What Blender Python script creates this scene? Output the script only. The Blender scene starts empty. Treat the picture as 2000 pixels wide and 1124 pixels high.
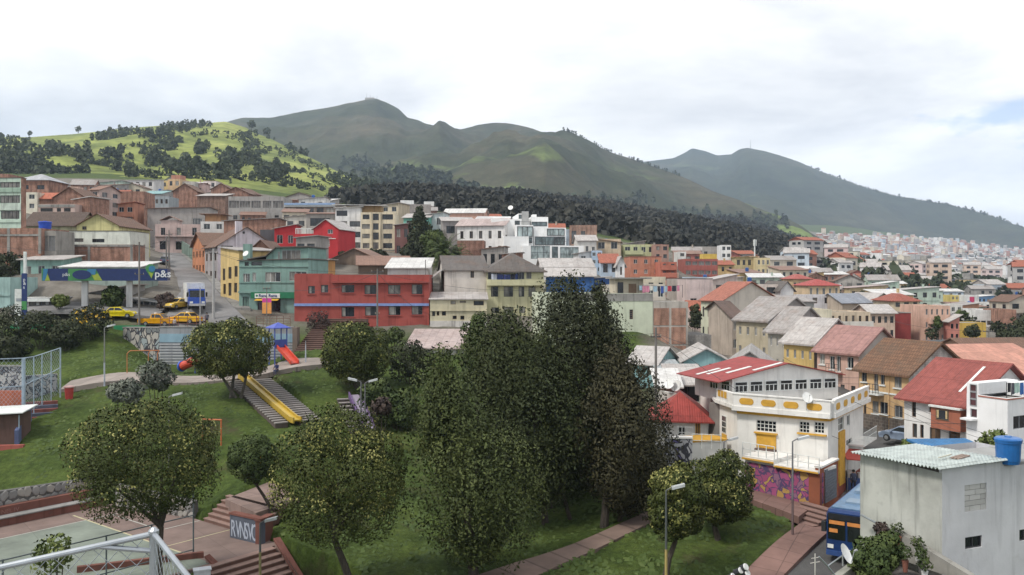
import bpy, math, random
import numpy as np
from mathutils import Vector, noise
HAZE = 1.15e-4
R = math.radians
random.seed(7); rng = np.random.default_rng(7)
SC = bpy.context.scene
COL = SC.collection
# -- camera, sky, sun, exposure
F, U0, V0, CZ = 1732.0, 1000.0, 540.0, 17.5
cam = bpy.data.cameras.new('camera'); camo = bpy.data.objects.new('camera', cam); COL.objects.link(camo)
cam.sensor_width = 36; cam.lens = 36*F/2000; cam.shift_y = -22/2000
cam.clip_start = .2; cam.clip_end = 30000
camo.location = (0, 0, CZ); camo.rotation_euler = (R(90), 0, 0)
SC.camera = camo
SUN_EL, SUN_AZ = 52, 238          # degrees; azimuth clockwise from +Y
w = bpy.data.worlds.new('World'); SC.world = w; w.use_nodes = True
nt = w.node_tree; nt.nodes.clear()
def N(nt, t, **k):
 n = nt.nodes.new(t)
 for a, b in k.items():
  if a == 'i':
   for q, val in b.items(): n.inputs[q].default_value = val
  else: setattr(n, a, b)
 return n
def ramp(nt, pts, interp='LINEAR'):
 n = nt.nodes.new('ShaderNodeValToRGB'); e = n.color_ramp.elements; n.color_ramp.interpolation = interp
 while len(e) < len(pts): e.new(.5)
 for el, (p, c) in zip(e, pts):
  el.position = p; el.color = (c, c, c, 1) if not hasattr(c, '__len__') else (*c, 1)
 return n
def mth(nt, op, a, b=None):
 n = nt.nodes.new('ShaderNodeMath'); n.operation = op
 for i, x in enumerate((a, b)):
  if x is None: continue
  if hasattr(x, 'default_value') or hasattr(x, 'links'): nt.links.new(x, n.inputs[i])
  else: n.inputs[i].default_value = x
 return n.outputs[0]
L = nt.links.new
sky = N(nt, 'ShaderNodeTexSky', sky_type='NISHITA', sun_disc=False, sun_elevation=R(SUN_EL), sun_rotation=R(SUN_AZ), altitude=2800)
bg1 = N(nt, 'ShaderNodeBackground', i={1: .13}); L(sky.outputs[0], bg1.inputs[0])
tc = N(nt, 'ShaderNodeTexCoord'); sx = N(nt, 'ShaderNodeSeparateXYZ'); L(tc.outputs['Generated'], sx.inputs[0])
zz = mth(nt, 'ADD', mth(nt, 'MAXIMUM', sx.outputs[2], 0.0), .22)
cb = N(nt, 'ShaderNodeCombineXYZ'); L(mth(nt, 'DIVIDE', sx.outputs[0], zz), cb.inputs[0]); L(mth(nt, 'DIVIDE', sx.outputs[1], zz), cb.inputs[1])
mp = N(nt, 'ShaderNodeMapping', i={1: (3.7, 1.9, .4)}); L(cb.outputs[0], mp.inputs[0])
n1 = N(nt, 'ShaderNodeTexNoise', i={'Scale': 1.35, 'Detail': 9, 'Roughness': .56, 'Distortion': .25}); L(mp.outputs[0], n1.inputs[0])
n2 = N(nt, 'ShaderNodeTexNoise', i={'Scale': .95, 'Detail': 8, 'Roughness': .55, 'Distortion': .2})
mp2 = N(nt, 'ShaderNodeMapping', i={1: (9.1, 5.3, 2.2)}); L(cb.outputs[0], mp2.inputs[0]); L(mp2.outputs[0], n2.inputs[0])
mask = ramp(nt, [(.27, .3), (.325, 1.0)]); L(n1.outputs[0], mask.inputs[0])
shade = ramp(nt, [(.35, (.54, .55, .58)), (.43, (.72, .725, .74)), (.51, (.90, .895, .885)), (.59, (1.1, 1.09, 1.07))]); L(n2.outputs[0], shade.inputs[0])
bg2 = N(nt, 'ShaderNodeBackground', i={1: 1.0}); L(shade.outputs[0], bg2.inputs[0])
mx = N(nt, 'ShaderNodeMixShader'); L(mask.outputs[0], mx.inputs[0]); L(bg1.outputs[0], mx.inputs[1]); L(bg2.outputs[0], mx.inputs[2])
ow = N(nt, 'ShaderNodeOutputWorld'); L(mx.outputs[0], ow.inputs[0])
sl = bpy.data.lights.new('sun', 'SUN'); sl.energy = 2.3; sl.angle = R(9); sl.color = (1, .95, .87)
so = bpy.data.objects.new('sun', sl); COL.objects.link(so)
sd = Vector((math.sin(R(SUN_AZ))*math.cos(R(SUN_EL)), math.cos(R(SUN_AZ))*math.cos(R(SUN_EL)), math.sin(R(SUN_EL))))
so.rotation_euler = sd.to_track_quat('Z', 'Y').to_euler(); so.location = (0, 0, 300)
vs = SC.view_settings; vs.view_transform = 'Standard'; vs.look = 'None'; vs.exposure = 0.45; vs.gamma = 1; vs.use_curve_mapping = False
SC.render.engine = 'CYCLES'; SC.cycles.use_denoising = True; SC.cycles.max_bounces = 5; SC.cycles.volume_bounces = 1
SC.cycles.diffuse_bounces = 3; SC.cycles.glossy_bounces = 2; SC.cycles.transparent_max_bounces = 6
SC.cycles.caustics_reflective = False; SC.cycles.caustics_refractive = False
# -- helpers
def P(u, v, Y): return Vector(((u-U0)/F*Y, Y, CZ-(v-V0)/F*Y))
def PZ(u, v, z):
 Y = (CZ-z)*F/(v-V0); return Vector(((u-U0)/F*Y, Y, z))
def pix(p): return (U0+F*p[0]/p[1], V0+F*(CZ-p[2])/p[1])
def tag(o, label=None, cat=None, group=None, kind=None):
 if label: o['label'] = label
 if cat: o['category'] = cat
 if group: o['group'] = group
 if kind: o['kind'] = kind
 return o
def empty(name, loc=(0, 0, 0), rz=0, label=None, cat=None, group=None):
 o = bpy.data.objects.new(name, None); COL.objects.link(o); o.location = loc; o.rotation_euler = (0, 0, rz); o.empty_display_size = .3
 return tag(o, label, cat, group)
def link(name, me, parent=None, loc=(0, 0, 0), rz=0):
 o = bpy.data.objects.new(name, me); COL.objects.link(o); o.location = loc; o.rotation_euler = (0, 0, rz)
 if parent: o.parent = parent
 return o
def copy_tree(o, parent=None):
 c = o.copy(); COL.objects.link(c); c.parent = parent
 for ch in list(o.children): copy_tree(ch, c)
 return c
class MB:
 def __init__(s): s.v = []; s.f = []; s.m = []
 def poly(s, pts, m=0):
  k = len(s.v); s.v += [tuple(p) for p in pts]; s.f.append(tuple(range(k, k+len(pts)))); s.m.append(m)
 def box(s, x0, y0, z0, x1, y1, z1, m=0):
  k = len(s.v)
  s.v += [(x0,y0,z0),(x1,y0,z0),(x1,y1,z0),(x0,y1,z0),(x0,y0,z1),(x1,y0,z1),(x1,y1,z1),(x0,y1,z1)]
  s.f += [(k,k+3,k+2,k+1),(k+4,k+5,k+6,k+7),(k,k+1,k+5,k+4),(k+1,k+2,k+6,k+5),(k+2,k+3,k+7,k+6),(k+3,k,k+4,k+7)]; s.m += [m]*6
 def prism(s, pts, z0, z1, m=0):           # pts: xy ccw; z0/z1 numbers or lists
  n = len(pts); k = len(s.v)
  g = lambda z, i: z[i] if hasattr(z, '__len__') else z
  s.v += [(p[0], p[1], g(z0, i)) for i, p in enumerate(pts)] + [(p[0], p[1], g(z1, i)) for i, p in enumerate(pts)]
  s.f.append(tuple(k+i for i in reversed(range(n)))); s.f.append(tuple(k+n+i for i in range(n))); s.m += [m, m]
  for i in range(n):
   j = (i+1) % n; s.f.append((k+i, k+j, k+n+j, k+n+i)); s.m.append(m)
 def slab(s, pts, t, m=0, d=None):          # 3D polygon (ccw from above) with thickness t downwards
  d = d or Vector((0, 0, -1)); n = len(pts); k = len(s.v)
  s.v += [tuple(p) for p in pts] + [tuple(Vector(p)+d*t) for p in pts]
  s.f.append(tuple(range(k, k+n))); s.f.append(tuple(k+n+i for i in reversed(range(n)))); s.m += [m, m]
  for i in range(n):
   j = (i+1) % n; s.f.append((k+j, k+i, k+n+i, k+n+j)); s.m.append(m)
 def tube(s, a, b, r, r1=None, n=7, m=0, cap=True):
  a = Vector(a); b = Vector(b); d = (b-a)
  if d.length < 1e-6: return
  d.normalize(); x = d.orthogonal().normalized(); y = d.cross(x); r1 = r if r1 is None else r1; k = len(s.v)
  for c, rr in ((a, r), (b, r1)):
   for i in range(n):
    t = 2*math.pi*i/n; s.v.append(tuple(c+x*(rr*math.cos(t))+y*(rr*math.sin(t))))
  for i in range(n):
   j = (i+1) % n; s.f.append((k+i, k+j, k+n+j, k+n+i)); s.m.append(m)
  if cap: s.f.append(tuple(k+i for i in reversed(range(n)))); s.f.append(tuple(k+n+i for i in range(n))); s.m += [m, m]
 def path(s, pts, r, n=6, m=0):
  for a, b in zip(pts[:-1], pts[1:]): s.tube(a, b, r, n=n, m=m)
 def lathe(s, c, prof, n=14, m=0, ax='z'):
  k = len(s.v); c = Vector(c)
  for r, h in prof:
   for i in range(n):
    t = 2*math.pi*i/n; q = (r*math.cos(t), r*math.sin(t), h)
    if ax == 'y': q = (q[0], q[2], q[1])
    if ax == 'x': q = (q[2], q[0], q[1])
    s.v.append(tuple(c+Vector(q)))
  for j in range(len(prof)-1):
   for i in range(n):
    i2 = (i+1) % n; s.f.append((k+j*n+i, k+j*n+i2, k+j*n+n+i2, k+j*n+n+i)); s.m.append(m)
  s.f.append(tuple(k+i for i in reversed(range(n)))); e = k+(len(prof)-1)*n; s.f.append(tuple(e+i for i in range(n))); s.m += [m, m]
 def mesh(s, name, mats, smooth=False):
  me = bpy.data.meshes.new(name); me.from_pydata(s.v, [], s.f)
  for q in (mats if isinstance(mats, (list, tuple)) else [mats]): me.materials.append(q)
  if any(s.m): me.polygons.foreach_set('material_index', s.m)
  if smooth: me.polygons.foreach_set('use_smooth', [True]*len(s.f))
  return me
 def build(s, name, mats, parent=None, loc=(0, 0, 0), rz=0, smooth=False):
  return link(name, s.mesh(name, mats, smooth), parent, loc, rz)
def np_mesh(name, V, Q, mat, attrs=None, smooth=False):
 V = np.asarray(V, np.float32); Q = np.asarray(Q, np.int32); k = Q.shape[1]
 me = bpy.data.meshes.new(name); me.vertices.add(len(V)); me.vertices.foreach_set('co', V.ravel())
 me.loops.add(Q.size); me.loops.foreach_set('vertex_index', Q.ravel())
 me.polygons.add(len(Q)); me.polygons.foreach_set('loop_start', np.arange(0, Q.size, k, dtype=np.int32))
 for q in (mat if isinstance(mat, (list, tuple)) else [mat]): me.materials.append(q)
 if smooth: me.polygons.foreach_set('use_smooth', np.ones(len(Q), bool))
 for nme, arr in (attrs or {}).items():
  at = me.attributes.new(nme, 'FLOAT', 'POINT'); at.data.foreach_set('value', np.asarray(arr, np.float32))
 me.update(calc_edges=True); me.validate()
 return me
def text_mesh(name, body, size, mat, extr=.01, align='LEFT', sx=1.0, off=0):
 cu = bpy.data.curves.new(name, 'FONT'); cu.body = body; cu.size = size; cu.extrude = extr; cu.align_x = align; cu.offset = off; cu.resolution_u = 3
 o = bpy.data.objects.new(name, cu); COL.objects.link(o)
 dg = bpy.context.evaluated_depsgraph_get(); me = bpy.data.meshes.new_from_object(o.evaluated_get(dg), depsgraph=dg)
 bpy.data.objects.remove(o); me.materials.clear(); me.materials.append(mat)
 if sx != 1:
  for v in me.vertices: v.co.x *= sx
 return me
# -- materials
def nmat(name):
 m = bpy.data.materials.new(name); m.use_nodes = True; t = m.node_tree
 return m, t, t.nodes['Principled BSDF']
_C = {}
def cached(fn):
 def g(*a, **k):
  key = (fn.__name__, a, tuple(sorted(k.items())))
  if key not in _C: _C[key] = fn(*a, **k)
  return _C[key]
 return g
def mixc(t, fac, a, b, mode='MIX'):
 n = t.nodes.new('ShaderNodeMix'); n.data_type = 'RGBA'; n.blend_type = mode
 for idx, x in ((0, fac), (6, a), (7, b)):
  if hasattr(x, 'links'): t.links.new(x, n.inputs[idx])
  elif idx == 0: n.inputs[0].default_value = x
  else: n.inputs[idx].default_value = (*x, 1)
 return n.outputs[2]
def objco(t, scale=(1, 1, 1)):
 c = N(t, 'ShaderNodeTexCoord'); m = N(t, 'ShaderNodeMapping', i={3: scale}); t.links.new(c.outputs['Object'], m.inputs[0]); return m.outputs[0]
def nz(t, co, scale, det=4, rough=.55):
 n = N(t, 'ShaderNodeTexNoise', i={'Scale': scale, 'Detail': det, 'Roughness': rough}); t.links.new(co, n.inputs[0]); return n.outputs[0]
def bumpn(t, b, h, strength, dist):
 n = N(t, 'ShaderNodeBump', i={'Strength': strength, 'Distance': dist}); t.links.new(h, n.inputs['Height']); t.links.new(n.outputs[0], b.inputs['Normal'])
@cached
def plain(col, rough=.6, metal=0.0):
 m, t, b = nmat('plain'); b.inputs['Base Color'].default_value = (*col, 1); b.inputs['Roughness'].default_value = rough; b.inputs['Metallic'].default_value = metal
 f = nz(t, objco(t), 3, 3); r = ramp(t, [(.3, .82), (.7, 1.08)]); t.links.new(f, r.inputs[0])
 t.links.new(mixc(t, 1.0, col, r.outputs[0], 'MULTIPLY'), b.inputs['Base Color']); return m
@cached
def paint(col, stain=.35, rough=.88):
 g0 = sum(col)/3; col = tuple(c*.87+g0*.13 for c in col); stain = min(.65, stain*1.25)
 m, t, b = nmat('painted_plaster'); b.inputs['Roughness'].default_value = rough; b.inputs['Specular IOR Level'].default_value = .25
 a = nz(t, objco(t), .45, 5, .6); r = ramp(t, [(.32, 1-stain*.55), (.62, 1.04)]); t.links.new(a, r.inputs[0])
 s = nz(t, objco(t, (1.6, 1.6, .14)), 1.0, 4, .6); r2 = ramp(t, [(.34, 1-stain*.7), (.46, 1.0)]); t.links.new(s, r2.inputs[0])
 c = mixc(t, 1.0, mixc(t, 1.0, col, r.outputs[0], 'MULTIPLY'), r2.outputs[0], 'MULTIPLY')
 dn = nz(t, objco(t), 1.3, 6, .7); r3 = ramp(t, [(.58, 0.0), (.72, stain*.8)]); t.links.new(dn, r3.inputs[0])
 g = sum(col)/3*.5
 t.links.new(mixc(t, r3.outputs[0], c, (g*1.02, g, g*.93)), b.inputs['Base Color'])
 bumpn(t, b, nz(t, objco(t), 9, 3), .25, .02); return m
def wallco(t):
 c = N(t, 'ShaderNodeTexCoord'); s = N(t, 'ShaderNodeSeparateXYZ'); t.links.new(c.outputs['Object'], s.inputs[0])
 k = N(t, 'ShaderNodeCombineXYZ'); t.links.new(mth(t, 'ADD', s.outputs[0], s.outputs[1]), k.inputs[0]); t.links.new(s.outputs[2], k.inputs[1]); return k.outputs[0]
@cached
def brick(c1=(.40, .18, .115), c2=(.30, .135, .085), mortar=(.34, .30, .27), bw=.32, bh=.115, ms=.014):
 m, t, b = nmat('brickwork'); b.inputs['Roughness'].default_value = .93; b.inputs['Specular IOR Level'].default_value = .2
 n = N(t, 'ShaderNodeTexBrick', i={'Color1': (*c1, 1), 'Color2': (*c2, 1), 'Mortar': (*mortar, 1), 'Scale': 1.0, 'Mortar Size': ms, 'Brick Width': bw, 'Row Height': bh, 'Bias': -.1})
 t.links.new(wallco(t), n.inputs[0])
 a = nz(t, objco(t), .7, 6, .65); r = ramp(t, [(.3, .58), (.65, 1.15)]); t.links.new(a, r.inputs[0])
 s = nz(t, objco(t, (1.5, 1.5, .2)), 1.0, 4); r2 = ramp(t, [(.38, .62), (.55, 1.0)]); t.links.new(s, r2.inputs[0])
 t.links.new(mixc(t, 1.0, mixc(t, 1.0, n.outputs[0], r.outputs[0], 'MULTIPLY'), r2.outputs[0], 'MULTIPLY'), b.inputs['Base Color'])
 bumpn(t, b, n.outputs['Fac'], -.4, .02); return m
def block(): return brick((.30, .285, .265), (.24, .23, .215), (.20, .19, .18), .42, .2, .018)
@cached
def sheet(col, dirt=.5, rough=.6, sw=.95, sl=2.3, rust=(.16, .085, .05), metal=0.0, var=.22):
 m, t, b = nmat('roof_sheeting'); b.inputs['Roughness'].default_value = rough; b.inputs['Specular IOR Level'].default_value = .3
 lo = tuple(x*(1-var) for x in col)
 n = N(t, 'ShaderNodeTexBrick', offset=0.0, i={'Color1': (*col, 1), 'Color2': (*lo, 1), 'Mortar': (*[x*.55 for x in col], 1), 'Scale': 1.0, 'Mortar Size': .02, 'Brick Width': sw, 'Row Height': sl})
 t.links.new(objco(t), n.inputs[0])
 a = nz(t, objco(t), .5, 6, .68); r = ramp(t, [(.48, 0.0), (.75, dirt)]); t.links.new(a, r.inputs[0])
 c = mixc(t, r.outputs[0], n.outputs[0], rust)
 s = nz(t, objco(t), 2.2, 4); r2 = ramp(t, [(.3, .75), (.65, 1.06)]); t.links.new(s, r2.inputs[0])
 t.links.new(mixc(t, 1.0, c, r2.outputs[0], 'MULTIPLY'), b.inputs['Base Color'])
 wv = N(t, 'ShaderNodeTexWave', i={'Scale': 1.6, 'Distortion': .2}); t.links.new(objco(t), wv.inputs[0])
 bumpn(t, b, wv.outputs[1], .35, .05); return m
@cached
def tiles(col, dirt=.5):
 m, t, b = nmat('roof_tiles'); b.inputs['Roughness'].default_value = .85
 n = N(t, 'ShaderNodeTexBrick', i={'Color1': (*col, 1), 'Color2': (*[x*.68 for x in col], 1), 'Mortar': (*[x*.4 for x in col], 1), 'Scale': 1.0, 'Mortar Size': .03, 'Brick Width': .3, 'Row Height': .42})
 t.links.new(objco(t), n.inputs[0])
 a = nz(t, objco(t), .55, 6, .7); r = ramp(t, [(.45, 0.0), (.72, dirt)]); t.links.new(a, r.inputs[0])
 t.links.new(mixc(t, r.outputs[0], n.outputs[0], (.09, .07, .05)), b.inputs['Base Color'])
 bumpn(t, b, n.outputs['Fac'], -.5, .06); return m
@cached
def glass(col=(.018, .022, .027), rough=.12):
 m, t, b = nmat('window_glass'); b.inputs['Roughness'].default_value = rough; b.inputs['Specular IOR Level'].default_value = .55
 a = nz(t, objco(t, (1, 1, .5)), 1.1, 2); r = ramp(t, [(.35, .5), (.65, 1.5)]); t.links.new(a, r.inputs[0])  # uneven reflections put into the base colour as slight noise
 t.links.new(mixc(t, 1.0, col, r.outputs[0], 'MULTIPLY'), b.inputs['Base Color']); return m
@cached
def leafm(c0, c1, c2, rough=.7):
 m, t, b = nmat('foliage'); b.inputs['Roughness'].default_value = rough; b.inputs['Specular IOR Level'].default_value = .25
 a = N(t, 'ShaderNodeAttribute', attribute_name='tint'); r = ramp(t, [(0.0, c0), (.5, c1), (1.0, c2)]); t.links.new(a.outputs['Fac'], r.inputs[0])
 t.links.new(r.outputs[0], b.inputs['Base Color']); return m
@cached
def bark(col=(.06, .048, .038)):
 m, t, b = nmat('bark'); b.inputs['Roughness'].default_value = .95
 a = nz(t, objco(t, (3, 3, .7)), 3, 5, .7); r = ramp(t, [(.3, tuple(x*.5 for x in col)), (.7, tuple(x*1.5 for x in col))]); t.links.new(a, r.inputs[0])
 t.links.new(r.outputs[0], b.inputs['Base Color']); bumpn(t, b, a, .6, .05); return m
GL = [glass(), glass((.03, .035, .04), .2), glass((.012, .014, .018), .1), glass((.06, .065, .07), .25)]
CURT = [glass((.22, .21, .19), .35), glass((.13, .12, .11), .3)]
def pane(): return random.choice(GL) if random.random() < .78 else random.choice(CURT)
WHITE = (.74, .74, .72); FRAME_W = plain((.62, .62, .6), .5); FRAME_D = plain((.05, .05, .055), .5); FRAME_B = plain((.16, .1, .06), .6); FRAME_G = plain((.3, .31, .32), .45)
CONC = paint((.30, .29, .27), .45); ASPH = None
@cached
def asphalt(col=(.075, .073, .072)):
 m, t, b = nmat('asphalt'); b.inputs['Roughness'].default_value = .92
 a = nz(t, objco(t), .25, 6, .65); r = ramp(t, [(.3, .7), (.7, 1.35)]); t.links.new(a, r.inputs[0])
 s = nz(t, objco(t), 14, 3); r2 = ramp(t, [(.3, .8), (.7, 1.2)]); t.links.new(s, r2.inputs[0])
 t.links.new(mixc(t, 1.0, mixc(t, 1.0, col, r.outputs[0], 'MULTIPLY'), r2.outputs[0], 'MULTIPLY'), b.inputs['Base Color']); return m
@cached
def paving(col, w=1.0, h=1.0, ms=.03, ang=0.0):
 m, t, b = nmat('paving'); b.inputs['Roughness'].default_value = .9
 c = N(t, 'ShaderNodeTexCoord'); mp = N(t, 'ShaderNodeMapping', i={2: (0, 0, ang)}); t.links.new(c.outputs['Object'], mp.inputs[0])
 n = N(t, 'ShaderNodeTexBrick', offset=0.0, i={'Color1': (*col, 1), 'Color2': (*[x*.86 for x in col], 1), 'Mortar': (*[x*.55 for x in col], 1), 'Scale': 1.0, 'Mortar Size': ms, 'Brick Width': w, 'Row Height': h})
 t.links.new(mp.outputs[0], n.inputs[0])
 a = nz(t, objco(t), .35, 6, .65); r = ramp(t, [(.3, .66), (.68, 1.15)]); t.links.new(a, r.inputs[0])
 t.links.new(mixc(t, 1.0, n.outputs[0], r.outputs[0], 'MULTIPLY'), b.inputs['Base Color']); return m
@cached
def graffiti(base, c1, c2, c3, dark=(.03, .03, .04), scale=.55):
 m, t, b = nmat('spray_paint'); b.inputs['Roughness'].default_value = .8
 co = wallco(t)
 d = N(t, 'ShaderNodeTexNoise', i={'Scale': scale*1.2, 'Detail': 2}); t.links.new(co, d.inputs[0])
 vm = N(t, 'ShaderNodeVectorMath', operation='MULTIPLY_ADD'); t.links.new(d.outputs['Color'], vm.inputs[0]); vm.inputs[1].default_value = (1.6, 1.6, 0); t.links.new(co, vm.inputs[2])
 v = N(t, 'ShaderNodeTexVoronoi', i={'Scale': scale*2.2}); t.links.new(vm.outputs[0], v.inputs[0])
 e = N(t, 'ShaderNodeTexVoronoi', feature='DISTANCE_TO_EDGE', i={'Scale': scale*2.2}); t.links.new(vm.outputs[0], e.inputs[0])
 s = N(t, 'ShaderNodeSeparateColor'); t.links.new(v.outputs['Color'], s.inputs[0])
 r = ramp(t, [(0, base), (.38, c1), (.58, c2), (.8, c3)], 'CONSTANT'); t.links.new(s.outputs[0], r.inputs[0])
 er = ramp(t, [(.05, 1.0), (.09, 0.0)]); t.links.new(e.outputs[0], er.inputs[0])
 t.links.new(mixc(t, er.outputs[0], r.outputs[0], dark), b.inputs['Base Color']); return m
# -- ground: control points (picture column, row, distance)
CP = [(-150,1124,51.9),(0,1060,58.3),(200,1124,51.9),(200,1040,60.6),(420,1110,53),(60,984,66),(350,985,66.5),
(600,1110,53.5),(620,1000,62),(850,1060,58),(800,1110,53.2),(950,1112,53),(1240,1020,60),(1500,1010,60),(1540,1060,56),(1400,1110,53),(1640,1085,55),(1700,1124,52.5),(2000,1124,49),(2300,1100,50),(1580,1030,59),
(1600,985,66),(1690,940,71),(1700,860,84),(1730,850,84.5),(1690,830,90),(1775,850,82),(1880,885,74),(1790,858,79),(1950,880,71),(2200,880,70),
(1290,765,90),(1250,750,95),(1320,800,84),(1380,880,75),(1300,900,73),(1100,1005,63.5),(1000,950,70),(800,850,79),(900,800,86),(700,795,84),(1100,850,79),(1150,760,97),(1200,960,67),
(75,943,67.8),(330,940,68.2),(60,880,73),(30,830,78.5),(-200,830,78),(130,772,85),(300,750,88),(440,742,90),(600,728,92),(240,700,98),(310,716,104),(520,716,104),(560,690,100),(500,850,76),(400,850,76),(560,905,70.5),(470,970,65),(640,705,96),(680,760,88),
(-200,640,113),(50,618,118),(220,638,113),(130,690,103),(-100,700,100),
(300,620,118),(420,618,117),(500,625,118),(568,640,116),(700,668,112),(830,668,111),(900,690,106),(1000,700,108),
(400,575,135),(370,525,170),(320,490,215),(280,450,300),(100,530,135),(200,515,148),(50,500,145),(-150,500,150),(150,452,180),(50,412,215),(150,372,320),(50,352,400),(300,358,430),(450,402,330),(450,368,480),(-200,380,300),
(600,500,170),(500,470,215),(600,420,290),(650,398,420),(720,490,205),(850,500,205),(760,512,165),(950,512,190),(900,600,130),(1050,600,135),(1050,528,190),(1150,532,185),(1100,450,330),(800,432,300),(800,405,500),
(1250,650,110),(1340,695,118),(1250,583,170),(1300,580,200),(1400,700,130),(1430,690,140),(1500,700,118),(1560,745,104),(1650,765,96),
(1350,540,260),(1300,480,400),(1450,522,350),(1600,530,450),(1550,620,190),(1700,640,190),(1800,668,160),(1950,660,170),(1900,700,135),(1950,720,118),(1700,590,280),(1900,610,300),(1800,570,420),(2000,600,400),(1700,540,850),(1900,560,900),
(1700,500,1900),(1900,520,2000),(1650,466,2500),(1800,476,2800),(1950,492,3000),(1600,482,1900),(2200,540,2100),(1350,465,600),(1500,495,700),(1200,430,600),(300,335,750),(600,375,750),(0,335,700),(900,400,800),(-300,340,700),(1000,420,700),(1400,460,1500),(1000,400,1600),(500,330,1600),(0,330,1600)]
cp = np.array(CP, float)
def _uv(X, Y): return np.stack([np.clip(U0+F*X/Y, -450, 2450)/330.0, np.log(Y)*3.0], -1)
def _k(r): return np.where(r > 1e-9, r*r*np.log(np.maximum(r, 1e-9)), 0.0)
A = np.stack([cp[:, 0]/330.0, np.log(cp[:, 2])*3.0], -1); n = len(A)
K = _k(np.linalg.norm(A[:, None]-A[None], axis=-1))+np.eye(n)*.01
Pm = np.concatenate([np.ones((n, 1)), A], 1)
M = np.block([[K, Pm], [Pm.T, np.zeros((3, 3))]])
SOL = np.linalg.solve(M, np.concatenate([cp[:, 1], np.zeros(3)]))
def gz(X, Y):
 X = np.asarray(X, float); Y = np.maximum(np.asarray(Y, float), 1.0)
 Yc = np.clip(Y, 47, 3300); q = _uv(X, Yc); sh = q.shape[:-1]; q = q.reshape(-1, 2); out = np.empty(len(q))
 for i in range(0, len(q), 20000):
  b = q[i:i+20000]; r = np.linalg.norm(b[:, None]-A[None], axis=-1)
  out[i:i+20000] = _k(r)@SOL[:n]+SOL[n]+b@SOL[n+1:]
 v = out.reshape(sh); z = CZ-(v-V0)/F*Yc
 return np.where(Y < 47, z*np.clip((Y-20)/27, 0, 1), z)
def g1(x, y): return float(gz(np.array([x]), np.array([y]))[0])
def gp(u, Y, dz=0.0): x = (u-U0)/F*Y; return Vector((x, Y, g1(x, Y)+dz))
# -- strips (roads, paths) that the ground is carved under
CARVE = []     # (polygon xy, target z function or None, drop)
def inpoly(X, Y, poly):
 ins = np.zeros(X.shape, bool); m = len(poly)
 for i in range(m):
  x0, y0 = poly[i]; x1, y1 = poly[(i+1) % m]
  c = ((y0 > Y) != (y1 > Y)) & (X < (x1-x0)*(Y-y0)/((y1-y0) if y1 != y0 else 1e-9)+x0); ins ^= c
 return ins
def densify(pts, n):
 pts = [Vector(p) for p in pts]; seg = [(b-a).length for a, b in zip(pts[:-1], pts[1:])]; T = sum(seg); out = []
 for i in range(n+1):
  t = T*i/n; k = 0
  while k < len(seg)-1 and t > seg[k]: t -= seg[k]; k += 1
  out.append(pts[k].lerp(pts[k+1], min(1, t/max(seg[k], 1e-6))))
 return out
def strip(name, Lp, Rp, mat, n=30, dz=.05, thick=.5, flat=None, carve=True, m=6, parent=None):
 a = densify([(p[0], p[1], 0) for p in Lp], n); b = densify([(p[0], p[1], 0) for p in Rp], n); mb = MB(); rows = []
 for p, q in zip(a, b):
  row = []
  for j in range(m+1):
   c = p.lerp(q, j/m); z = flat if flat is not None else None; row.append((c.x, c.y))
  rows.append(row)
 arr = np.array(rows); Z = gz(arr[..., 0], arr[..., 1]) if flat is None else np.full(arr.shape[:2], flat)
 if flat is None: Z = np.repeat(Z.mean(1, keepdims=True), m+1, 1)*.6+Z*.4
 k0 = 0
 for i in range(n+1):
  for j in range(m+1): mb.v.append((arr[i, j, 0], arr[i, j, 1], Z[i, j]+dz))
 W = m+1
 for i in range(n):
  for j in range(m): mb.f.append((i*W+j, i*W+j+1, (i+1)*W+j+1, (i+1)*W+j)); mb.m.append(0)
 edge = [i*W for i in range(n+1)]+[n*W+j for j in range(1, W)]+[i*W+m for i in reversed(range(n))]+[j for j in reversed(range(1, m))]
 k = len(mb.v)
 for e in edge: x, y, z = mb.v[e]; mb.v.append((x, y, z-thick))
 for i in range(len(edge)):
  j = (i+1) % len(edge); mb.f.append((edge[i], k+i, k+j, edge[j])); mb.m.append(0)
 o = mb.build(name, mat, parent)
 if parent is None: o['kind'] = 'structure'
 if carve:
  poly = [(p.x, p.y) for p in a]+[(q.x, q.y) for q in reversed(b)]
  CARVE.append((poly, lambda x, y: (gz(x, y) if flat is None else np.full(x.shape, flat))-.28))
 return o
ASPH = asphalt()
SIDE_RED = paving((.215, .125, .105), 1.6, 1.6, .03, .5); PLAZA = paving((.25, .175, .15), 1.8, 1.8, .035, .6); SIDE_GREY = paving((.24, .23, .215), 1.2, 1.2, .03)
road_l = [gp(305, 112), gp(330, 120), gp(352, 135), gp(340, 160), gp(318, 190), gp(298, 225), gp(282, 280), gp(268, 340)]
road_r = [gp(505, 113.5), gp(455, 122), gp(428, 135), gp(395, 160), gp(358, 190), gp(330, 225), gp(300, 280), gp(280, 340)]
strip('hill_road', road_l, road_r, asphalt((.17, .165, .165)), 60)
strip('hill_pavement', [gp(456, 122), gp(429, 135), gp(396, 160), gp(359, 190), gp(331, 225)], [gp(490, 122), gp(447, 135), gp(412, 160), gp(372, 190), gp(342, 225)], SIDE_GREY, 40, dz=.2)
strip('cross_road', [gp(20, 117), gp(150, 116), gp(304, 116)], [gp(20, 127), gp(150, 127), gp(335, 126)], asphalt((.17, .165, .165)), 24, dz=.04)
strip('upper_road', [gp(505, 113), gp(575, 111.5)], [gp(500, 119), gp(578, 117.5)], asphalt((.17, .165, .165)), 10, dz=.045)
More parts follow.
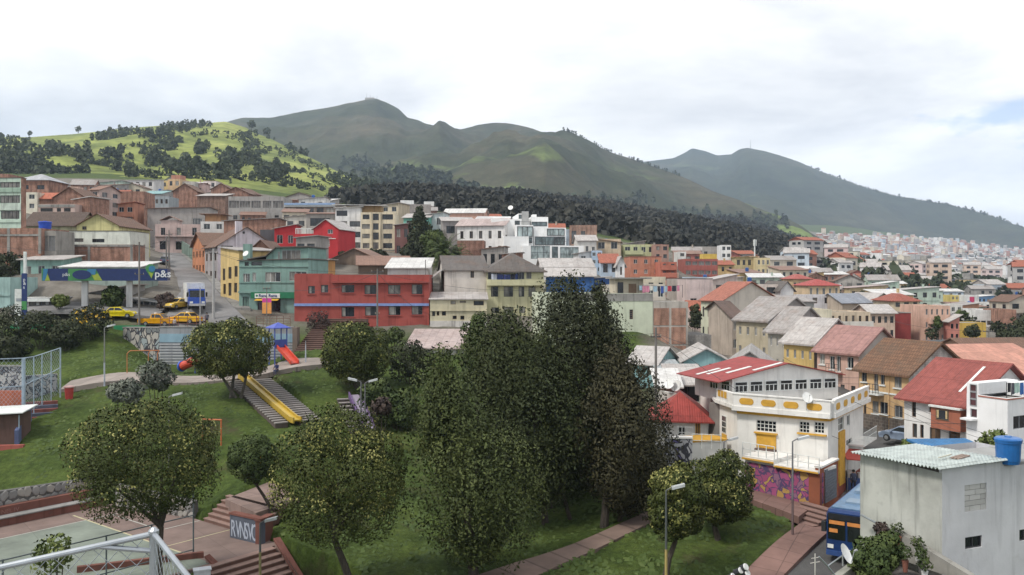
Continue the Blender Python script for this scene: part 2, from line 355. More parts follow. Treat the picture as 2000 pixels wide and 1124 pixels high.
strip('bus_road', [gp(1510, 50), gp(1580, 55), gp(1638, 60), gp(1655, 66), gp(1697, 72), gp(1690, 82), gp(1668, 92), gp(1600, 103), gp(1520, 115), gp(1420, 130)],
 [gp(1820, 50), gp(1800, 55), gp(1780, 60), gp(1778, 66), gp(1780, 72), gp(1762, 81.5), gp(1715, 91), gp(1650, 102), gp(1560, 113), gp(1450, 129)], ASPH, 70)
strip('side_road', [gp(1752, 84), gp(1800, 79.5), gp(1860, 74), gp(1960, 68), gp(2100, 62)], [gp(1745, 76.5), gp(1800, 72.5), gp(1870, 68), gp(1960, 62.5), gp(2100, 57)], ASPH, 30, dz=.045)
strip('sidewalk', [gp(1425, 50), gp(1490, 54), gp(1553, 58.5), gp(1602, 64), gp(1622, 65)], [gp(1511, 50), gp(1581, 55), gp(1639, 60), gp(1656, 66), gp(1698, 72)], SIDE_RED, 30, dz=.18)
strip('patio', [gp(1462, 63.5), gp(1480, 68.5)], [gp(1560, 59.3), gp(1600, 64)], SIDE_RED, 12, dz=.35, carve=True)
strip('terrace_sidewalk', [gp(1690, 91), gp(1750, 84.5), gp(1790, 81), gp(1850, 76)], [gp(1705, 91), gp(1772, 85), gp(1815, 81.5), gp(1870, 77)], SIDE_GREY, 16, dz=.17)
strip('park_path', [gp(905, 51), gp(1005, 54), gp(1120, 57), gp(1235, 60.7), gp(1262, 62)], [gp(1030, 51), gp(1105, 54), gp(1195, 57), gp(1268, 59.5), gp(1290, 60.5)], paving((.235, .165, .135), 40, 2.1, .09, .92), 24, dz=.07)
strip('playground_path', [gp(115, 85.8), gp(230, 87.5), gp(330, 88.5), gp(440, 89.5), gp(560, 92), gp(640, 94)], [gp(140, 90.5), gp(240, 92.5), gp(340, 94), gp(450, 95), gp(560, 98), gp(645, 98)], paving((.30, .255, .225), 2.5, 2.5), 30)
E1 = Vector((.616, .788, 0)); E2 = Vector((.788, -.616, 0))
C0 = PZ(0, 1030, 0)                              # far edge of the court at the picture's edge
def cq(a, b, z=0.0): q = C0+E1*a+E2*b; return Vector((q.x, q.y, z))
strip('basketball_court', [cq(-14, 0), cq(9.6, 0)], [cq(-14, 18.6), cq(9.6, 18.6)], paving((.205, .145, .125), 3, 3, .015, .9), 6, flat=0, dz=.0, thick=.6)
strip('plaza', [PZ(440, 975, 1.5), PZ(530, 940, 1.5)], [PZ(500, 1002, 1.5), PZ(585, 975, 1.5)], PLAZA, 8, flat=1.5, dz=0, thick=1.2)
CARVE.append(([(p.x, p.y) for p in (cq(-14, -1.5), cq(9.6, -1.5), cq(9.6, .5), cq(-14, .5))], lambda x, y: np.full(x.shape, -.3))); CARVE.append(([(p.x, p.y) for p in (cq(9.2, 9.4), cq(12, 9.4), cq(12, 16.3), cq(9.2, 16.3))], lambda x, y: np.full(x.shape, -.2)))
CARVE.append(([(p.x, p.y) for p in (cq(3.3, 18.6), cq(9.4, 18.6), cq(9.4, 27), cq(3.3, 27))], lambda x, y: np.full(x.shape, -2.0)))
p_t = gp(478, 89.5); p_b = gp(574, 78.6); dv = Vector((p_t.x-p_b.x, p_t.y-p_b.y, 0)); Lh = dv.length; up = dv.normalized(); al = Vector((up.y, -up.x, 0)); dz_ = p_t.z-p_b.z
_q = lambda a, b: (p_b.x+al.x*a+up.x*b, p_b.y+al.y*a+up.y*b)
CARVE.append(([_q(-1.8, 0), _q(2.75, 0), _q(2.75, Lh), _q(-1.8, Lh)], lambda x, y: p_b.z+((x-p_b.x)*up.x+(y-p_b.y)*up.y)/Lh*dz_-.3))
# -- the ground sheet
def ground_mesh():
 ph = np.radians(np.concatenate([np.linspace(-84, -34, 40, endpoint=False), np.linspace(-34, 34, 330), np.linspace(34.5, 84, 40)])); r = np.concatenate([np.geomspace(9, 47, 26)[:-1], np.geomspace(47, 140, 190)[:-1], np.geomspace(140, 3900, 200)])
 PH, RR = np.meshgrid(ph, r, indexing='ij'); cy = np.cos(PH); X = RR*np.sin(PH); Y = RR*cy; Ys = np.maximum(Y, RR*.3)
 Z = gz(X, Ys)
 urb = np.zeros_like(Z)
 U = U0+F*X/np.maximum(Y, 1); V = V0+F*(CZ-Z)/np.maximum(Y, 1)
 urb = np.clip((Y-112)/8, 0, 1)
 urb = np.maximum(urb, ((U > 1240) & (Y > 72)).astype(float)*np.clip((U-1240)/60, 0, 1)); urb = np.maximum(urb, np.clip((U-1560)/60, 0, 1)*(Y > 50))
 urb *= 1-np.clip((Y-np.interp(U, [0, 300, 700, 1000, 1300, 1420, 1480], [420, 440, 400, 290, 330, 400, 2600]))/30, 0, 1); urb *= ~((U > 1840) & (U < 2010) & (Y > 98) & (Y < 150))
 urb *= ~((U > 1590) & (Y > 700) & (np.sin(X*.02)+np.sin(Y*.013) > .8))
 for i in range(0, Z.shape[0]):
  for j in range(0, Z.shape[1]):
   y = Y[i, j]
   if 50 < y < 140 and abs(PH[i, j]) < .6: Z[i, j] += .16*noise.noise((X[i, j]*.35, y*.35, 0))+.07*noise.noise((X[i, j]*1.1, y*1.1, 3))
 for poly, zf in CARVE:
  p = np.array(poly); bx = (X > p[:, 0].min()-1) & (X < p[:, 0].max()+1) & (Y > p[:, 1].min()-1) & (Y < p[:, 1].max()+1)
  c = p.mean(0); q = [tuple(c+(a-c)*(1+.35/max(np.linalg.norm(a-c), .5))) for a in p]
  ins = inpoly(X, Y, q) & bx
  if ins.any(): Z[ins] = np.minimum(Z[ins], zf(X[ins], Y[ins]))
 a, b = Z.shape; idx = np.arange(a*b).reshape(a, b)
 Q = np.stack([idx[:-1, :-1], idx[1:, :-1], idx[1:, 1:], idx[:-1, 1:]], -1).reshape(-1, 4)
 return np.stack([X, Y, Z], -1).reshape(-1, 3), Q, urb.ravel()
def ground_mat():
 m, t, b = nmat('ground'); b.inputs['Roughness'].default_value = .95; b.inputs['Specular IOR Level'].default_value = .15
 co = objco(t)
 g = ramp(t, [(.28, (.026, .040, .011)), (.45, (.052, .080, .018)), (.6, (.078, .110, .025)), (.75, (.095, .12, .035))]); t.links.new(nz(t, co, .22, 8, .68), g.inputs[0])
 g2 = ramp(t, [(.3, .55), (.7, 1.35)]); t.links.new(nz(t, co, 2.3, 6, .7), g2.inputs[0]); gc = mixc(t, 1.0, g.outputs[0], g2.outputs[0], 'MULTIPLY')
 dm = ramp(t, [(.565, 0.0), (.68, .8)]); t.links.new(nz(t, co, .16, 7, .7), dm.inputs[0]); gc = mixc(t, dm.outputs[0], gc, (.075, .058, .038))
 u = ramp(t, [(.3, (.10, .09, .075)), (.5, (.17, .155, .135)), (.7, (.24, .22, .195))]); t.links.new(nz(t, co, .3, 7, .7), u.inputs[0])
 a = N(t, 'ShaderNodeAttribute', attribute_name='urban')
 t.links.new(mixc(t, a.outputs['Fac'], gc, u.outputs[0]), b.inputs['Base Color'])
 bumpn(t, b, nz(t, co, 3.5, 7, .75), .9, .22); return m
V_, Q_, urb_ = ground_mesh()
link('ground', np_mesh('ground', V_, Q_, ground_mat(), {'urban': urb_}, True))['kind'] = 'structure'
mb = MB(); mb.box(-9000, -3000, -60, 9000, 60, -46); mb.build('lower_ground', plain((.06, .075, .03), .95))['kind'] = 'structure'
# -- hills: lofted between a foot line and a ridge line, each point (u, v, distance)
def interp_line(pts, u):
 p = np.array(pts, float); p = p[np.argsort(p[:, 0])]; return np.interp(u, p[:, 0], p[:, 1]), np.interp(u, p[:, 0], p[:, 2])
HILLS = {}
def hill(name, ridge, foot, mat, nu=220, nt_=46, rough=20, rs=.004, conc=1.0, back=600, seed=0, gully=1.0):
 us = np.linspace(min(p[0] for p in ridge), max(p[0] for p in ridge), nu); rv, rY = interp_line(ridge, us); fv, fY = interp_line(foot, us)
 t = np.linspace(0, 1, nt_); V = np.zeros((nu, nt_+8, 3));
 zr = CZ-(rv-V0)/F*rY; zf = CZ-(fv-V0)/F*fY
 for i in range(nu):
  for j in range(nt_):
   Y = fY[i]+(rY[i]-fY[i])*t[j]; x = (us[i]-U0)/F*Y; zl = zf[i]+(zr[i]-zf[i])*t[j]**conc
   nn = noise.fractal((x*rs+seed, Y*rs*.55, seed*1.7), 1.0, 2.0, 6)
   rd = (1-abs(noise.noise((x*rs*1.3+seed*3, Y*rs*.35+4, 1.3))*2))*gully
   env = math.sin(math.pi*min(1, t[j]*1.0))**.8 if t[j] < 1 else 0
   edge = .10 if t[j] > .93 else 0
   V[i, j] = (x, Y, zl+rough*(nn*.8+rd*.55-.25)*env+rough*edge*nn)
  for j in range(8):
   Y = rY[i]+back*(j+1)/8; x = (us[i]-U0)/F*rY[i]*(1+.0*j); x = V[i, nt_-1, 0]*(1+.02*j)
   V[i, nt_+j] = (x, Y, V[i, nt_-1, 2]-(zr[i]-min(zf[i], zr[i]))*((j+1)/8)**1.3*.95-2*(j+1))
 a, b = nu, nt_+8; idx = np.arange(a*b).reshape(a, b)
 Q = np.stack([idx[:-1, :-1], idx[1:, :-1], idx[1:, 1:], idx[:-1, 1:]], -1).reshape(-1, 4)
 px = U0+F*V[..., 0]/V[..., 1]; pv = V0+F*(CZ-V[..., 2])/V[..., 1]
 HILLS[name] = (V[:, :nt_], px[:, :nt_], pv[:, :nt_])
 o = link(name, np_mesh(name, V.reshape(-1, 3), Q, mat, {'row': pv.ravel(), 'colu': px.ravel()} if False else None, True)); o['kind'] = 'structure'; return o
def on_hill(name, u, v):
 V, px, pv = HILLS[name]; i = int(np.argmin(abs(px[:, 0]-u))); j = int(np.argmin(abs(pv[i]-v))); p = V[i, j]
 return Vector(p)
def hillmat(name, stops, scale, patch=None, pcol=(.2, .26, .07), pscale=.004, fine=.03, bump=2.0, plo=.56, phi=.62, zlim=None, pcol2=None):
 m, t, b = nmat(name); b.inputs['Roughness'].default_value = .95; b.inputs['Specular IOR Level'].default_value = .1
 co = objco(t); r = ramp(t, stops); t.links.new(nz(t, co, scale, 9, .66), r.inputs[0]); c = r.outputs[0]
 f = ramp(t, [(.3, .6), (.7, 1.4)]); t.links.new(nz(t, co, fine, 7, .7), f.inputs[0]); c = mixc(t, 1.0, c, f.outputs[0], 'MULTIPLY')
 if patch:
  pr = ramp(t, [(plo, 0.0), (phi, 1.0)]); t.links.new(nz(t, objco(t, (1, .7, 1.5)), pscale, 5, .55), pr.inputs[0]); fac = pr.outputs[0]
  if zlim:
   s = N(t, 'ShaderNodeSeparateXYZ'); t.links.new(co, s.inputs[0]); zr = N(t, 'ShaderNodeMapRange', i={1: zlim[0], 2: zlim[1], 3: 1.0, 4: 0.0}); t.links.new(s.outputs[2], zr.inputs[0]); fac = mth(t, 'MULTIPLY', fac, zr.outputs[0])
  c = mixc(t, fac, c, mixc(t, 1.0, pcol, f.outputs[0], 'MULTIPLY'))
 t.links.new(c, b.inputs['Base Color']); bumpn(t, b, nz(t, co, fine, 9, .75), .8, bump); return m
meadow = hillmat('meadow', [(.3, (.06, .08, .025)), (.42, (.14, .17, .05)), (.55, (.24, .27, .075)), (.7, (.31, .32, .11))], .009, fine=.07, bump=1.2)  # brighter green stops put the hill's sun patches into the colour
scrub = hillmat('scrub', [(.3, (.022, .030, .016)), (.45, (.042, .050, .026)), (.58, (.068, .066, .04)), (.72, (.10, .088, .058))], .0035, True, pscale=.0042, fine=.02, bump=9, zlim=(140, 300), plo=.545, phi=.585, pcol=(.15, .20, .055))
woods = hillmat('wood_floor', [(.3, (.014, .018, .012)), (.6, (.03, .032, .02)), (.75, (.05, .045, .03))], .02, fine=.06, bump=2)
dryslope = hillmat('dry_slope', [(.3, (.025, .034, .018)), (.45, (.05, .052, .03)), (.65, (.085, .075, .05))], .006, fine=.03, bump=4)
farslope = hillmat('far_slope', [(.3, (.02, .03, .018)), (.5, (.036, .046, .026)), (.72, (.08, .075, .05))], .0022, True, pscale=.0025, fine=.012, bump=14, plo=.63, phi=.7, pcol=(.1, .13, .05))
hill('green_hill', [(-350,262,1150),(-150,262,1150),(0,268,1150),(60,268,1150),(150,262,1180),(280,249,1230),(410,241,1280),(440,239,1300),(480,250,1290),(500,262,1270),(530,272,1220),(560,288,1150),(600,306,1080),(640,326,1010),(690,350,930),(730,370,860),(790,395,800)],
 [(-350,372,440),(0,366,440),(150,368,440),(300,377,450),(450,392,440),(600,408,450),(700,403,640),(790,408,720)], meadow, 230, 50, rough=14, rs=.0075, conc=1.1, back=300, seed=2)
hill('mountain', [(330,262,3000),(430,238,3000),(470,229,3000),(530,229,3000),(570,223,3000),(620,214,2950),(680,203,2900),(715,196,2900),(735,194,2900),(755,202,2900),(780,214,2850),(796,229,2800),(815,233,2800),(832,241,2800),(862,247,2850),(880,248,2850),(900,250,2850),(930,241,2800),(962,237,2800),(990,239,2750),(1015,245,2700),(1040,252,2650),(1080,266,2600),(1110,277,2550),(1150,280,2500),(1175,289,2450),(1200,299,2400),(1260,317,2300),(1330,342,2200),(1400,372,2100),(1460,395,2050),(1500,411,2000),(1560,438,1950),(1600,460,1900),(1650,490,1900)],
 [(330,400,1250),(600,400,1200),(700,405,1150),(850,410,1150),(1000,420,1150),(1200,445,1200),(1400,475,1300),(1560,500,1500),(1650,505,1600)], scrub, 330, 64, rough=120, rs=.0024, conc=1.15, back=900, seed=5, gully=1.2)
hill('far_mountain', [(1100,330,5200),(1230,318,5200),(1270,314,5200),(1315,308,5200),(1335,299,5200),(1352,289,5200),(1375,294,5200),(1400,303,5200),(1430,301,4900),(1445,292,4600),(1460,290,4500),(1490,296,4500),(1520,304,4450),(1560,317,4400),(1600,335,4350),(1650,352,4250),(1700,370,4150),(1750,383,4000),(1800,393,3900),(1850,401,3800),(1900,413,3700),(1950,428,3600),(2000,448,3500),(2100,480,3400),(2300,520,3300)],
 [(1100,480,2500),(1500,475,2600),(1650,470,3050),(1800,482,3150),(1950,502,3150),(2100,522,3050),(2300,542,3000)], farslope, 260, 50, rough=95, rs=.0016, conc=1.1, back=1200, seed=9, gully=1.0)
hill('brown_slope', [(1180,440,1500),(1300,440,1500),(1380,428,1550),(1450,440,1450),(1520,462,1350),(1570,478,1250),(1610,497,1120),(1640,520,1000),(1680,545,900)],
 [(1180,500,800),(1400,510,760),(1520,530,720),(1640,545,700),(1680,555,700)], dryslope, 120, 30, rough=16, rs=.008, conc=1.0, back=250, seed=12)
hill('wooded_hill', [(640,388,900),(700,384,900),(760,380,900),(860,383,900),(960,391,900),(1060,400,900),(1130,408,880),(1200,419,860),(1280,433,830),(1350,446,800),(1400,455,780),(1450,466,750),(1500,480,720),(1560,492,690),(1610,502,660),(1640,520,620),(1660,545,560)],
 [(640,420,430),(800,430,400),(1000,455,350),(1130,480,340),(1200,490,350),(1330,515,390),(1450,535,430),(1560,560,480),(1660,565,490)], woods, 160, 30, rough=9, rs=.012, conc=1.0, back=200, seed=15)
# -- air
hz, t, b = nmat('haze'); t.nodes.remove(b); pv = N(t, 'ShaderNodeVolumePrincipled', i={'Color': (.66, .80, 1.0, 1), 'Density': HAZE, 'Anisotropy': .25}); t.links.new(pv.outputs[0], t.nodes['Material Output'].inputs['Volume'])
mb = MB(); mb.box(-9500, -3500, -62, 9500, 7800, 1000); mb.build('haze', hz)['kind'] = 'stuff'
# -- building kit
FOOT = []; BOX = []           # footprints and picture boxes of what stands already
SWAT = {}
def solve(u, p, d):           # distance along the ray p+t*d (plan) at which the picture column u is met
 k = (u-U0)/F; return (k*p[1]-p[0])/(d[0]-k*d[1])
class House:
 def __init__(s, name, label, u0, Y, uA, vt, vb, th=0, side='L', D=9, uB=None, wall=None, W=None, group=None, cat='house', deep=.14, simple=False):
  th = R(th); s.dx = (math.cos(th), math.sin(th)); s.dy = (-math.sin(th), math.cos(th)); a = ((u0-U0)/F*Y, Y)
  if side == 'L':
   s.W = W or solve(uA, a, s.dx); o = a
   s.D = abs(solve(uB, a, s.dy)) if uB else D
  else:
   s.W = W or -solve(uA, a, s.dx); o = (a[0]-s.W*s.dx[0], a[1]-s.W*s.dx[1])
   s.D = abs(solve(uB, a, s.dy)) if uB else D
  s.o = o; s.th = th; s.wall = wall; s.deep = deep; s.simple = simple
  s.zt = CZ-(vt-V0)/F*Y; cs = [s.w2(x, y) for x, y in ((0, 0), (s.W, 0), (s.W, s.D), (0, s.D))]
  gs = [g1(*c) for c in cs]; zb = CZ-(vb-V0)/F*Y if vb else min(gs[:2])
  s.zb = zb; s.H = s.zt-zb; s.sink = min(0, min(gs)-zb)-.8
  s.root = empty(name, (o[0], o[1], zb), th, label, cat, group)
  s.rects = {'F': [], 'L': [], 'R': [], 'B': []}; s.roofh = {}; s.flat = True; s.par = 0
  FOOT.append((sum(c[0] for c in cs)/4, sum(c[1] for c in cs)/4, max(s.W, s.D)*.62))
  us = [pix((c[0], c[1], 0))[0] for c in cs]; BOX.append((min(us), max(us), vt-8, vb or pix((o[0], o[1], zb))[1], Y))
 def w2(s, x, y): return (s.o[0]+s.dx[0]*x+s.dy[0]*y, s.o[1]+s.dx[1]*x+s.dy[1]*y)
 def fl(s, f): return s.W if f in 'FB' else s.D
 def fp(s, f, a, z, n=0.0):
  if f == 'F': return (a, -n, z)
  if f == 'B': return (s.W-a, s.D+n, z)
  if f == 'R': return (s.W+n, a, z)
  return (-n, s.D-a, z)
 def px(s, f, u, v):        # picture point -> (along, height) on a face
  if f == 'F': p, d = s.w2(0, 0), s.dx
  elif f == 'R': p, d = s.w2(s.W, 0), s.dy
  elif f == 'L': p, d = s.w2(0, s.D), (-s.dy[0], -s.dy[1])
  t = solve(u, p, d); y = p[1]+t*d[1]; return t, CZ-(v-V0)/F*y-s.zb
 def fbox(s, mb, f, a0, a1, z0, z1, n0, n1, m=0):
  p = [s.fp(f, a0, z0, n0), s.fp(f, a1, z1, n1)]
  mb.box(*[min(p[0][i], p[1][i]) for i in range(3)], *[max(p[0][i], p[1][i]) for i in range(3)], m)
 def rect(s, f, u1, v1, u2, v2):
  a0, z1 = s.px(f, u1, (v1)); a1, z0 = s.px(f, u2, v2); a0, zz1 = a0, z1
  z1 = s.px(f, (u1+u2)/2, v1)[1]; z0 = s.px(f, (u1+u2)/2, v2)[1]; return min(a0, a1), z0, max(a0, a1), z1
 def opening(s, f, a0, z0, a1, z1, kind='w', fr=None, pn=None, nx=2, nzs=1, sill=None, proud=False, curtain=False, hood=None):
  Wf = s.fl(f); a0 = max(.08, a0); a1 = min(Wf-.08, a1)
  if a1-a0 < .2 or z1-z0 < .2: return
  if not proud:
   for r in s.rects[f]:
    if a0 < r[2]+.04 and a1 > r[0]-.04 and z0 < r[3]+.04 and z1 > r[1]-.04: return
  dp = .05 if proud else s.deep
  if not proud: s.rects[f].append((a0, z0, a1, z1))
  n1 = .06 if proud else -dp+.07; n0 = .0 if proud else -dp
  nm = {'w': 'window', 'd': 'door', 'g': 'garage_door', 's': 'shop_front', 'o': 'opening'}[kind]; fr = fr or FRAME_G; t = .05 if kind == 'w' else .07
  mb = MB();
  for (b0, b1, c0, c1) in ((a0, a0+t, z0, z1), (a1-t, a1, z0, z1), (a0+t, a1-t, z0, z0+t), (a0+t, a1-t, z1-t, z1)): s.fbox(mb, f, b0, b1, c0, c1, n0, n1)
  if not s.simple:
   for i in range(1, nx): x = a0+(a1-a0)*i/nx; s.fbox(mb, f, x-.025, x+.025, z0+t, z1-t, n0, n1-.01)
   for i in range(1, nzs): z = z0+(z1-z0)*i/nzs; s.fbox(mb, f, a0+t, a1-t, z-.025, z+.025, n0, n1-.012)
  w_ = mb.build(nm, fr, s.root)
  mb = MB(); nn = n0+.02; mb.poly([s.fp(f, a0+.01, z0+.01, nn), s.fp(f, a1-.01, z0+.01, nn), s.fp(f, a1-.01, z1-.01, nn), s.fp(f, a0+.01, z1-.01, nn)])
  pm = pn or (pane() if kind in 'wso' else FRAME_B); mb.build('pane' if kind in 'wso' else 'leaf', pm, w_)
  if curtain and kind == 'w':
   mb = MB(); q = a0+(a1-a0)*random.choice((.3, .45, .6)); mb.poly([s.fp(f, a0+.08, z0+.08, nn+.01), s.fp(f, q, z0+.08, nn+.01), s.fp(f, q, z1-.08, nn+.01), s.fp(f, a0+.08, z1-.08, nn+.01)]); mb.build('curtain', CURT[0], w_)
  if sill: mb = MB(); s.fbox(mb, f, a0-.12, a1+.12, z0-.12, z0-.004, .001, .12); mb.build('sill', sill, w_)
  if hood: mb = MB(); s.fbox(mb, f, a0-.15, a1+.15, z1+.06, z1+.16, .001, .3); mb.build('hood', hood, w_)
  return w_
 def win(s, f, *rs, **k):
  for r in rs: s.opening(f, *s.rect(f, *r), **k)
  return s
 def grid(s, f, cols, rows, w=.5, h=.5, a=(0, 1), z=(0, 1), jit=0.0, skip=0.0, **k):
  Wf = s.fl(f); A0, A1 = a[0]*Wf, a[1]*Wf; Z0, Z1 = z[0]*s.H, z[1]*s.H; cw = (A1-A0)/cols; ch = (Z1-Z0)/rows
  for j in range(rows):
   for i in range(cols):
    if random.random() < skip: continue
    ww = w*cw*(1+random.uniform(-jit, jit)); hh = h*ch*(1+random.uniform(-jit, jit)*.6); x = A0+cw*(i+.5); zz = Z0+ch*(j+.52)
    s.opening(f, x-ww/2, zz-hh/2, x+ww/2, zz+hh/2, **k)
  return s
 def part(s, nm, f, a0, a1, z0, z1, n0, n1, mat): mb = MB(); s.fbox(mb, f, a0, a1, z0, z1, n0, n1); return mb.build(nm, mat, s.root)
 def band(s, f, v1, v2, n, mat, nm='band', u1=None, u2=None):
  um = (u1+u2)/2 if u1 else pix((*s.w2(*( (s.W/2, 0) if f == 'F' else ((s.W, s.D/2) if f == 'R' else (0, s.D/2)))), 0))[0]
  z1 = s.px(f, um, v1)[1]; z0 = s.px(f, um, v2)[1]; a0 = s.px(f, u1, v1)[0] if u1 else 0; a1 = s.px(f, u2, v1)[0] if u2 else s.fl(f)
  if a0 > a1: a0, a1 = a1, a0
  return s.part(nm, f, a0, a1, z0, z1, .003, n, mat)
 def balcony(s, f, a0, a1, z, dep=1.0, mat=None, rail='wall', h=.95, rm=None):
  mb = MB(); s.fbox(mb, f, a0, a1, z-.14, z, .003, dep); b = mb.build('balcony', mat or s.wall, s.root)
  mb = MB(); rm = rm or mat or s.wall
  if rail == 'wall':
   s.fbox(mb, f, a0, a1, z, z+h, dep-.1, dep); s.fbox(mb, f, a0, a0+.1, z, z+h, .003, dep-.1); s.fbox(mb, f, a1-.1, a1, z, z+h, .003, dep-.1)
  else:
   s.fbox(mb, f, a0, a1, z+h-.05, z+h, dep-.05, dep); s.fbox(mb, f, a0, a1, z+h*.5-.02, z+h*.5+.02, dep-.04, dep-.01)
   nn = max(2, int((a1-a0)/.35))
   for i in range(nn+1): x = a0+(a1-a0-.03)*i/nn; s.fbox(mb, f, x, x+.03, z, z+h-.05, dep-.04, dep-.01)
  mb.build('railing', rm, b); return b
 def roof(s, kind='flat', rise=1.8, mat=None, par=.55, over=.45, deck=None, ry=.5, cap=None, t=.12):
  W, D, H = s.W, s.D, s.H; s.roofh = {}
  if kind == 'flat':
   s.kind = 'flat'; s.par = par; mb = MB(); mb.box(.16, .16, H-par-.2, W-.16, D-.16, H-par)
   mb.build('roof', deck or mat or CONC, s.root); s.top = lambda x, y: H
   if cap: mb = MB(); o = .08; mb.box(-o, -o, H+.002, W+o, .2, H+.1); mb.box(-o, D-.2, H+.002, W+o, D+o, H+.1); mb.box(-o, .2, H+.002, .2, D-.2, H+.1); mb.box(W-.2, .2, H+.002, W+o, D-.2, H+.1); mb.build('coping', cap, s.root)
   return s
  if kind == 'gx':
   r0 = D*ry; s.top = lambda x, y: H+rise*(y/r0 if y <= r0 else (D-y)/(D-r0)); polys = [[(-over, -over), (W+over, -over), (W+over, r0), (-over, r0)], [(-over, r0), (W+over, r0), (W+over, D+over), (-over, D+over)]]
  elif kind == 'gy':
   r0 = W*ry; s.top = lambda x, y: H+rise*(x/r0 if x <= r0 else (W-x)/(W-r0)); polys = [[(-over, -over), (r0, -over), (r0, D+over), (-over, D+over)], [(r0, -over), (W+over, -over), (W+over, D+over), (r0, D+over)]]
  elif kind == 'sy': s.top = lambda x, y: H+rise*y/D; polys = [[(-over, -over), (W+over, -over), (W+over, D+over), (-over, D+over)]]
  elif kind == 'sx': s.top = lambda x, y: H+rise*x/W; polys = [[(-over, -over), (W+over, -over), (W+over, D+over), (-over, D+over)]]
  elif kind == 'hip':
   k = min(W, D)/2; s.top = lambda x, y: H+rise*max(-.3, min(x, y, W-x, D-y))/k
   o = over
   if W >= D: a, b = (k, D/2), (W-k, D/2); polys = [[(-o, -o), (W+o, -o), b, a], [(W+o, -o), (W+o, D+o), b], [(W+o, D+o), (-o, D+o), a, b], [(-o, D+o), (-o, -o), a]]
   else: a, b = (W/2, k), (W/2, D-k); polys = [[(-o, -o), (W+o, -o), a], [(W+o, -o), (W+o, D+o), b, a], [(W+o, D+o), (-o, D+o), b], [(-o, D+o), (-o, -o), a, b]]
  mb = MB(); dz = t+.01
  for q in polys:
   q = [p for i, p in enumerate(q) if i == 0 or (abs(p[0]-q[i-1][0])+abs(p[1]-q[i-1][1])) > 1e-4]
   mb.slab([(x, y, s.top(x, y)+dz) for x, y in q], t)
  mb.build('roof', mat or sheet((.33, .31, .29)), s.root); s.kind = kind; return s
 def chimney(s, x, y, h=1.4, w=.5, mat=None):
  mb = MB(); z = s.top(x, y)-.3; mb.box(x-w/2, y-w/2, z, x+w/2, y+w/2, z+h+.3); mb.box(x-w/2-.06, y-w/2-.06, z+h+.3, x+w/2+.06, y+w/2+.06, z+h+.42)
  rf = [c for c in s.root.children if c.name.split('.')[0] == 'roof']; mb.build('chimney', mat or s.wall, rf[0] if rf else s.root); return s
 def block(s, nm, x0, y0, x1, y1, z0, z1, mat, parent=None): mb = MB(); mb.box(x0, y0, z0, x1, y1, z1); return mb.build(nm, mat, parent or s.root)
 def done(s, mats=None):
  """walls with the recessed openings cut out; mats = {'F': material, ...} overrides per face"""
  mb = MB(); H = s.H; ml = [s.wall]; mats = mats or {}
  for f in 'FRBL':
   m = 0
   if f in mats: ml.append(mats[f]); m = len(ml)-1
   Wf = s.fl(f); rc = s.rects[f]; xs = sorted({0, Wf, *[r[0] for r in rc], *[r[2] for r in rc]}); zs = sorted({s.sink, H, *[min(H, r[1]) for r in rc], *[min(H, r[3]) for r in rc]})
   for i in range(len(xs)-1):
    for j in range(len(zs)-1):
     cx, cz = (xs[i]+xs[i+1])/2, (zs[j]+zs[j+1])/2
     if any(r[0] < cx < r[2] and r[1] < cz < r[3] for r in rc): continue
     mb.poly([s.fp(f, xs[i], zs[j]), s.fp(f, xs[i+1], zs[j]), s.fp(f, xs[i+1], zs[j+1]), s.fp(f, xs[i], zs[j+1])], m)
   for a0, z0, a1, z1 in rc:
    z1 = min(z1, H); d = -s.deep; q = [(a0, z0), (a1, z0), (a1, z1), (a0, z1)]
    for k in range(4):
     (p0, p1), (q0, q1) = q[k], q[(k+1) % 4]; mb.poly([s.fp(f, p0, p1), s.fp(f, p0, p1, d), s.fp(f, q0, q1, d), s.fp(f, q0, q1)], m)
   if s.kind == 'flat':
    if s.par > 0:
     n = -.16; mb.poly([s.fp(f, Wf-.16, H-s.par, n), s.fp(f, .16, H-s.par, n), s.fp(f, .16, H, n), s.fp(f, Wf-.16, H, n)], m)
     mb.poly([s.fp(f, 0, H), s.fp(f, Wf, H), s.fp(f, Wf-.16, H, n), s.fp(f, .16, H, n)], m)
   else:
    P3 = [s.fp(f, 0, H), s.fp(f, Wf, H)]; k = 24; top = []
    for i in range(k+1):
     a = Wf*(1-i/k); x, y, _ = s.fp(f, a, H); z = s.top(x, y)
     top.append(s.fp(f, a, z))
    if max(p[2] for p in top)-H > .02:
     keep = [top[0]]+[top[i] for i in range(1, k) if abs(top[i+1][2]-2*top[i][2]+top[i-1][2]) > 1e-4]+[top[-1]]
     pts = P3+[p for p in keep if p[2] > H+1e-3]
     if len(pts) >= 3: mb.poly(pts, m)
  mb.build('wall', ml, s.root); return s
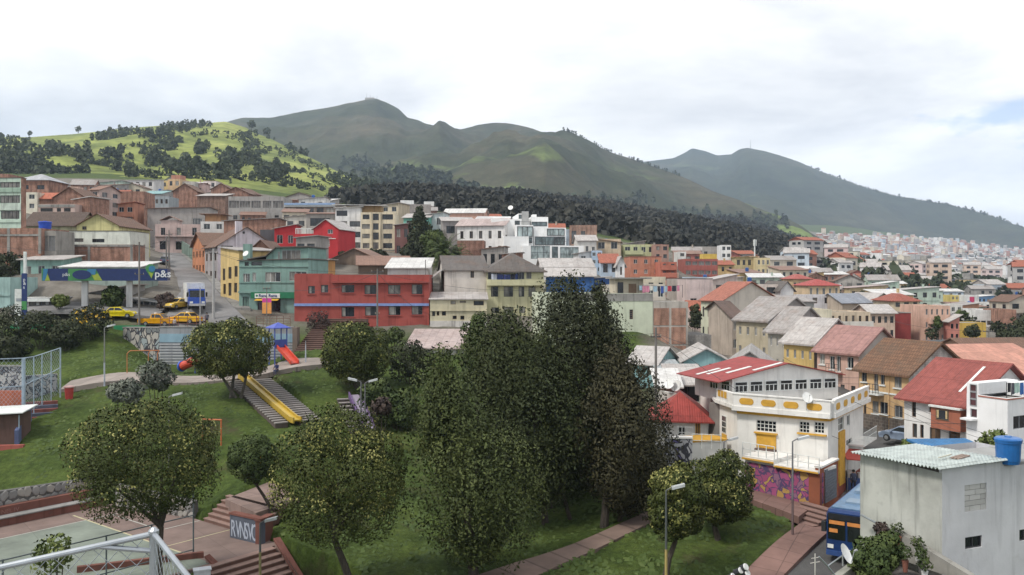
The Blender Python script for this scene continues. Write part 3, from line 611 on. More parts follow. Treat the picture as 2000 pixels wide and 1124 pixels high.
# rooftop clutter, each a thing of its own ------------------------------------------------------
BLUE_TANK = plain((.02, .09, .30), .4); BLACK_TANK = plain((.02, .02, .022), .5)
def tank(loc, r=.55, h=1.2, mat=None, label=None, group=None):
 t = empty('water_tank', loc, 0, label, 'water tank', group); mb = MB()
 mb.lathe((0, 0, 0), [(r*.86, 0), (r*.9, h*.1), (r*.93, h*.12), (r, h*.78), (r*1.06, h*.79), (r*1.06, h*.86), (r, h*.865)], 18); mb.build('tank_body', mat or BLUE_TANK, t, smooth=False)
 mb = MB(); mb.lathe((0, 0, 0), [(r*1.09, h*.866), (r*1.09, h*.92), (r*.95, h*.97), (r*.3, h), (r*.28, h*1.03), (.02, h*1.03)], 18); mb.build('tank_lid', mat or BLUE_TANK, t); return t
def dish(loc, r=.4, az=0, el=35, label=None, group=None, mast=.6):
 t = empty('satellite_dish', loc, R(az), label, 'satellite dish', group); mb = MB(); mb.tube((0, 0, -.05), (0, 0, mast), .025); mb.build('mast', FRAME_G, t)
 mb = MB(); d = Vector((0, -math.cos(R(el)), math.sin(R(el)))); x = Vector((1, 0, 0)); y = d.cross(x); c = Vector((0, -.08, mast)); rows = []
 for rr, hh in ((.02, 0), (.5, .035), (.8, .09), (1, .15)):
  k = len(mb.v); rows.append(k)
  for i in range(18): a = 2*math.pi*i/18; mb.v.append(tuple(c+x*(r*rr*math.cos(a))+y*(r*rr*1.08*math.sin(a))+d*(r*hh)))
 for i in range(18):
  j = (i+1) % 18
  for a, b in zip(rows[:-1], rows[1:]): mb.f.append((a+i, a+j, b+j, b+i)); mb.m.append(0)
 mb.build('reflector', plain((.72, .72, .7), .45), t)
 mb = MB(); tip = c+d*(r*1.05); mb.tube(c-y*(r*.98)+d*.05, tip, .014); mb.tube(tip, tip+d*.1, .035); mb.build('feed_arm', FRAME_G, t); return t
def laundry(a, b, n, label, cols=None, h=.9):
 a, b = Vector(a), Vector(b); t = empty('clothes_line', a, math.atan2(b.y-a.y, b.x-a.x), label, 'laundry'); Ln = (b-a).length
 mb = MB(); mb.tube((0, 0, -1.6), (0, 0, .05), .03); mb.tube((Ln, 0, -1.6), (Ln, 0, .05), .03); mb.build('post', FRAME_D, t)
 mb = MB(); pts = [(Ln*i/8, 0, -.12*math.sin(math.pi*i/8)) for i in range(9)]; mb.path(pts, .012, 4); mb.build('line', FRAME_D, t)
 cols = cols or [(.6, .6, .62), (.05, .1, .35), (.45, .05, .08), (.7, .68, .62), (.04, .04, .06), (.35, .5, .6), (.6, .25, .35)]
 x = .15
 for i in range(n):
  ww = random.uniform(.28, .6); hh = h*random.uniform(.6, 1.05); mb = MB(); K = 6; z0 = -.12*math.sin(math.pi*min(1, (x+ww/2)/Ln))-.01
  for j in range(K+1):
   f_ = j/K; y = .05*math.sin(f_*9+i); mb.v += [(x+ww*f_, y*.3, z0), (x+ww*f_+.03*math.sin(j*2.1), y, z0-hh*(1+.06*math.sin(j*1.7+i)))]
  k = len(mb.v)
  mb.v += [(p[0], p[1]+.02, p[2]) for p in mb.v[:k]]
  for j in range(K): mb.f += [(2*j, 2*j+1, 2*j+3, 2*j+2), (k+2*j+2, k+2*j+3, k+2*j+1, k+2*j)]; mb.m += [0, 0]
  mb.build('garment', plain(random.choice(cols), .9), t); x += ww+random.uniform(.03, .12)
  if x > Ln-.5: break
 return t
# quick houses ---------------------------------------------------------------------------------
def col_mat(c):
 return c if not isinstance(c, tuple) else paint(c)
GREYROOF = sheet((.35, .325, .31)); PALEROOF = sheet((.47, .44, .42), .4); DARKROOF = sheet((.13, .115, .105), .5); BROWNROOF = tiles((.20, .11, .075), .6); REDTILE = tiles((.42, .13, .075), .3); REDROOF = sheet((.29, .08, .066), .25, rust=(.2, .05, .04)); PINKROOF = sheet((.47, .38, .36), .4); RUSTROOF = sheet((.26, .15, .11), .7); WHITEROOF = sheet((.66, .65, .63), .25)
def Q(name, label, uL, uR, vt, vb, Y, th, wall, roof=('flat',), D=9, wins=(), fr=None, sidew=None, cat='house', extra=None, wmats=None, win_kw=None, group=None):
 """a plain house from the picture columns of its front; th>0 shows its left end, th<0 its right end"""
 wall = col_mat(wall)
 h = House(name, label, uL if th >= 0 else uR, Y, uR if th >= 0 else uL, vt, vb, th, 'L' if th >= 0 else 'R', D, wall=wall, cat=cat, group=group)
 kw = dict(roof[3]) if len(roof) > 3 else {}
 h.roof(roof[0], roof[1] if len(roof) > 1 else 1.5, roof[2] if len(roof) > 2 else None, **kw)
 wk = dict(fr=fr or random.choice((FRAME_G, FRAME_W, FRAME_D, FRAME_B)), jit=.12)
 wk.update(win_kw or {})
 for g in wins:
  f, c, r = g[:3]; k = dict(wk);
  if len(g) > 3: k.update(g[3])
  h.grid(f, c, r, **k)
 if extra: extra(h)
 h.done(wmats); return h
# -- hillside with the filling station (west side of the picture)
TEAL = (.20, .33, .29); MINT = (.42, .55, .48); CREAM = (.62, .56, .42); OCHRE = (.55, .36, .12); PINKW = (.60, .50, .53); GREYW = (.34, .32, .30); OLIVE = (.44, .43, .25)
h = House('shop_house', 'teal three storey corner house with a green shop sign and shop front', 467, 123, 602, 510, 614, -4, 'L', 10, wall=paint(TEAL, .3), cat='house')
TEALM = h.wall
h.win('F', (475, 535, 488, 552), (493, 533, 500, 550), (518, 532, 548, 551), (565, 531, 599, 549), fr=FRAME_W, nx=3, curtain=True)
h.win('F', (478, 512, 486, 520), (491, 511, 512, 519), fr=FRAME_D)
h.win('F', (503, 582, 548, 614), kind='s', fr=FRAME_D, nx=4, pn=glass((.03, .02, .03), .2)); h.win('F', (474, 580, 486, 612), kind='d', pn=paint((.12, .2, .17)), fr=FRAME_D)
h.win('F', (566, 572, 576, 580), fr=FRAME_D)
h.roof('sx', .2, DARKROOF, over=.2)
z = h.px('F', 530, 572)[1]; h.band('F', 569, 573, .35, TEALM, 'floor_ledge'); h.band('F', 551, 553, .12, TEALM, 'sill_band'); h.band('F', 520, 522, .12, TEALM, 'sill_band')
a0 = h.px('F', 540, 500)[0]; a1 = h.W; zt = h.px('F', 570, 484)[1]; zh = h.H
mb = MB(); aw = h.px('F', 520, 500)[0]
mb.poly([(aw, .001, zh+.16), (a1, .001, zh+.16), (a1, .001, zt), (a0, .001, zt), (aw, .001, zh+.5)]); mb.poly([(a1, 9, zh+.16), (aw, 9, zh+.16), (aw, 9, zh+.5), (a0, 9, zt), (a1, 9, zt)])
mb.poly([(a1, .001, zh+.16), (a1, 9, zh+.16), (a1, 9, zt), (a1, .001, zt)]); mb.poly([(aw, 9, zh+.16), (aw, .001, zh+.16), (aw, .001, zh+.5), (aw, 9, zh+.5)]); mb.build('upper_storey', TEALM, h.root)
mb = MB(); mb.slab([(a0, -.4, zt+.12), (a1+.3, -.4, zt+.2), (a1+.3, 9.3, zt+.2), (a0, 9.3, zt+.12)], .15); mb.slab([(aw-2.6, -.4, zh+.32), (aw, -.4, zh+.75), (aw, 9.3, zh+.75), (aw-2.6, 9.3, zh+.32)], .15); mb.slab([(aw, -.4, zh+.752), (a0, -.4, zt+.12), (a0, 9.3, zt+.12), (aw, 9.3, zh+.752)], .15); mb.build('roof', DARKROOF, h.root)
h.win('F', (551, 489, 587, 508), fr=FRAME_G, nx=4, proud=True, pn=CURT[1]); h.win('F', (543, 492, 547, 507), fr=FRAME_G, nx=1, proud=True)
h.done()
GREEN = plain((.01, .16, .07), .5); SIGNW = plain((.68, .7, .68), .5)
sg = empty('shop_sign', h.root.location, h.th, 'green fascia sign with white name panel above the shop front', 'shop sign')
A0, Z0_, A1, Z1_ = h.rect('F', 492, 571, 600, 583); mb = MB(); h.fbox(mb, 'F', A0, min(A1, h.W-.02), Z0_, Z1_, .36, .46); mb.build('fascia', GREEN, sg)
B0, C0_, B1, C1_ = h.rect('F', 500, 573.5, 549, 582.5); mb = MB(); h.fbox(mb, 'F', B0, B1, C0_, C1_, .462, .5); mb.build('name_panel', SIGNW, sg)
me = text_mesh('lettering', 'Rana Rana', .62, plain((.01, .03, .16), .5), .01, off=.012); o = link('lettering', me, sg, (B0+.55, -.52, C0_+.13)); o.rotation_euler = (R(90), 0, 0)
mb = MB(); mb.lathe((B0+.3, -.52, (C0_+C1_)/2), [(.02, -.0), (.16, 0), (.16, .02), (.02, .02)], 10, ax='y'); mb.build('emblem', GREEN, sg)
D0, E0, D1, E1_ = h.rect('F', 502, 584, 547, 588); mb = MB(); mb.slab([(D0, -1.1, E0+.1), (D1, -1.1, E0+.1), (D1, -.37, E1_), (D0, -.37, E1_)], .06); aw_ = mb.build('shop_awning', plain((.62, .36, .03), .6), None, h.root.location, h.th); tag(aw_, 'yellow awning over the corner shop front', 'awning')
mb = MB(); p = gp(521, 120.5);
b_ = empty('poster_stand', p, 0, 'orange and pink poster stand in front of the shop', 'poster'); mb = MB(); mb.box(-.62, 0, .2, .62, .08, 1.7); mb.build('orange_panel', plain((.75, .32, .08), .5), b_); mb = MB(); mb.box(-.62, 0, 1.702, .62, .08, 2.3); mb.build('pink_panel', plain((.6, .05, .3), .5), b_); mb = MB(); mb.box(-.6, .0, 0, -.54, .08, .2); mb.box(.54, 0, 0, .6, .08, .2); mb.build('leg', FRAME_D, b_)
dish((h.root.location.x+1.0, h.root.location.y-.1, h.root.location.z+h.H+.4), .42, -20, 35, 'white satellite dish on the front edge of the teal shop house roof')
mb = MB(); mb.box(-.5, 0, 0, .5, 1.0, 2.6); o = mb.build('stair_tower', paint(TEAL, .3), h.root, (.6, 1.2, h.H-.2))
Q('gable_house', 'brick gable house tucked behind the teal shop house', 474, 545, 503, 560, 137, 0, brick(), ('gy', 2.6, BROWNROOF), 8)
h = House('yellow_house', 'narrow yellow two storey house beside the teal shop house', 467, 126, 500, 490, 603, 40, 'L', 8, uB=431, W=6, wall=paint((.60, .43, .16), .3))
h.win('L', (435, 525, 440, 548), (446, 522, 452, 545), (458, 520, 464, 541), (436, 555, 441, 575), (446, 553, 452, 578), (457, 553, 463, 572), fr=FRAME_B)
h.roof('sy', .6, GREYROOF, over=.35); h.done()
h = House('gable_house', 'pale pink gabled house with tall chimney breast beside the uphill street', 425, 150, 537, 480, 566, 30, 'L', 13, uB=400, wall=paint((.63, .56, .60), .25))
h.win('F', (431, 480, 455, 491), fr=FRAME_D, nx=4); h.grid('L', 3, 2, .4, .42, z=(.12, .95), fr=FRAME_B)
h.roof('gy', 3.2, BROWNROOF, over=.5)
mb = MB(); a = h.px('F', 466, 460)[0]; mb.box(a-.55, -.35, 0, a+.55, .3, h.H+4.2); mb.build('chimney_breast', h.wall, h.root)
mb = MB(); a = h.px('F', 476, 452)[0]; mb.lathe((a, .03, h.H+2.3), [(.22, -.05), (.22, 0)], 12, ax='y'); mb.build('vent', FRAME_D, h.root)
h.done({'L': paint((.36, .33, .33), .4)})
h = House('tiled_house', 'orange house with brown roof beyond the pale pink gable on the street', 400, 159.4, 420, 479, 545, 30, 'L', 13, uB=376, W=9, wall=paint((.56, .22, .10), .4))
h.grid('L', 4, 2, .4, .45, z=(.1, .95), fr=FRAME_B); h.roof('gx', 2.4, BROWNROOF, over=.5); h.done()
p0, p1 = gp(424, 152), gp(352, 205); d = p1-p0; mb = MB(); mb.box(0, 0, -1, d.length, .2, 3.0)
o = mb.build('boundary_wall', paint((.17, .24, .20), .5), None, p0, math.atan2(d.y, d.x)); tag(o, 'long grey green boundary wall beside the uphill pavement', 'wall'); o.rotation_euler = (0, -math.atan2(d.z, Vector((d.x, d.y, 0)).length), math.atan2(d.y, d.x))
# ---- long red building
RED = paint((.37, .07, .055), .3); BLUEB = plain((.20, .28, .55), .6)
h = House('red_building', 'long red two storey building with a blue string course', 575, 119, 838, 537, 664, 2.5, 'L', 11, wall=RED, cat='building')
wk = dict(fr=FRAME_D, nx=2, sill=RED, curtain=True)
h.win('F', (602, 559, 615, 574), (627, 557, 641, 572), (667, 557, 692, 572), (712, 557, 735, 575), (758, 557, 782, 575), (804, 556, 825, 575), (667, 600, 692, 619), (713, 599, 736, 617), (759, 598, 782, 616), (804, 597, 825, 615), (713, 641, 735, 659), (762, 640, 784, 658), (803, 639, 826, 657), **wk)
h.roof('flat', par=.7); h.band('F', 593, 598, .22, BLUEB, 'string_course'); h.band('F', 549.5, 553, .5, RED, 'eaves_ledge', 648, 838); h.band('F', 637, 639, .06, paint((.3, .05, .04)), 'band'); h.block('step_parapet', .05, .2, h.W*.28, .5, h.H+.002, h.H+.15, RED); h.part('corner_pilaster', 'F', h.W-.7, h.W+.02, 0, h.H, .002, .1, RED)
h.done(); RB = h
Q('low_shed', 'white corrugated roof shed just behind the red building', 757, 836, 524, 560, 134, 2, (.6, .58, .55), ('sy', 1.6, WHITEROOF), 10)
Q('brown_house', 'brown barn like house with rusty roof above the white shed', 700, 800, 518, 555, 150, 10, (.17, .12, .09), ('gx', 1.6, RUSTROOF), 12)
Q('brown_house', 'windowless brown gable wall house between bright red house and shed', 640, 745, 510, 560, 158, -6, (.22, .16, .12), ('gy', 2.2, RUSTROOF), 10)
Q('low_shed', 'orange walled lean-to beneath the bright red house', 602, 640, 517, 545, 142, 0, (.62, .3, .08), ('sx', .7, PALEROOF), 6)
BRED = paint((.50, .022, .03), .2)
h = House('bright_red_house', 'bright crimson house with pointed gable and white trim', 611, 165, 661, 447, 550, -8, 'R', 9, W=None, wall=BRED) if False else House('bright_red_house', 'bright crimson house with pointed gable and white trim', 661, 165, 612, 447, 552, -10, 'R', 9, wall=BRED)
h.win('F', (633, 469, 644, 482), fr=FRAME_W, nx=3, nzs=3, pn=CURT[0]); h.win('F', (634, 505, 643, 522), fr=FRAME_W, kind='w', pn=CURT[1]); h.win('F', (640, 448.5, 650, 457), fr=FRAME_W)
h.roof('gy', 1.7, PALEROOF, over=.3); h.band('F', 466, 467.3, .12, SIGNW, 'white_trim', 621, 656); h.done()
h2 = Q('red_terrace_house', 'crimson flat roofed house with white balustrade beside the pointed gable', 577, 615, 457, 520, 167, -6, BRED, ('flat', 0, None, (('par', .3),)), 9, [('F', 2, 1, dict(z=(.35, .8), fr=FRAME_W))])
mb = MB(); h2.fbox(mb, 'F', 0, h2.W, h2.H+.95, h2.H+1.05, -.1, .0)
for i in range(14): h2.fbox(mb, 'F', i*h2.W/13.4, i*h2.W/13.4+.1, h2.H+.003, h2.H+.95, -.1, -.02)
mb.build('balustrade', SIGNW, h2.root)
Q('red_house', 'small crimson house with pale roof left of the white balustrade', 536, 578, 447, 500, 176, 6, BRED, ('sx', .8, PALEROOF), 8, [('F', 2, 1, dict(z=(.3, .9), fr=FRAME_W))])
Q('concrete_annex', 'bare grey concrete annex in front of the crimson house', 578, 617, 465, 530, 152, -6, GREYW, ('sx', .3, GREYROOF), 7, [('F', 2, 1, dict(z=(.4, .95), w=.7))])
Q('brick_building', 'wide brick back wall with blue tank in its yard', 437, 542, 432, 480, 190, 3, brick(), ('sx', .6, GREYROOF), 9)
Q('low_shed', 'dark walled shed beside the brick wall and crimson house', 508, 550, 449, 500, 180, 5, (.10, .10, .11), ('flat',), 6)
h = Q('apartment_block', 'white four storey apartment block on stilts with dark strip windows', 655, 706, 407, 490, 208, 3, (.74, .73, .71), ('sx', .3, WHITEROOF), 12, [('F', 2, 4, dict(w=.82, h=.52, fr=FRAME_D, jit=.03, skip=.06))], cat='apartment building')
h.band('F', 489, 492, .3, h.wall, 'base_slab')
h = Q('apartment_block', 'cream four storey apartment block with tall stair window on stilts', 705, 771, 415, 490, 206, 3, (.70, .60, .42), ('flat', 0, None, (('par', .3),)), 12, [('F', 1, 4, dict(a=(.0, .3), w=.72, h=.5, fr=FRAME_D)), ('F', 1, 4, dict(a=(.33, .55), w=.75, h=.72, fr=FRAME_D)), ('F', 1, 4, dict(a=(.58, 1), w=.68, h=.55, fr=FRAME_D))], cat='apartment building')
h.part('pilaster', 'F', h.W*.3, h.W*.33, 0, h.H, .002, .4, h.wall); h.part('pilaster', 'F', h.W*.55, h.W*.58, 0, h.H, .002, .4, h.wall); h.block('penthouse', -h.W*.5, 4, h.W*.55, 10, h.H+.05, h.H+1.8, paint((.5, .32, .15))); mb = MB(); mb.slab([(-h.W*.9, 2, h.H+2.0), (h.W*.7, 2, h.H+1.85), (h.W*.7, 11, h.H+2.3), (-h.W*.9, 11, h.H+2.4)], .15); mb.build('penthouse_roof', WHITEROOF, h.root)
mb = MB(); h.fbox(mb, 'F', -8, h.W, .0, .25, -11, .1); mb.build('deck', CONC, h.root);
Q('apartment_block', 'wide brown top floor block with a blue and white eaves band', 556, 655, 399, 460, 250, -2, (.24, .19, .16), ('sy', .5, RUSTROOF), 10, [('F', 5, 2, dict(w=.7, h=.5))], extra=lambda h: (h.band('F', 397, 401, .5, plain((.25, .36, .55)), 'blue_band'), h.band('F', 401.5, 404, .3, SIGNW, 'white_band')))
Q('white_house', 'white house with small window under the brown top floor block', 556, 600, 425, 470, 222, -3, (.64, .60, .53), ('sx', .5, GREYROOF), 8, [('F', 2, 1, dict(z=(.5, .95)))])
Q('concrete_house', 'grey concrete house with wide dark verandah below the blue band', 598, 652, 418, 465, 218, 4, (.36, .33, .30), ('sy', .8, RUSTROOF), 8, [('F', 1, 1, dict(z=(.45, .85), w=.8, h=.8, nx=5))])
Q('concrete_block', 'tall windowless grey block with white roof huts behind the cream apartments', 775, 842, 399, 450, 262, 6, (.33, .30, .28), ('flat',), 10, extra=lambda h: (h.block('roof_hut', 1, 2, 5, 5, h.H-.4, h.H+1.3, paint(WHITE)), h.block('roof_hut', 8, 2, 11, 5, h.H-.4, h.H+1.0, paint(WHITE))))
Q('olive_house', 'beige two storey house with sloping roof next to the windowless block', 745, 778, 401, 450, 250, -14, (.55, .47, .33), ('sx', .6, PALEROOF), 9, [('F', 2, 3)])
Q('turquoise_house', 'narrow house with bright turquoise gable behind the tall conifer', 788, 838, 425, 500, 222, -10, (.20, .55, .45), ('gx', 1.2, PALEROOF), 9, [('F', 2, 3)])
Q('white_house', 'white house with curtained windows right of the tall conifer', 830, 866, 420, 500, 224, -6, (.60, .66, .66), ('sx', .6, PALEROOF), 9, [('F', 2, 3, dict(fr=FRAME_W))])
Q('dark_house', 'dark red shed front with teal posts beside the cream apartments', 771, 800, 440, 505, 203, 0, (.20, .09, .08), ('sx', .4, PALEROOF), 7, [('F', 2, 2)])
Q('white_house', 'white cottage with pinkish roof and wooden porch', 893, 985, 440, 520, 200, -14, (.70, .68, .66), ('gx', 1.7, PINKROOF), 9, [('F', 5, 2, dict(z=(.2, .95), w=.35, fr=FRAME_B)), ('R', 2, 1, dict(z=(.35, .9), fr=FRAME_B))])
Q('grey_house', 'grey block house with pale roof above the brick terrace', 865, 925, 432, 510, 212, 8, (.33, .30, .29), ('sy', 1.4, PALEROOF), 9, [('F', 2, 1, dict(z=(.6, .95)))])
Q('brick_terrace', 'brick retaining house below the white cottage', 893, 945, 470, 520, 186, -2, brick((.26, .10, .06), (.2, .08, .05)), ('flat', 0, None, (('par', .2),)), 6)
Q('white_house', 'wide white roofed house with rust red fascia on the skyline', 868, 945, 416, 460, 250, -5, (.62, .35, .26), ('gx', 1.5, WHITEROOF), 10, [('F', 4, 1)])
Q('small_house', 'small grey house with awnings under the white cottage', 940, 985, 487, 530, 182, -6, (.38, .35, .32), ('sx', .5, RUSTROOF), 7, [('F', 3, 1)])
Q('brick_house', 'low brick outhouse beside the modern white block', 980, 1018, 497, 530, 178, -4, brick(), ('sx', .3, GREYROOF), 6)
# ---- modern white terrace block
WM = paint((.78, .78, .77), .12); MG = glass((.10, .13, .135), .15)
MGL = glass((.26, .31, .31), .2)
h = House('modern_block', 'stepped modern white house block with large glazed frames', 1020, 196, 1140, 480, 535, 6, 'L', 26, wall=WM, cat='apartment building')
h.win('F', (1037, 480.5, 1074, 506), (1094, 483, 1130, 510), fr=FRAME_D, nx=3, nzs=2, pn=MGL); h.win('F', (1078, 482, 1090, 505), fr=FRAME_D, pn=MG)
h.roof('flat', par=.1, deck=WM); RW = h
def tier(x0, x1, y0, y1, z0, z1, holes):
 mb = MB(); mb.box(x0, y0, z0, x1, y1, z1); o = mb.build('tier', WM, h.root)
 for (a, b, c, d, mt) in holes:
  f = MB(); t_ = .12
  for bx in ((a, b-0, c, c+t_), (a, b, d-t_, d)): f.box(bx[0], y0-.10, bx[2], bx[1], y0-.002, bx[3])
  for k in range(4): xx = a+(b-a-.12)*k/3; f.box(xx, y0-.08, c+t_, xx+.12, y0-.004, d-t_)
  g = f.build('glazed_frame', FRAME_D, o); f = MB(); f.poly([(a, y0-.02, c), (b, y0-.02, c), (b, y0-.02, d), (a, y0-.02, d)]); f.build('pane', mt, g)
S = F/196.0
def lx(u): return h.px('F', u, 500)[0]
def lz(v): return h.px('F', 1080, v)[1]
tier(lx(1011), lx(1046), 4, 26, h.H, lz(438), [(lx(1014), lx(1045), lz(462), lz(441), MGL), (lx(1016), lx(1044), lz(474), lz(463), MG)])
tier(lx(1048), lx(1112), 4.5, 26, h.H, lz(443), [(lx(1074), lx(1109), lz(459), lz(445), MGL), (lx(1050), lx(1110), lz(478), lz(461), MG), (lx(1088), lx(1108), lz(477), lz(463), MGL)])
tier(lx(1012), lx(1044), 9, 26, lz(438), lz(423), [(lx(1014), lx(1024), lz(436), lz(427), MG)])
tier(lx(1047), lx(1082), 9, 26, lz(443), lz(419), [(lx(1048), lx(1080), lz(438), lz(429), MG)])
tier(lx(1025), lx(1043), 13, 26, lz(423), lz(410), [(lx(1026), lx(1042), lz(421), lz(412), MG)])
mb = MB(); g_ = [(lx(1020), 0.), (lx(1030), 0.)]
x0 = 0
for k, (u_a, u_b, v_t, yy) in enumerate(((985, 1034, 462, 1), (965, 1012, 425, 7), (940, 1010, 416, 13))):
 mb = MB(); mb.box(lx(u_a), yy+.05, -3, lx(u_b), 30-k, lz(v_t)); mb.build('flank_wall', WM, h.root)
mb = MB(); mb.box(lx(1028), 8.7, lz(440), lx(1042), 9.0, lz(408)); mb.build('lift_tower', paint((.42, .42, .41)), h.root)
mb = MB(); mb.box(lx(1054), 12, lz(419), lx(1062), 15, lz(412)); mb.build('roof_hut', WM, h.root)
for (a, b, v, y) in ((1012, 1045, 478, 3.2), (1048, 1112, 479, 3.4), (1014, 1046, 439, 8.2)):
 mb = MB(); n_ = int((lx(b)-lx(a))/.5)
 for k in range(n_): xx = lx(a)+k*.5; mb.box(xx, y, h.H if v > 450 else lz(438), xx+.04, y+.04, (h.H if v > 450 else lz(438))+1.0)
 zt_ = (h.H if v > 450 else lz(438))+1.0; mb.box(lx(a), y-.01, zt_, lx(b), y+.05, zt_+.06); mb.build('railing', FRAME_D, h.root)
h.done()
dish((h.root.location.x-2.6, 206, CZ+(540-419)/F*206), .6, -10, 35, 'white satellite dish on the roof edge of the modern white block', mast=1.5)
# ---- far west edge
h = House('green_block', 'mint green three storey block with banded windows at the picture edge', 41, 146, -40, 348, 437, -6, 'R', 9, uB=51, wall=paint((.46, .58, .48), .35), cat='apartment building')
h.win('F', (0, 356, 39, 367), (0, 382, 39, 397), (2, 412, 38, 428), fr=FRAME_D, nx=5, pn=CURT[1]); h.roof('flat', par=.2, cap=DARKROOF); h.band('F', 368, 376, .15, paint((.30, .42, .33), .4), 'spandrel_band'); h.band('F', 398, 411, .15, paint((.55, .64, .56), .4), 'spandrel_band'); h.band('F', 430, 435, .15, h.wall, 'spandrel_band'); h.done({'R': brick()})
h = House('brick_building', 'low brick building with concrete columns under the mint green block', 80, 139, -45, 446, 496, -3, 'R', 8, wall=brick(), cat='building')
for u in (-12, 17, 78): a = h.px('F', u, 470)[0]; h.part('concrete_column', 'F', a-.22, a+.22, 0, h.H, .002, .08, CONC)
h.part('concrete_beam', 'F', 0, h.W, h.H-1.25, h.H-.95, .003, .1, CONC); h.roof('flat', par=.3); h.done()
Q('concrete_house', 'grey plastered house with glass block wall under the blue water tank', 80, 109, 451, 497, 140, 0, (.30, .28, .25), ('flat', 0, None, (('par', .15),)), 6, [('F', 2, 1, dict(z=(.1, .8), w=.85, h=.9, nx=5, fr=FRAME_G, pn=CURT[1]))])
tank(P(88, 451, 142), .95, 1.5, plain((.01, .06, .42), .4), 'large blue water tank on the grey plastered house roof')
Q('long_house', 'long white wall house with three low wide windows above the brick wall', 109, 254, 452, 478, 152, 0, (.64, .66, .58), ('flat', 0, None, (('par', .25), ('cap', DARKROOF))), 8, extra=lambda h: h.win('F', (113, 466, 122, 474), (138, 466, 163, 473), (180, 467, 204, 474), fr=FRAME_D, nx=3))
h = Q('brick_building', 'long brick wall building with concrete columns under the long white house', 109, 259, 478, 520, 147, 0, brick(), ('flat', 0, None, (('par', .1),)), 5)
for u in (111, 133, 174, 257): a = h.px('F', u, 500)[0]; h.part('concrete_column', 'F', max(0, a-.2), a+.2, 0, h.H, .002, .07, CONC)
h.part('concrete_beam', 'F', 0, h.W, h.H-.35, h.H-.05, .003, .09, CONC)
Q('gable_house', 'pale yellow gable end house above the long white wall', 150, 232, 441, 462, 162, 0, (.60, .55, .24), ('gy', 2.1, BROWNROOF), 14, extra=lambda h: h.win('F', (161, 442.5, 169, 449), proud=True, fr=FRAME_B))
Q('long_roof_house', 'house with a long dark tiled roof beside the yellow gable', 47, 152, 440, 462, 166, 0, (.40, .38, .24), ('gx', 2.6, tiles((.11, .075, .06), .4)), 8)
Q('brick_house', 'big brick house with grey hipped metal roof at the picture edge', 33, 95, 352, 410, 232, 0, brick(), ('hip', 1.9, sheet((.42, .43, .45), .2)), 10, [('F', 2, 1, dict(z=(.6, .9)))])
Q('brick_house', 'tall plain brick house with one corner column on the hillside', 0, 16, 340, 380, 240, 0, brick(), ('flat',), 8)
Q('cream_house', 'narrow cream house front with two small windows beside the orange roof', 51, 73, 376, 412, 205, 0, (.66, .62, .50), ('flat',), 8, [('F', 1, 2, dict(w=.45, fr=FRAME_W))])
Q('tiled_house', 'small house with bright orange tiled roof between cream house and brick gable', 72, 108, 388, 410, 206, 0, brick(), ('gx', 1.5, tiles((.52, .16, .09), .15)), 6)
Q('brick_gable_house', 'brick gable house with a wide low roof above the unfinished front', 106, 167, 386, 415, 203, 0, brick(), ('gy', 2.3, BROWNROOF), 9)
Q('unfinished_house', 'grey and pink unfinished house front with open window holes', 75, 146, 399, 425, 192, 0, (.50, .36, .31), ('flat', 0, None, (('par', .3),)), 7, extra=lambda h: (h.win('F', (79, 407, 103, 414), (111, 407, 119, 414), (125, 407, 138, 414), fr=FRAME_D, pn=glass((.01, .01, .01), .5)), h.band('F', 400, 405, .1, CONC, 'concrete_beam')))
Q('brick_house', 'square brick house corner right of the unfinished front', 144, 175, 390, 425, 195, -10, brick(), ('sx', .5, WHITEROOF), 7)
Q('pink_house', 'narrow pink house with tall windows at the corner of the uphill street', 176, 194, 371, 425, 215, -12, (.52, .38, .33), ('gx', 1.3, RUSTROOF), 8, [('F', 1, 3, dict(fr=FRAME_W)), ('R', 2, 3)])
Q('grey_row_house', 'grey three storey row house with balconies facing down the street', 196, 212, 362, 440, 240, 30, (.40, .37, .35), ('sy', .9, GREYROOF), 22, [('F', 2, 4), ('L', 6, 3)])
Q('brick_house', 'wide two bay brick house with white sheet roof edge on the hill', 222, 282, 374, 420, 250, 4, brick(), ('flat', 0, None, (('par', .2),)), 9)
Q('orange_house', 'orange balconied house below the two bay brick house', 229, 262, 400, 460, 222, 6, (.52, .22, .13), ('sx', .6, REDTILE), 8, [('F', 2, 3, dict(w=.6))], extra=lambda h: (h.balcony('F', .2, h.W-.2, h.H*.62), h.balcony('F', .2, h.W-.2, h.H*.32)))
Q('concrete_building', 'big blank grey concrete building with rusty roof edge', 288, 408, 408, 470, 226, 8, (.36, .33, .31), ('sx', .5, RUSTROOF), 12, [('F', 1, 1, dict(a=(.72, .9), z=(.35, .75), w=.9, h=.8, nx=6, fr=FRAME_W)), ('L', 3, 2)])
h = Q('pink_house', 'dusky pink two storey house with pediment and shop awnings', 303, 395, 438, 492, 200, 6, (.50, .37, .34), ('flat', 0, None, (('par', .4),)), 9, [('F', 3, 1, dict(z=(.5, .95), w=.3, h=.6, fr=FRAME_G)), ('F', 3, 1, dict(z=(.02, .42), w=.4, h=.8, fr=FRAME_D)), ('L', 3, 2)])
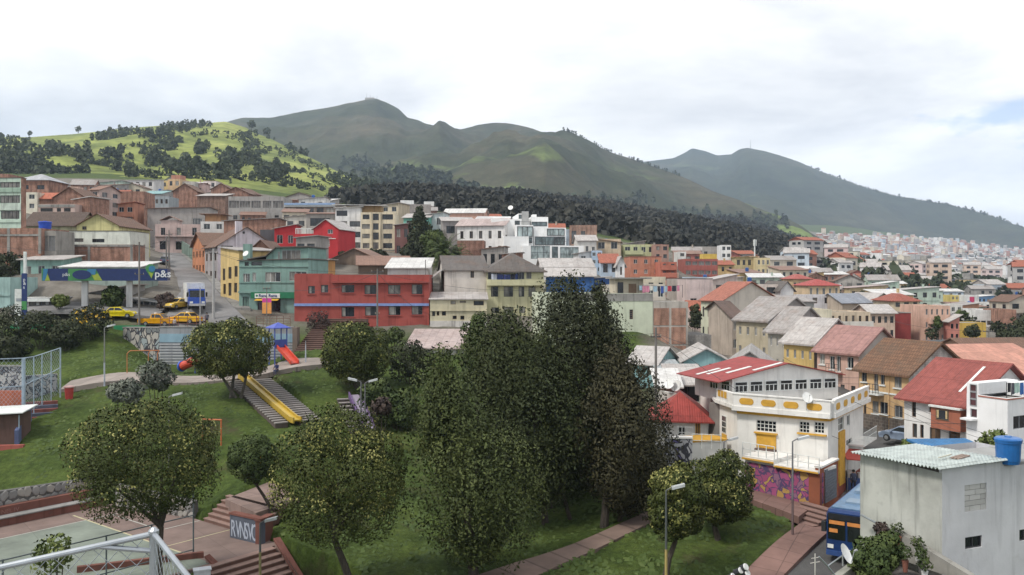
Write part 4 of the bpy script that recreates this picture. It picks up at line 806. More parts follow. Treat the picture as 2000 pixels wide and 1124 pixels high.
mb = MB(); mb.prism([(h.W*.12, .1), (h.W*.5, .1), (h.W*.5, 3), (h.W*.12, 3)], h.H, h.H+.9); mb.build('attic', h.wall, h.root); mb = MB(); mb.slab([(h.W*.1, -.3, h.H+.9), (h.W*.31, -.3, h.H+1.9), (h.W*.31, 3.2, h.H+1.9), (h.W*.1, 3.2, h.H+.9)], .1); mb.slab([(h.W*.31, -.3, h.H+1.9), (h.W*.52, -.3, h.H+.9), (h.W*.52, 3.2, h.H+.9), (h.W*.31, 3.2, h.H+1.9)], .1); mb.build('pediment', RUSTROOF, h.root); h.band('F', 461, 463, .7, h.wall, 'canopy')
Q('white_house', 'white balconied house with orange attic above the pink gable', 392, 440, 433, 480, 198, 4, (.64, .62, .60), ('flat',), 8, [('F', 2, 2, dict(w=.5, h=.6))], extra=lambda h: (h.balcony('F', .2, h.W, h.H*.5), h.block('attic', .8, .5, h.W-1.2, 6, h.H, h.H+1.6, paint((.5, .26, .12))), h.block('attic_roof', -.3, -.4, h.W, 7, h.H+1.602, h.H+1.75, RUSTROOF)))
Q('concrete_building', 'grey concrete four storey building with long glazed strip and open frames', 446, 554, 384, 450, 262, 2, (.36, .34, .32), ('flat',), 12, [('F', 5, 1, dict(z=(.62, .9), w=.88, h=.75, fr=FRAME_G, nx=4, pn=CURT[1])), ('F', 4, 1, dict(z=(.25, .5), w=.3))])
Q('brick_gable_house', 'big brick gable house left of another brick gable on the skyline', 338, 385, 374, 420, 285, 0, brick(), ('gy', 2.4, BROWNROOF), 9)
Q('brick_gable_house', 'brick gable house with shallow roof next to the glazed concrete building', 436, 486, 378, 420, 292, 0, brick(), ('gy', 2.0, BROWNROOF), 9)
Q('brick_house', 'low brick house under a white sheet roof between two brick gables', 385, 440, 383, 425, 280, 0, brick((.24, .12, .08), (.2, .1, .06)), ('sy', 1.3, PALEROOF), 8)
Q('brick_gable_house', 'small distant brick gable under the meadow slope', 412, 452, 370, 400, 340, 0, brick(), ('gy', 2.2, BROWNROOF), 9)
Q('yellow_house', 'yellow house with white roof on the skyline under the meadow', 301, 328, 353, 385, 385, -8, (.60, .44, .18), ('flat',), 8, [('F', 2, 2)])
Q('orange_house', 'peach flat roofed house with roof room below the meadow', 328, 352, 350, 385, 378, -6, (.60, .40, .22), ('flat',), 9, [('F', 2, 2)], extra=lambda h: h.block('roof_room', 1, 1, h.W-.5, 6, h.H-.5, h.H+1.8, paint((.5, .22, .14))))
Q('concrete_house', 'grey house with two large windows below the meadow', 350, 380, 355, 385, 380, 0, (.45, .42, .38), ('flat',), 9, [('F', 3, 1, dict(w=.7))])
Q('white_house', 'white and red cube house at the foot of the meadow', 397, 422, 354, 385, 400, 0, (.68, .60, .56), ('flat', 0, None, (('cap', REDROOF),)), 9, [('F', 2, 2)])
Q('pink_house', 'small pink house with porthole window at the foot of the meadow', 378, 398, 362, 388, 385, 0, (.60, .40, .36), ('sx', .7, REDROOF), 8, [('F', 1, 1)])
Q('white_roof_house', 'long white house with deep eaves at the top of the street', 250, 300, 352, 385, 360, -4, (.62, .60, .58), ('sy', 1, WHITEROOF), 9, [('F', 4, 2)])
Q('turquoise_roof_house', 'house with pale turquoise sheet roof behind the brick houses', 276, 315, 379, 420, 300, 0, (.36, .36, .34), ('sy', 1.6, sheet((.24, .42, .42), .2)), 8, [('F', 3, 2)])
Q('blue_house', 'bluish block house with flat roof and four dark windows', 292, 330, 384, 415, 270, 0, (.34, .38, .40), ('flat',), 8, [('F', 4, 1, dict(z=(.4, .95)))])
# -- middle of the picture
PALEG = (.52, .52, .36)
h = House('cream_house', 'cream house with blank white gable wall and green rear wing', 951, 128, 868, 529, 690, 8, 'R', 13, wall=paint((.66, .60, .54), .3))
h.win('F', (919, 530, 926, 543), (860, 567, 870, 586), fr=FRAME_B); h.roof('gx', 2.2, DARKROOF, over=.3); h.done()
mb = MB(); mb.box(-4.5, .3, -1, -.01, 8, h.H-3.2); mb.build('green_wing', paint((.50, .56, .50), .3), h.root); mb = MB(); mb.slab([(-4.8, -.2, h.H-3.2), (0, -.2, h.H+.3), (0, 8, h.H+.3), (-4.8, 8, h.H-3.2)], .1); mb.build('wing_roof', GREYROOF, h.root)
h = House('balcony_house', 'pale yellow green house with laundry balcony under a dark grey roof', 951, 127, 1062, 530, 690, 6, 'L', 12, wall=paint((.58, .55, .33), .25))
h.win('F', (959, 560, 973, 580), (984, 560, 1002, 580), (1013, 560, 1024, 580), (1032, 560, 1046, 580), (960, 601, 975, 612), (985, 600, 1003, 616), (1014, 600, 1026, 612), fr=FRAME_D, curtain=True)
h.win('F', (953, 531, 978, 546), (1008, 532, 1024, 546), (1028, 532, 1038, 545), fr=FRAME_G, nx=3)
h.roof('hip', 2.6, DARKROOF, over=.5, ); h.balcony('F', 0, h.W, h.px('F', 1000, 556)[1], 1.0, rail='wall', h=.7)
for u in (979, 1007, 1030): a = h.px('F', u, 570)[0]; h.part('pilaster', 'F', a-.15, a+.15, 0, h.px('F', u, 557)[1], .003, .14, h.wall)
mb = MB(); mb.box(.6, -1.3, h.H-.25, 4.6, -.4, h.H-.1); mb.build('porch_roof', DARKROOF, h.root); h.done(); BH = h
q = h.px('F', 957, 533); laundry((*h.w2(.4, -.85), h.zb+h.H-.35), (*h.w2(4.6, -.85), h.zb+h.H-.35), 11, 'blue and white washing on the balcony of the pale yellow green house', [(.05, .07, .2), (.5, .52, .6), (.08, .1, .3), (.03, .03, .05), (.35, .3, .4)], 1.3)
h = House('beige_annex', 'low beige annex with tiny square windows in front of the cream house', 840, 119, 951, 586, 660, 3, 'L', 7, wall=paint((.56, .50, .34), .3))
h.win('F', (880, 584+4, 890, 595), (898, 588, 910, 592), (925, 588, 945, 597), (844, 607, 850, 618), (853, 608, 858, 617), (863, 608, 871, 617), (884, 617, 892, 624), (899, 617, 907, 625), fr=FRAME_B, nx=1)
h.roof('sy', .8, PALEROOF, over=.2); h.band('F', 606.5, 608, .15, h.wall, 'ledge'); h.band('F', 627, 660, .12, paint((.62, .58, .54), .5), 'white_dado'); h.done()
h = Q('low_house', 'long low house with pinkish sheet roof at the top of the park', 795, 905, 681, 700, 105, -3, (.55, .52, .48), ('sy', 1.6, PINKROOF), 8, [('F', 6, 1, dict(w=.35, h=.6))])
LG = paint((.56, .60, .45), .22)
h = House('green_block', 'pale green blank wall of the tall house with brick end panels', 1275, 113, 1146, 573, 720, 5, 'R', 9, wall=LG, W=14.5, cat='building')
h.win('F', (1229.5, 605, 1236.5, 624), fr=FRAME_B, nx=1, nzs=5); h.roof('flat', par=1.2, deck=CONC); h.part('upper_beam', 'F', h.W*.28, h.W, h.H-1.0, h.H-.05, .002, .05, CONC); h.done()
G0 = h
h = House('brick_block', 'end wall of pale green block with framed brick infill panels', 1276, 113, 1344, 590, 720, 5, 'L', 8, wall=paint((.46, .42, .37), .4), cat='building')
W_ = h.W; h.roof('flat', par=.15)
bm_ = brick((.46, .22, .145), (.37, .17, .11), (.40, .35, .30)); zc = [h.px('F', 1310, v)[1] for v in (720, 688, 674, 641, 637, 603)]
mid = h.px('F', 1309, 640)[0]
for (z0, z1) in ((h.px('F', 1310, 715)[1], h.px('F', 1310, 676)[1]), (h.px('F', 1310, 673)[1], h.px('F', 1310, 639)[1]), (h.px('F', 1310, 636)[1], h.px('F', 1310, 602)[1])):
 for (a0, a1) in ((.04, mid-.16), (mid+.16, W_-.3)):
  h.part('brick_panel', 'F', a0, a1, z0+.02, z1-.02, .002, .05, bm_)
h.done(); h.block('rear_wall', W_, .5, W_+3.2, 7, -1, 4.2, block())
mb = MB(); a = G0.px('F', 1207, 575)[0]; b = G0.px('F', 1262, 575)[0]; rr = empty('roof_room', (*G0.w2(a, 1.5), G0.zb+G0.H-1.2), G0.th, 'cream roof room with brown door on the pale green block', 'roof room'); w_ = b-a
m1 = MB(); m1.box(0, 0, 0, w_, 4, 3.0); m1.build('wall', paint((.5, .44, .33)), rr); m1 = MB(); m1.box(-.5, -.8, 3.002, w_+.9, 4.3, 3.2); m1.build('roof', CONC, rr); m1 = MB(); m1.box(.25, -.04, .6, 1.0, -.002, 2.6); m1.build('window', GL[2], rr); m1 = MB(); m1.box(1.7, -.04, .1, 2.7, -.002, 2.4); m1.build('door', FRAME_B, rr)
z_ = G0.zb+G0.H+1.0
laundry((*G0.w2(G0.px('F', 1250, 575)[0], 1.0), z_), (*G0.w2(G0.W+4.2, 1.2), z_), 15, 'long row of washing drying on the roof of the pale green block')
Q('roof_terrace_house', 'long flat roofed cream house behind the pale green block', 1185, 1300, 556, 590, 128, 3, (.58, .52, .44), ('flat', 0, None, (('par', .5),)), 9, [('F', 6, 1)])
Q('blue_shed', 'house with vivid blue wall panel behind the tall dark trees', 1066, 1160, 540, 585, 133, -5, (.04, .14, .40), ('gx', 1.2, PALEROOF), 9)
Q('blue_shed', 'low shed with blue boards beside the blue panelled house', 1146, 1190, 546, 580, 136, 0, (.05, .13, .36), ('sx', .3, GREYROOF), 6)
Q('glass_roof_house', 'long pale house with large sheet roof below the modern block', 1060, 1158, 522, 560, 160, 4, (.60, .58, .56), ('gx', 1.6, PALEROOF), 9, [('F', 3, 1)])
Q('grey_house', 'grey walled terrace with white edge under the modern block', 1110, 1160, 516, 550, 172, 0, (.34, .34, .35), ('flat', 0, None, (('cap', WHITEROOF),)), 6)
Q('white_house', 'white house with stepped roof right of the modern block', 1130, 1168, 495, 540, 188, 4, (.70, .70, .70), ('sx', .6, PALEROOF), 8, [('F', 2, 2)])
h = Q('blue_house', 'pale blue house with white windows beside a red tile roof', 1155, 1176, 490, 534, 186, -6, (.40, .52, .66), ('flat', 0, None, (('par', .3),)), 8, [('F', 2, 3, dict(w=.6, fr=FRAME_W))])
h = Q('tiled_cottage', 'white gabled cottage with red tile roof and blue verandah', 1174, 1208, 513, 536, 182, 0, (.44, .54, .66), ('gx', 1.8, tiles((.42, .14, .09), .2)), 8, [('F', 2, 1, dict(w=.6, h=.7))])
Q('white_cottage', 'white gable end house next to the blue verandah', 1206, 1220, 515, 545, 178, 0, (.78, .78, .78), ('gy', 1.4, PALEROOF), 8, [('F', 1, 1, dict(w=.3))])
Q('brick_ruin', 'tall rough brick building rising against the dark woods', 1112, 1166, 440, 490, 262, -4, brick((.36, .17, .11), (.28, .2, .15)), ('flat',), 9, [('F', 3, 1, dict(skip=.4))])
Q('patched_house', 'weathered yellow and white house front with a sagging roof', 1162, 1212, 467, 520, 235, -8, (.56, .44, .30), ('sx', -.9, RUSTROOF), 9, [('F', 2, 2, dict(skip=.3))])
Q('white_house', 'white house with arched roof in front of the weathered front', 1128, 1165, 470, 520, 230, 3, (.66, .64, .60), ('gx', 1.5, PALEROOF), 8, [('F', 3, 1)])
h = Q('green_apartment', 'pale green terrace house with two balcony storeys near the woods', 1218, 1280, 478, 540, 250, 2, (.52, .55, .30), ('flat',), 9, [('F', 4, 3, dict(w=.6))], cat='apartment building')
h.balcony('F', .3, h.W-.3, h.H*.38, rail='wall'); h.balcony('F', .3, h.W*.6, h.H*.7, rail='wall')
h = Q('brown_apartment', 'dull brown apartment house with balconies beside the pale green terraces', 1278, 1306, 478, 540, 245, 0, (.38, .22, .17), ('flat',), 9, [('F', 2, 4)], cat='apartment building')
ORG = (.50, .20, .12)
h = Q('orange_apartment', 'bright orange apartment house with square windows', 1231, 1292, 502, 580, 205, 2, ORG, ('flat', 0, None, (('par', .3), ('cap', REDROOF))), 9, [('F', 3, 4, dict(w=.34, h=.42, jit=0))], cat='apartment building'); h.part('floor_band', 'F', 0, h.W, h.H*.48, h.H*.52, .003, .3, h.wall)
h = Q('orange_apartment', 'taller orange apartment wing with round balconies', 1290, 1322, 512, 600, 200, 4, (.52, .16, .10), ('flat',), 9, [('F', 2, 6, dict(w=.4, h=.45))], cat='apartment building')
for k in range(1, 6): h.balcony('F', .2, h.W-.2, h.H*k/6, dep=.9)
Q('cream_block', 'cream plastered block with washing balcony behind the roof terrace', 1262, 1300, 541, 590, 165, 0, (.62, .56, .42), ('flat',), 8, [('F', 2, 1)])
Q('grey_flats', 'slim grey flats with five rows of small windows', 1322, 1345, 545, 610, 185, 4, (.40, .35, .31), ('flat',), 9, [('F', 2, 5)], cat='apartment building')
h = Q('red_apartment', 'brick red apartment block with yellow roof hut and ribbon windows', 1338, 1402, 506, 560, 262, 2, (.36, .10, .08), ('flat',), 10, [('F', 5, 3, dict(w=.8, h=.42, pn=CURT[1]))], cat='apartment building', extra=lambda h: h.block('roof_hut', h.W*.6, 1, h.W, 6, h.H-.4, h.H+1.5, paint((.68, .46, .06))))
Q('white_house', 'white house with two big dark windows left of the brick red block', 1325, 1340, 492, 530, 280, 0, (.66, .65, .62), ('flat',), 8, [('F', 1, 3)])
Q('concrete_house', 'grey concrete house with rusty roof beside the white tower', 1372, 1412, 482, 520, 330, 4, (.36, .33, .30), ('flat',), 10, [('F', 3, 1, dict(skip=.5))])
Q('white_tower', 'slim white tower house with two pairs of windows', 1409, 1428, 479, 520, 320, -3, (.72, .72, .72), ('flat',), 9, [('F', 2, 3, dict(w=.7))])
Q('yellow_building', 'ochre and grey building with yellow roof storey near the mast', 1437, 1480, 503, 545, 315, 2, (.50, .40, .20), ('sx', .2, sheet((.55, .38, .12), .2)), 9, [('F', 4, 2, dict(skip=.3))])
Q('cream_building', 'cream flat roofed building right of the telecom mast', 1478, 1504, 504, 540, 310, -2, (.64, .52, .28), ('flat',), 9, [('F', 3, 2)])
ms = empty('telecom_mast', gp(1474, 330), 0, 'white telecom mast with antenna panels against the woods', 'mast'); hh = CZ+(540-468)/F*330-ms.location.z
mb = MB(); mb.tube((0, 0, 0), (0, 0, hh), .3, .2, 8); mb.build('pole', SIGNW, ms)
for k in range(3): a = k*2.1; mb = MB(); mb.box(.5*math.cos(a)-.15, .5*math.sin(a)-.15, hh-2.4, .5*math.cos(a)+.15, .5*math.sin(a)+.15, hh-.1); mb.build('antenna_panel', SIGNW, ms)
h = House('school_house', 'pale green house with orange red roof and wide beige gable', 1409, 140, 1369, 588, 692, -50, 'R', 14, uB=1518, wall=paint((.55, .56, .42), .25))
h.grid('F', 4, 2, .32, .5, z=(.2, .97), fr=FRAME_D); h.roof('gx', 2.9, tiles((.43, .16, .11), .2), over=.4); h.done({'R': paint((.60, .53, .45), .2)})
Q('dark_roof_house', 'house with dark brown roof between the green school house and grey gables', 1430, 1452, 620, 690, 133, 10, (.48, .40, .33), ('gx', 2.2, sheet((.12, .08, .065), .5)), 12, [('F', 2, 2, dict(fr=FRAME_W))])
def terrace(label, u0, Y, uA, vt, vb, th, uB, col, roof, rise, gable, wins, fr=FRAME_W, ry=.5):
 h = House('terrace_house', label, u0, Y, uA, vt, vb, th, 'R', 12, uB=uB, wall=paint(col, .3));
 for f, c, r, k in wins: h.grid(f, c, r, fr=fr, **k)
 h.roof('gx', rise, roof, over=.5, ry=ry, t=.2); h.done({'R': gable}); return h
GG = paint((.40, .36, .35), .35)
T1 = terrace('tan terrace house with grey asbestos roof and grey gable', 1500, 118, 1438, 627, 712, -60, 1600, (.50, .43, .30), GREYROOF, 2.9, GG, [('F', 4, 2, dict(w=.32, h=.42, z=(.05, .95)))])
T2 = terrace('grey plastered terrace house with a pale skylight strip in its roof', 1537, 109, 1500, 648, 735, -60, 1618, (.42, .39, .33), GREYROOF, 2.8, GG, [('F', 3, 2, dict(w=.3, h=.42))])
T3 = terrace('yellow terrace house with pale grey roof and white framed windows', 1590, 102, 1531, 671, 765, -60, 1672, (.62, .43, .14), PALEROOF, 2.6, GG, [('F', 4, 2, dict(w=.34, h=.38, z=(.04, .96)))])
mb = MB(); z0 = T2.H
o = MB(); o.slab([(T2.W*.55, 1.2, T2.top(0, 1.2)+.2), (T2.W*.68, 1.2, T2.top(0, 1.2)+.2), (T2.W*.68, 4.5, T2.top(0, 4.5)+.2), (T2.W*.55, 4.5, T2.top(0, 4.5)+.2)], .04); o.build('skylight_strip', WHITEROOF, T2.root)
h = House('terrace_house', 'salmon pink terrace house with arched windows and dull red roof', 1677, 96, 1596, 690, 790, -60, 'R', 12, uB=1760, wall=paint((.60, .38, .30), .25))
h.win('F', (1601, 692, 1611, 712), (1621, 696, 1630, 722), (1634, 696, 1642, 726), (1655, 698, 1667, 720), fr=SIGNW, sill=SIGNW, nx=2); h.grid('F', 4, 1, .4, .6, z=(0, .42), fr=FRAME_D)
h.balcony('F', h.px('F', 1622, 720)[0], h.px('F', 1646, 720)[0], h.px('F', 1634, 727)[1], .8, rail='bars', rm=FRAME_D)
h.roof('gx', 2.5, sheet((.36, .20, .18), .3), over=.5, t=.2); h.done({'R': paint((.48, .42, .38), .4)})
TAN = paint((.58, .37, .17), .28)
h = House('tan_house', 'ochre two storey house with brown roof and white brick gable', 1775, 83.5, 1678, 731, 868, -64, 'R', 12, uB=1888, wall=TAN)
kw = dict(fr=FRAME_G, nx=2)
h.win('F', (1683, 724, 1693, 746), (1707, 727, 1715, 764), (1720, 727, 1728, 752), (1747, 732, 1761, 758), **kw, sill=SIGNW)
h.win('F', (1704, 784, 1716, 808), (1719, 786, 1734, 809), (1747, 793, 1763, 816), fr=FRAME_G, nx=2, sill=SIGNW); h.win('F', (1687, 781, 1692, 812), kind='d', fr=FRAME_D)
h.balcony('F', h.px('F', 1698, 765)[0], h.px('F', 1727, 765)[0], h.px('F', 1712, 768)[1], .8, rail='bars', rm=FRAME_D, mat=SIGNW)
h.roof('gx', 2.7, tiles((.20, .105, .06), .75), over=.5, t=.22); h.band('F', 766, 769, .08, SIGNW, 'string_course'); h.part('downpipe', 'F', h.W*.62, h.W*.62+.1, .5, h.H, .003, .1, h.wall)
zb_ = h.px('F', 1730, 812)[1]; h.part('stone_base', 'F', 0, h.W, h.sink, h.px('F', 1730, 815)[1], .002, .1, brick((.16, .13, .11), (.1, .085, .075), (.2, .18, .16), .5, .3, .03))
h.done({'R': brick((.62, .57, .53), (.54, .5, .47), (.42, .39, .36), .4, .2, .02)}); TH = h
mb = MB(); p = h.w2(h.W*.9, h.D*.95);
ch = empty('chimney_stack', (*h.w2(h.W+1.2, h.D+2), h.zb+h.H-2), h.th, 'cream chimney stack with three pots behind the white brick gable', 'chimney'); mb = MB(); mb.box(-.7, -.5, -3, .7, .5, 2.0); mb.build('stack', paint((.62, .56, .44)), ch)
for k in (-.4, 0, .4): mb = MB(); mb.box(k-.12, -.52, 1.4, k+.12, -.502, 1.8); mb.build('flue', FRAME_D, ch)
h = House('red_roof_house', 'white house with bright red sheet roof and terracotta bay', 1890, 70.5, 1766, 790, 893, -62, 'R', 9, wall=paint((.74, .73, .71), .2))
h.win('F', (1781, 779, 1789, 815), (1815, 787, 1827, 806), (1782, 828, 1791, 855), (1797, 830, 1804, 856), fr=FRAME_B, nx=1); h.win('F', (1816, 836, 1837, 866), (1853, 844, 1875, 875), kind='g', fr=FRAME_D, pn=None)
h.roof('gx', 2.9, REDROOF, over=.6, t=.16, ry=.55); b0 = h.px('F', 1829, 800)[0]; b1 = h.px('F', 1887, 800)[0]; z0 = h.px('F', 1858, 839)[1]; z1 = h.px('F', 1858, 797)[1]
TER = paint((.42, .135, .075), .2); bay = h.part('bay', 'F', b0, b1, z0, z1, .003, .7, TER); mb = MB(); h.fbox(mb, 'F', b0-.1, b1+.1, z1+.003, z1+.15, .0, .9); mb.build('bay_roof', SIGNW, bay)
mb = MB(); a, c = b0+(b1-b0)*.18, b0+(b1-b0)*.62; h.fbox(mb, 'F', a, c, z0+.75, z1-.12, .702, .74); wn = mb.build('bay_window', FRAME_B, bay); mb = MB(); n_ = .745; mb.poly([h.fp('F', a+.07, z0+.82, n_), h.fp('F', c-.07, z0+.82, n_), h.fp('F', c-.07, z1-.19, n_), h.fp('F', a+.07, z1-.19, n_)]); mb.build('pane', GL[0], wn)
for (p_, q_) in ((.08, .24), (.76, .9)): mb = MB(); n_ = .75; a2 = a+(c-a)*p_; c2 = a+(c-a)*q_; mb.poly([h.fp('F', a2, z0+.9, n_), h.fp('F', c2, z0+.9, n_), h.fp('F', c2, z1-.2, n_), h.fp('F', a2, z1-.2, n_)]); mb.build('curtain', plain((.5, .38, .2), .8), wn)
mb = MB(); zr = h.top(0, 1.5); mb.slab([(h.W*.74, 1.0, h.top(0, 1.0)+.21), (h.W*.78, 1.0, h.top(0, 1.0)+.21), (h.W*.78, 4.2, h.top(0, 4.2)+.21), (h.W*.74, 4.2, h.top(0, 4.2)+.21)], .03); mb.build('skylight_strip', SIGNW, h.root)
h.done(); RH = h
WW = paint((.78, .78, .78), .1)
h = House('white_modern_house', 'white cube house with tall stair window and roof terrace washing', 1968, 66.3, 1888, 779, 905, -62, 'R', 14, wall=WW)
h.win('F', (1895, 799, 1908, 816), (1925, 806, 1929, 835), fr=FRAME_G, nx=1, pn=glass((.07, .03, .035), .2)); h.win('R', (1979, 812, 2006, 838), fr=FRAME_G, nx=2)
h.roof('flat', par=.3); b = h.px('F', 1911, 780)[0]; zt = h.px('F', 1900, 748)[1]
h.block('stair_tower', .01, .01, b, 5, h.H+.003, zt, WW); h.block('upper_storey', b, 3.5, h.W, 9, h.H-.2, zt-.1, WW)
h.win('F', (1895, 751, 1908, 765), (1895, 766, 1908, 779), (1895, 780, 1908, 793), fr=FRAME_G, nx=1, pn=glass((.07, .03, .035), .2), proud=True)
h.part('red_line', 'F', b, h.W, h.H-.12, h.H-.02, .003, .05, plain((.4, .16, .12))); h.part('red_line', 'R', 0, h.D, h.H-.12, h.H-.02, .003, .05, plain((.4, .16, .12))); h.band('F', 816.5, 820, .7, WW, 'ledge', 1886, 1909); h.done(); WH = h
laundry((*h.w2(h.W-.4, .5), h.zb+h.H+1.1), (*h.w2(h.W-.6, 8), h.zb+h.H+1.2), 13, 'black pale green pink and blue washing on the white cube house', [(.02, .02, .025), (.4, .55, .5), (.6, .12, .2), (.1, .1, .12), (.05, .15, .4), (.06, .2, .5)], 1.15)
# -- houses beyond the terraces
Q('apartment_block', 'cream apartment house with a dark red blank side wall', 1778, 1806, 609, 676, 165, -18, (.64, .56, .44), ('flat', 0, None, (('par', .4),)), 11, [('F', 2, 3, dict(w=.35, h=.4, fr=FRAME_G))], cat='apartment building')
Q('red_wall_house', 'plain dark red windowless house wall beside the cream apartments', 1748, 1779, 612, 672, 160, 3, (.30, .045, .04), ('flat', 0, None, (('cap', CONC),)), 9)
Q('tower_house', 'cream roof storey with red tiled hip roof above the dark red wall', 1745, 1796, 588, 640, 176, 2, (.60, .50, .34), ('hip', 1.3, tiles((.36, .11, .075), .2)), 9, [('F', 3, 1, dict(z=(.7, 1.0), w=.5, h=.6))])
h = Q('salmon_apartment', 'salmon apartment house with a climbing plant over its balcony', 1805, 1856, 598, 672, 160, 0, (.64, .40, .30), ('flat', 0, None, (('par', .3),)), 10, [('F', 5, 3, dict(w=.38, h=.42, fr=FRAME_G))], cat='apartment building'); h.balcony('F', h.W*.15, h.W*.55, h.H*.55); h.balcony('F', h.W*.1, h.W*.5, h.H*.3)
Q('coral_house', 'small coral red house next to the salmon apartments', 1855, 1874, 628, 668, 158, 4, (.60, .22, .17), ('sx', .9, PALEROOF), 8, [('F', 2, 2)])
Q('yellow_wall_house', 'low mustard yellow garden house with a tree in front', 1874, 1926, 631, 662, 165, 2, (.60, .40, .06), ('flat', 0, None, (('par', .1),)), 5)
Q('tiled_house', 'cream house with long bright red tiled roof beyond the grey terraces', 1578, 1640, 558, 585, 225, 2, (.62, .46, .28), ('hip', 1.5, tiles((.46, .09, .08), .1)), 10, [('F', 5, 1, dict(w=.4, h=.6))])
Q('tiled_house', 'ochre house with smaller red roof left of the long red tiled roof', 1548, 1586, 545, 575, 245, 2, (.62, .44, .24), ('hip', 1.2, tiles((.44, .12, .1), .1)), 9, [('F', 4, 1)])
Q('pale_terrace_house', 'lilac white flat roofed house with two blue grey windows', 1580, 1650, 577, 620, 190, 2, (.60, .58, .60), ('flat',), 9, [('F', 3, 1, dict(z=(.5, 1), w=.4))])
Q('grey_house', 'grey terrace house with one white framed window', 1525, 1590, 590, 640, 165, 2, (.33, .33, .31), ('sy', .8, GREYROOF), 8, [('F', 2, 1, dict(fr=FRAME_W, z=(.4, .9), w=.25, skip=.5))])
Q('cream_house', 'cream blank house side behind the yellow terrace house', 1588, 1625, 605, 650, 148, 0, (.68, .62, .46), ('flat',), 8)
h = Q('balcony_house', 'long cream house with brown windows and white balcony band', 1620, 1700, 610, 665, 150, 3, (.62, .50, .36), ('flat', 0, None, (('par', .3),)), 9, [('F', 6, 2, dict(w=.4, h=.45, fr=FRAME_B))]); h.balcony('F', 0, h.W, h.H*.48, dep=1.2, mat=paint((.66, .62, .56)))
Q('peach_house', 'peach house with dark porch right of the long balcony house', 1700, 1748, 612, 665, 155, -3, (.60, .44, .34), ('gx', 1.3, PALEROOF), 9, [('F', 4, 2)])
h = Q('white_balcony_house', 'white flat house with wide open balcony behind the orange roof', 1435, 1520, 556, 605, 180, 2, (.66, .58, .52), ('flat', 0, None, (('par', .6),)), 9, [('F', 3, 2, dict(w=.7, h=.5))])
Q('white_gable_house', 'white gable wall house beside the wide open balcony', 1524, 1550, 566, 600, 178, 8, (.74, .73, .72), ('gy', 1.6, DARKROOF), 9)
Q('pink_wall_house', 'long pale pink wall house with dark doorway and grey roof', 1342, 1392, 545, 600, 172, 2, (.60, .48, .46), ('flat', 0, None, (('cap', DARKROOF),)), 9, [('F', 2, 1, dict(z=(.0, .4), w=.5))])
Q('pale_house', 'pale house with arched pipe roof next to the pink wall', 1392, 1440, 547, 590, 178, 2, (.62, .52, .47), ('sx', 1.0, PALEROOF), 9, [('F', 2, 1)])
Q('grey_roof_house', 'house with two grey gables and a blue grey roof', 1645, 1700, 592, 620, 185, 14, (.44, .36, .28), ('gx', 1.8, sheet((.25, .27, .31), .2)), 9)
Q('pale_gable_house', 'house with broad pale roof beside two grey gables', 1700, 1748, 590, 615, 190, 10, (.46, .38, .30), ('gy', 1.8, PALEROOF), 10)
Q('grey_row_house', 'wide low house with pinkish roof and yellow wall', 1660, 1735, 563, 590, 250, 2, (.58, .46, .26), ('sx', .8, PINKROOF), 9, [('F', 5, 1)])
Q('mint_house', 'mint green house with white flat roof among trees', 1718, 1752, 555, 578, 290, -6, (.42, .55, .45), ('sx', .8, WHITEROOF), 9, [('F', 3, 1)])
Q('colour_school', 'white building with a magenta door panel and blue side', 1886, 1912, 577, 600, 330, 0, (.68, .68, .66), ('flat',), 9, extra=lambda h: h.part('magenta_panel', 'F', h.W*.3, h.W*.65, .2, h.H-.6, .003, .08, plain((.5, .04, .12))))
Q('colour_school', 'long low blue building with white roof', 1910, 1942, 580, 598, 335, 0, (.16, .32, .55), ('sx', .5, WHITEROOF), 9, [('F', 4, 1)])
Q('yellow_green_school', 'yellow and green building with a grid of windows', 1858, 1880, 577, 600, 335, 0, (.66, .52, .14), ('flat',), 9, [('F', 3, 2)])
Q('white_warehouse', 'long white warehouse with open dark lower floor', 1905, 1958, 606, 640, 210, 3, (.70, .70, .68), ('flat',), 12, [('F', 5, 1, dict(z=(.0, .5), w=.8))], cat='warehouse')
Q('brick_house', 'square brick house right of the white warehouse', 1955, 1985, 605, 640, 205, -4, brick(), ('flat',), 9)
Q('brick_house', 'orange brick house with grey top floor behind the mustard wall', 1880, 1912, 597, 635, 230, 0, (.48, .24, .14), ('sx', .5, GREYROOF), 9, [('F', 3, 1)])
Q('white_house', 'white two storey house with dark upper windows behind the salmon apartments', 1856, 1880, 596, 632, 215, 0, (.64, .62, .58), ('flat',), 9, [('F', 2, 2)])
h = House('tiled_house', 'low pink house with brown tile roof at the picture edge', 1925, 100, 2060, 704, 740, 6, 'L', 12, wall=paint((.48, .30, .22), .3)); h.win('F', (1945, 707, 1960, 717), fr=FRAME_B); h.roof('gx', 2.0, BROWNROOF, over=.5); h.done()
h = House('pink_roof_house', 'house with salmon sheet roof and white parapet beside the white cube', 1960, 84, 2110, 745, 790, 10, 'L', 9, wall=paint((.66, .62, .58), .3)); h.roof('sy', 2.6, sheet((.55, .27, .20), .2), over=.3); h.done()
TQ = paint((.25, .45, .47), .3)
h = House('turquoise_house', 'turquoise low house with long pale sheet roof and brown window', 1281, 92, 1228, 712, 775, -30, 'R', 9, uB=1322, wall=TQ); h.win('F', (1262, 712, 1283, 733) if False else (1264, 713, 1279, 733), fr=FRAME_B, nx=3); h.roof('gx', 1.5, PALEROOF, over=.4); h.done()
h = House('turquoise_house', 'turquoise gable house with small black window behind the red sheet roof', 1335, 93, 1425, 706, 760, -6, 'L', 8, wall=TQ); h.win('F', (1355.5, 712, 1366, 719), (1385, 711, 1412, 721), fr=FRAME_D, nx=1); h.roof('gy', 1.3, PALEROOF, over=.4); h.done()
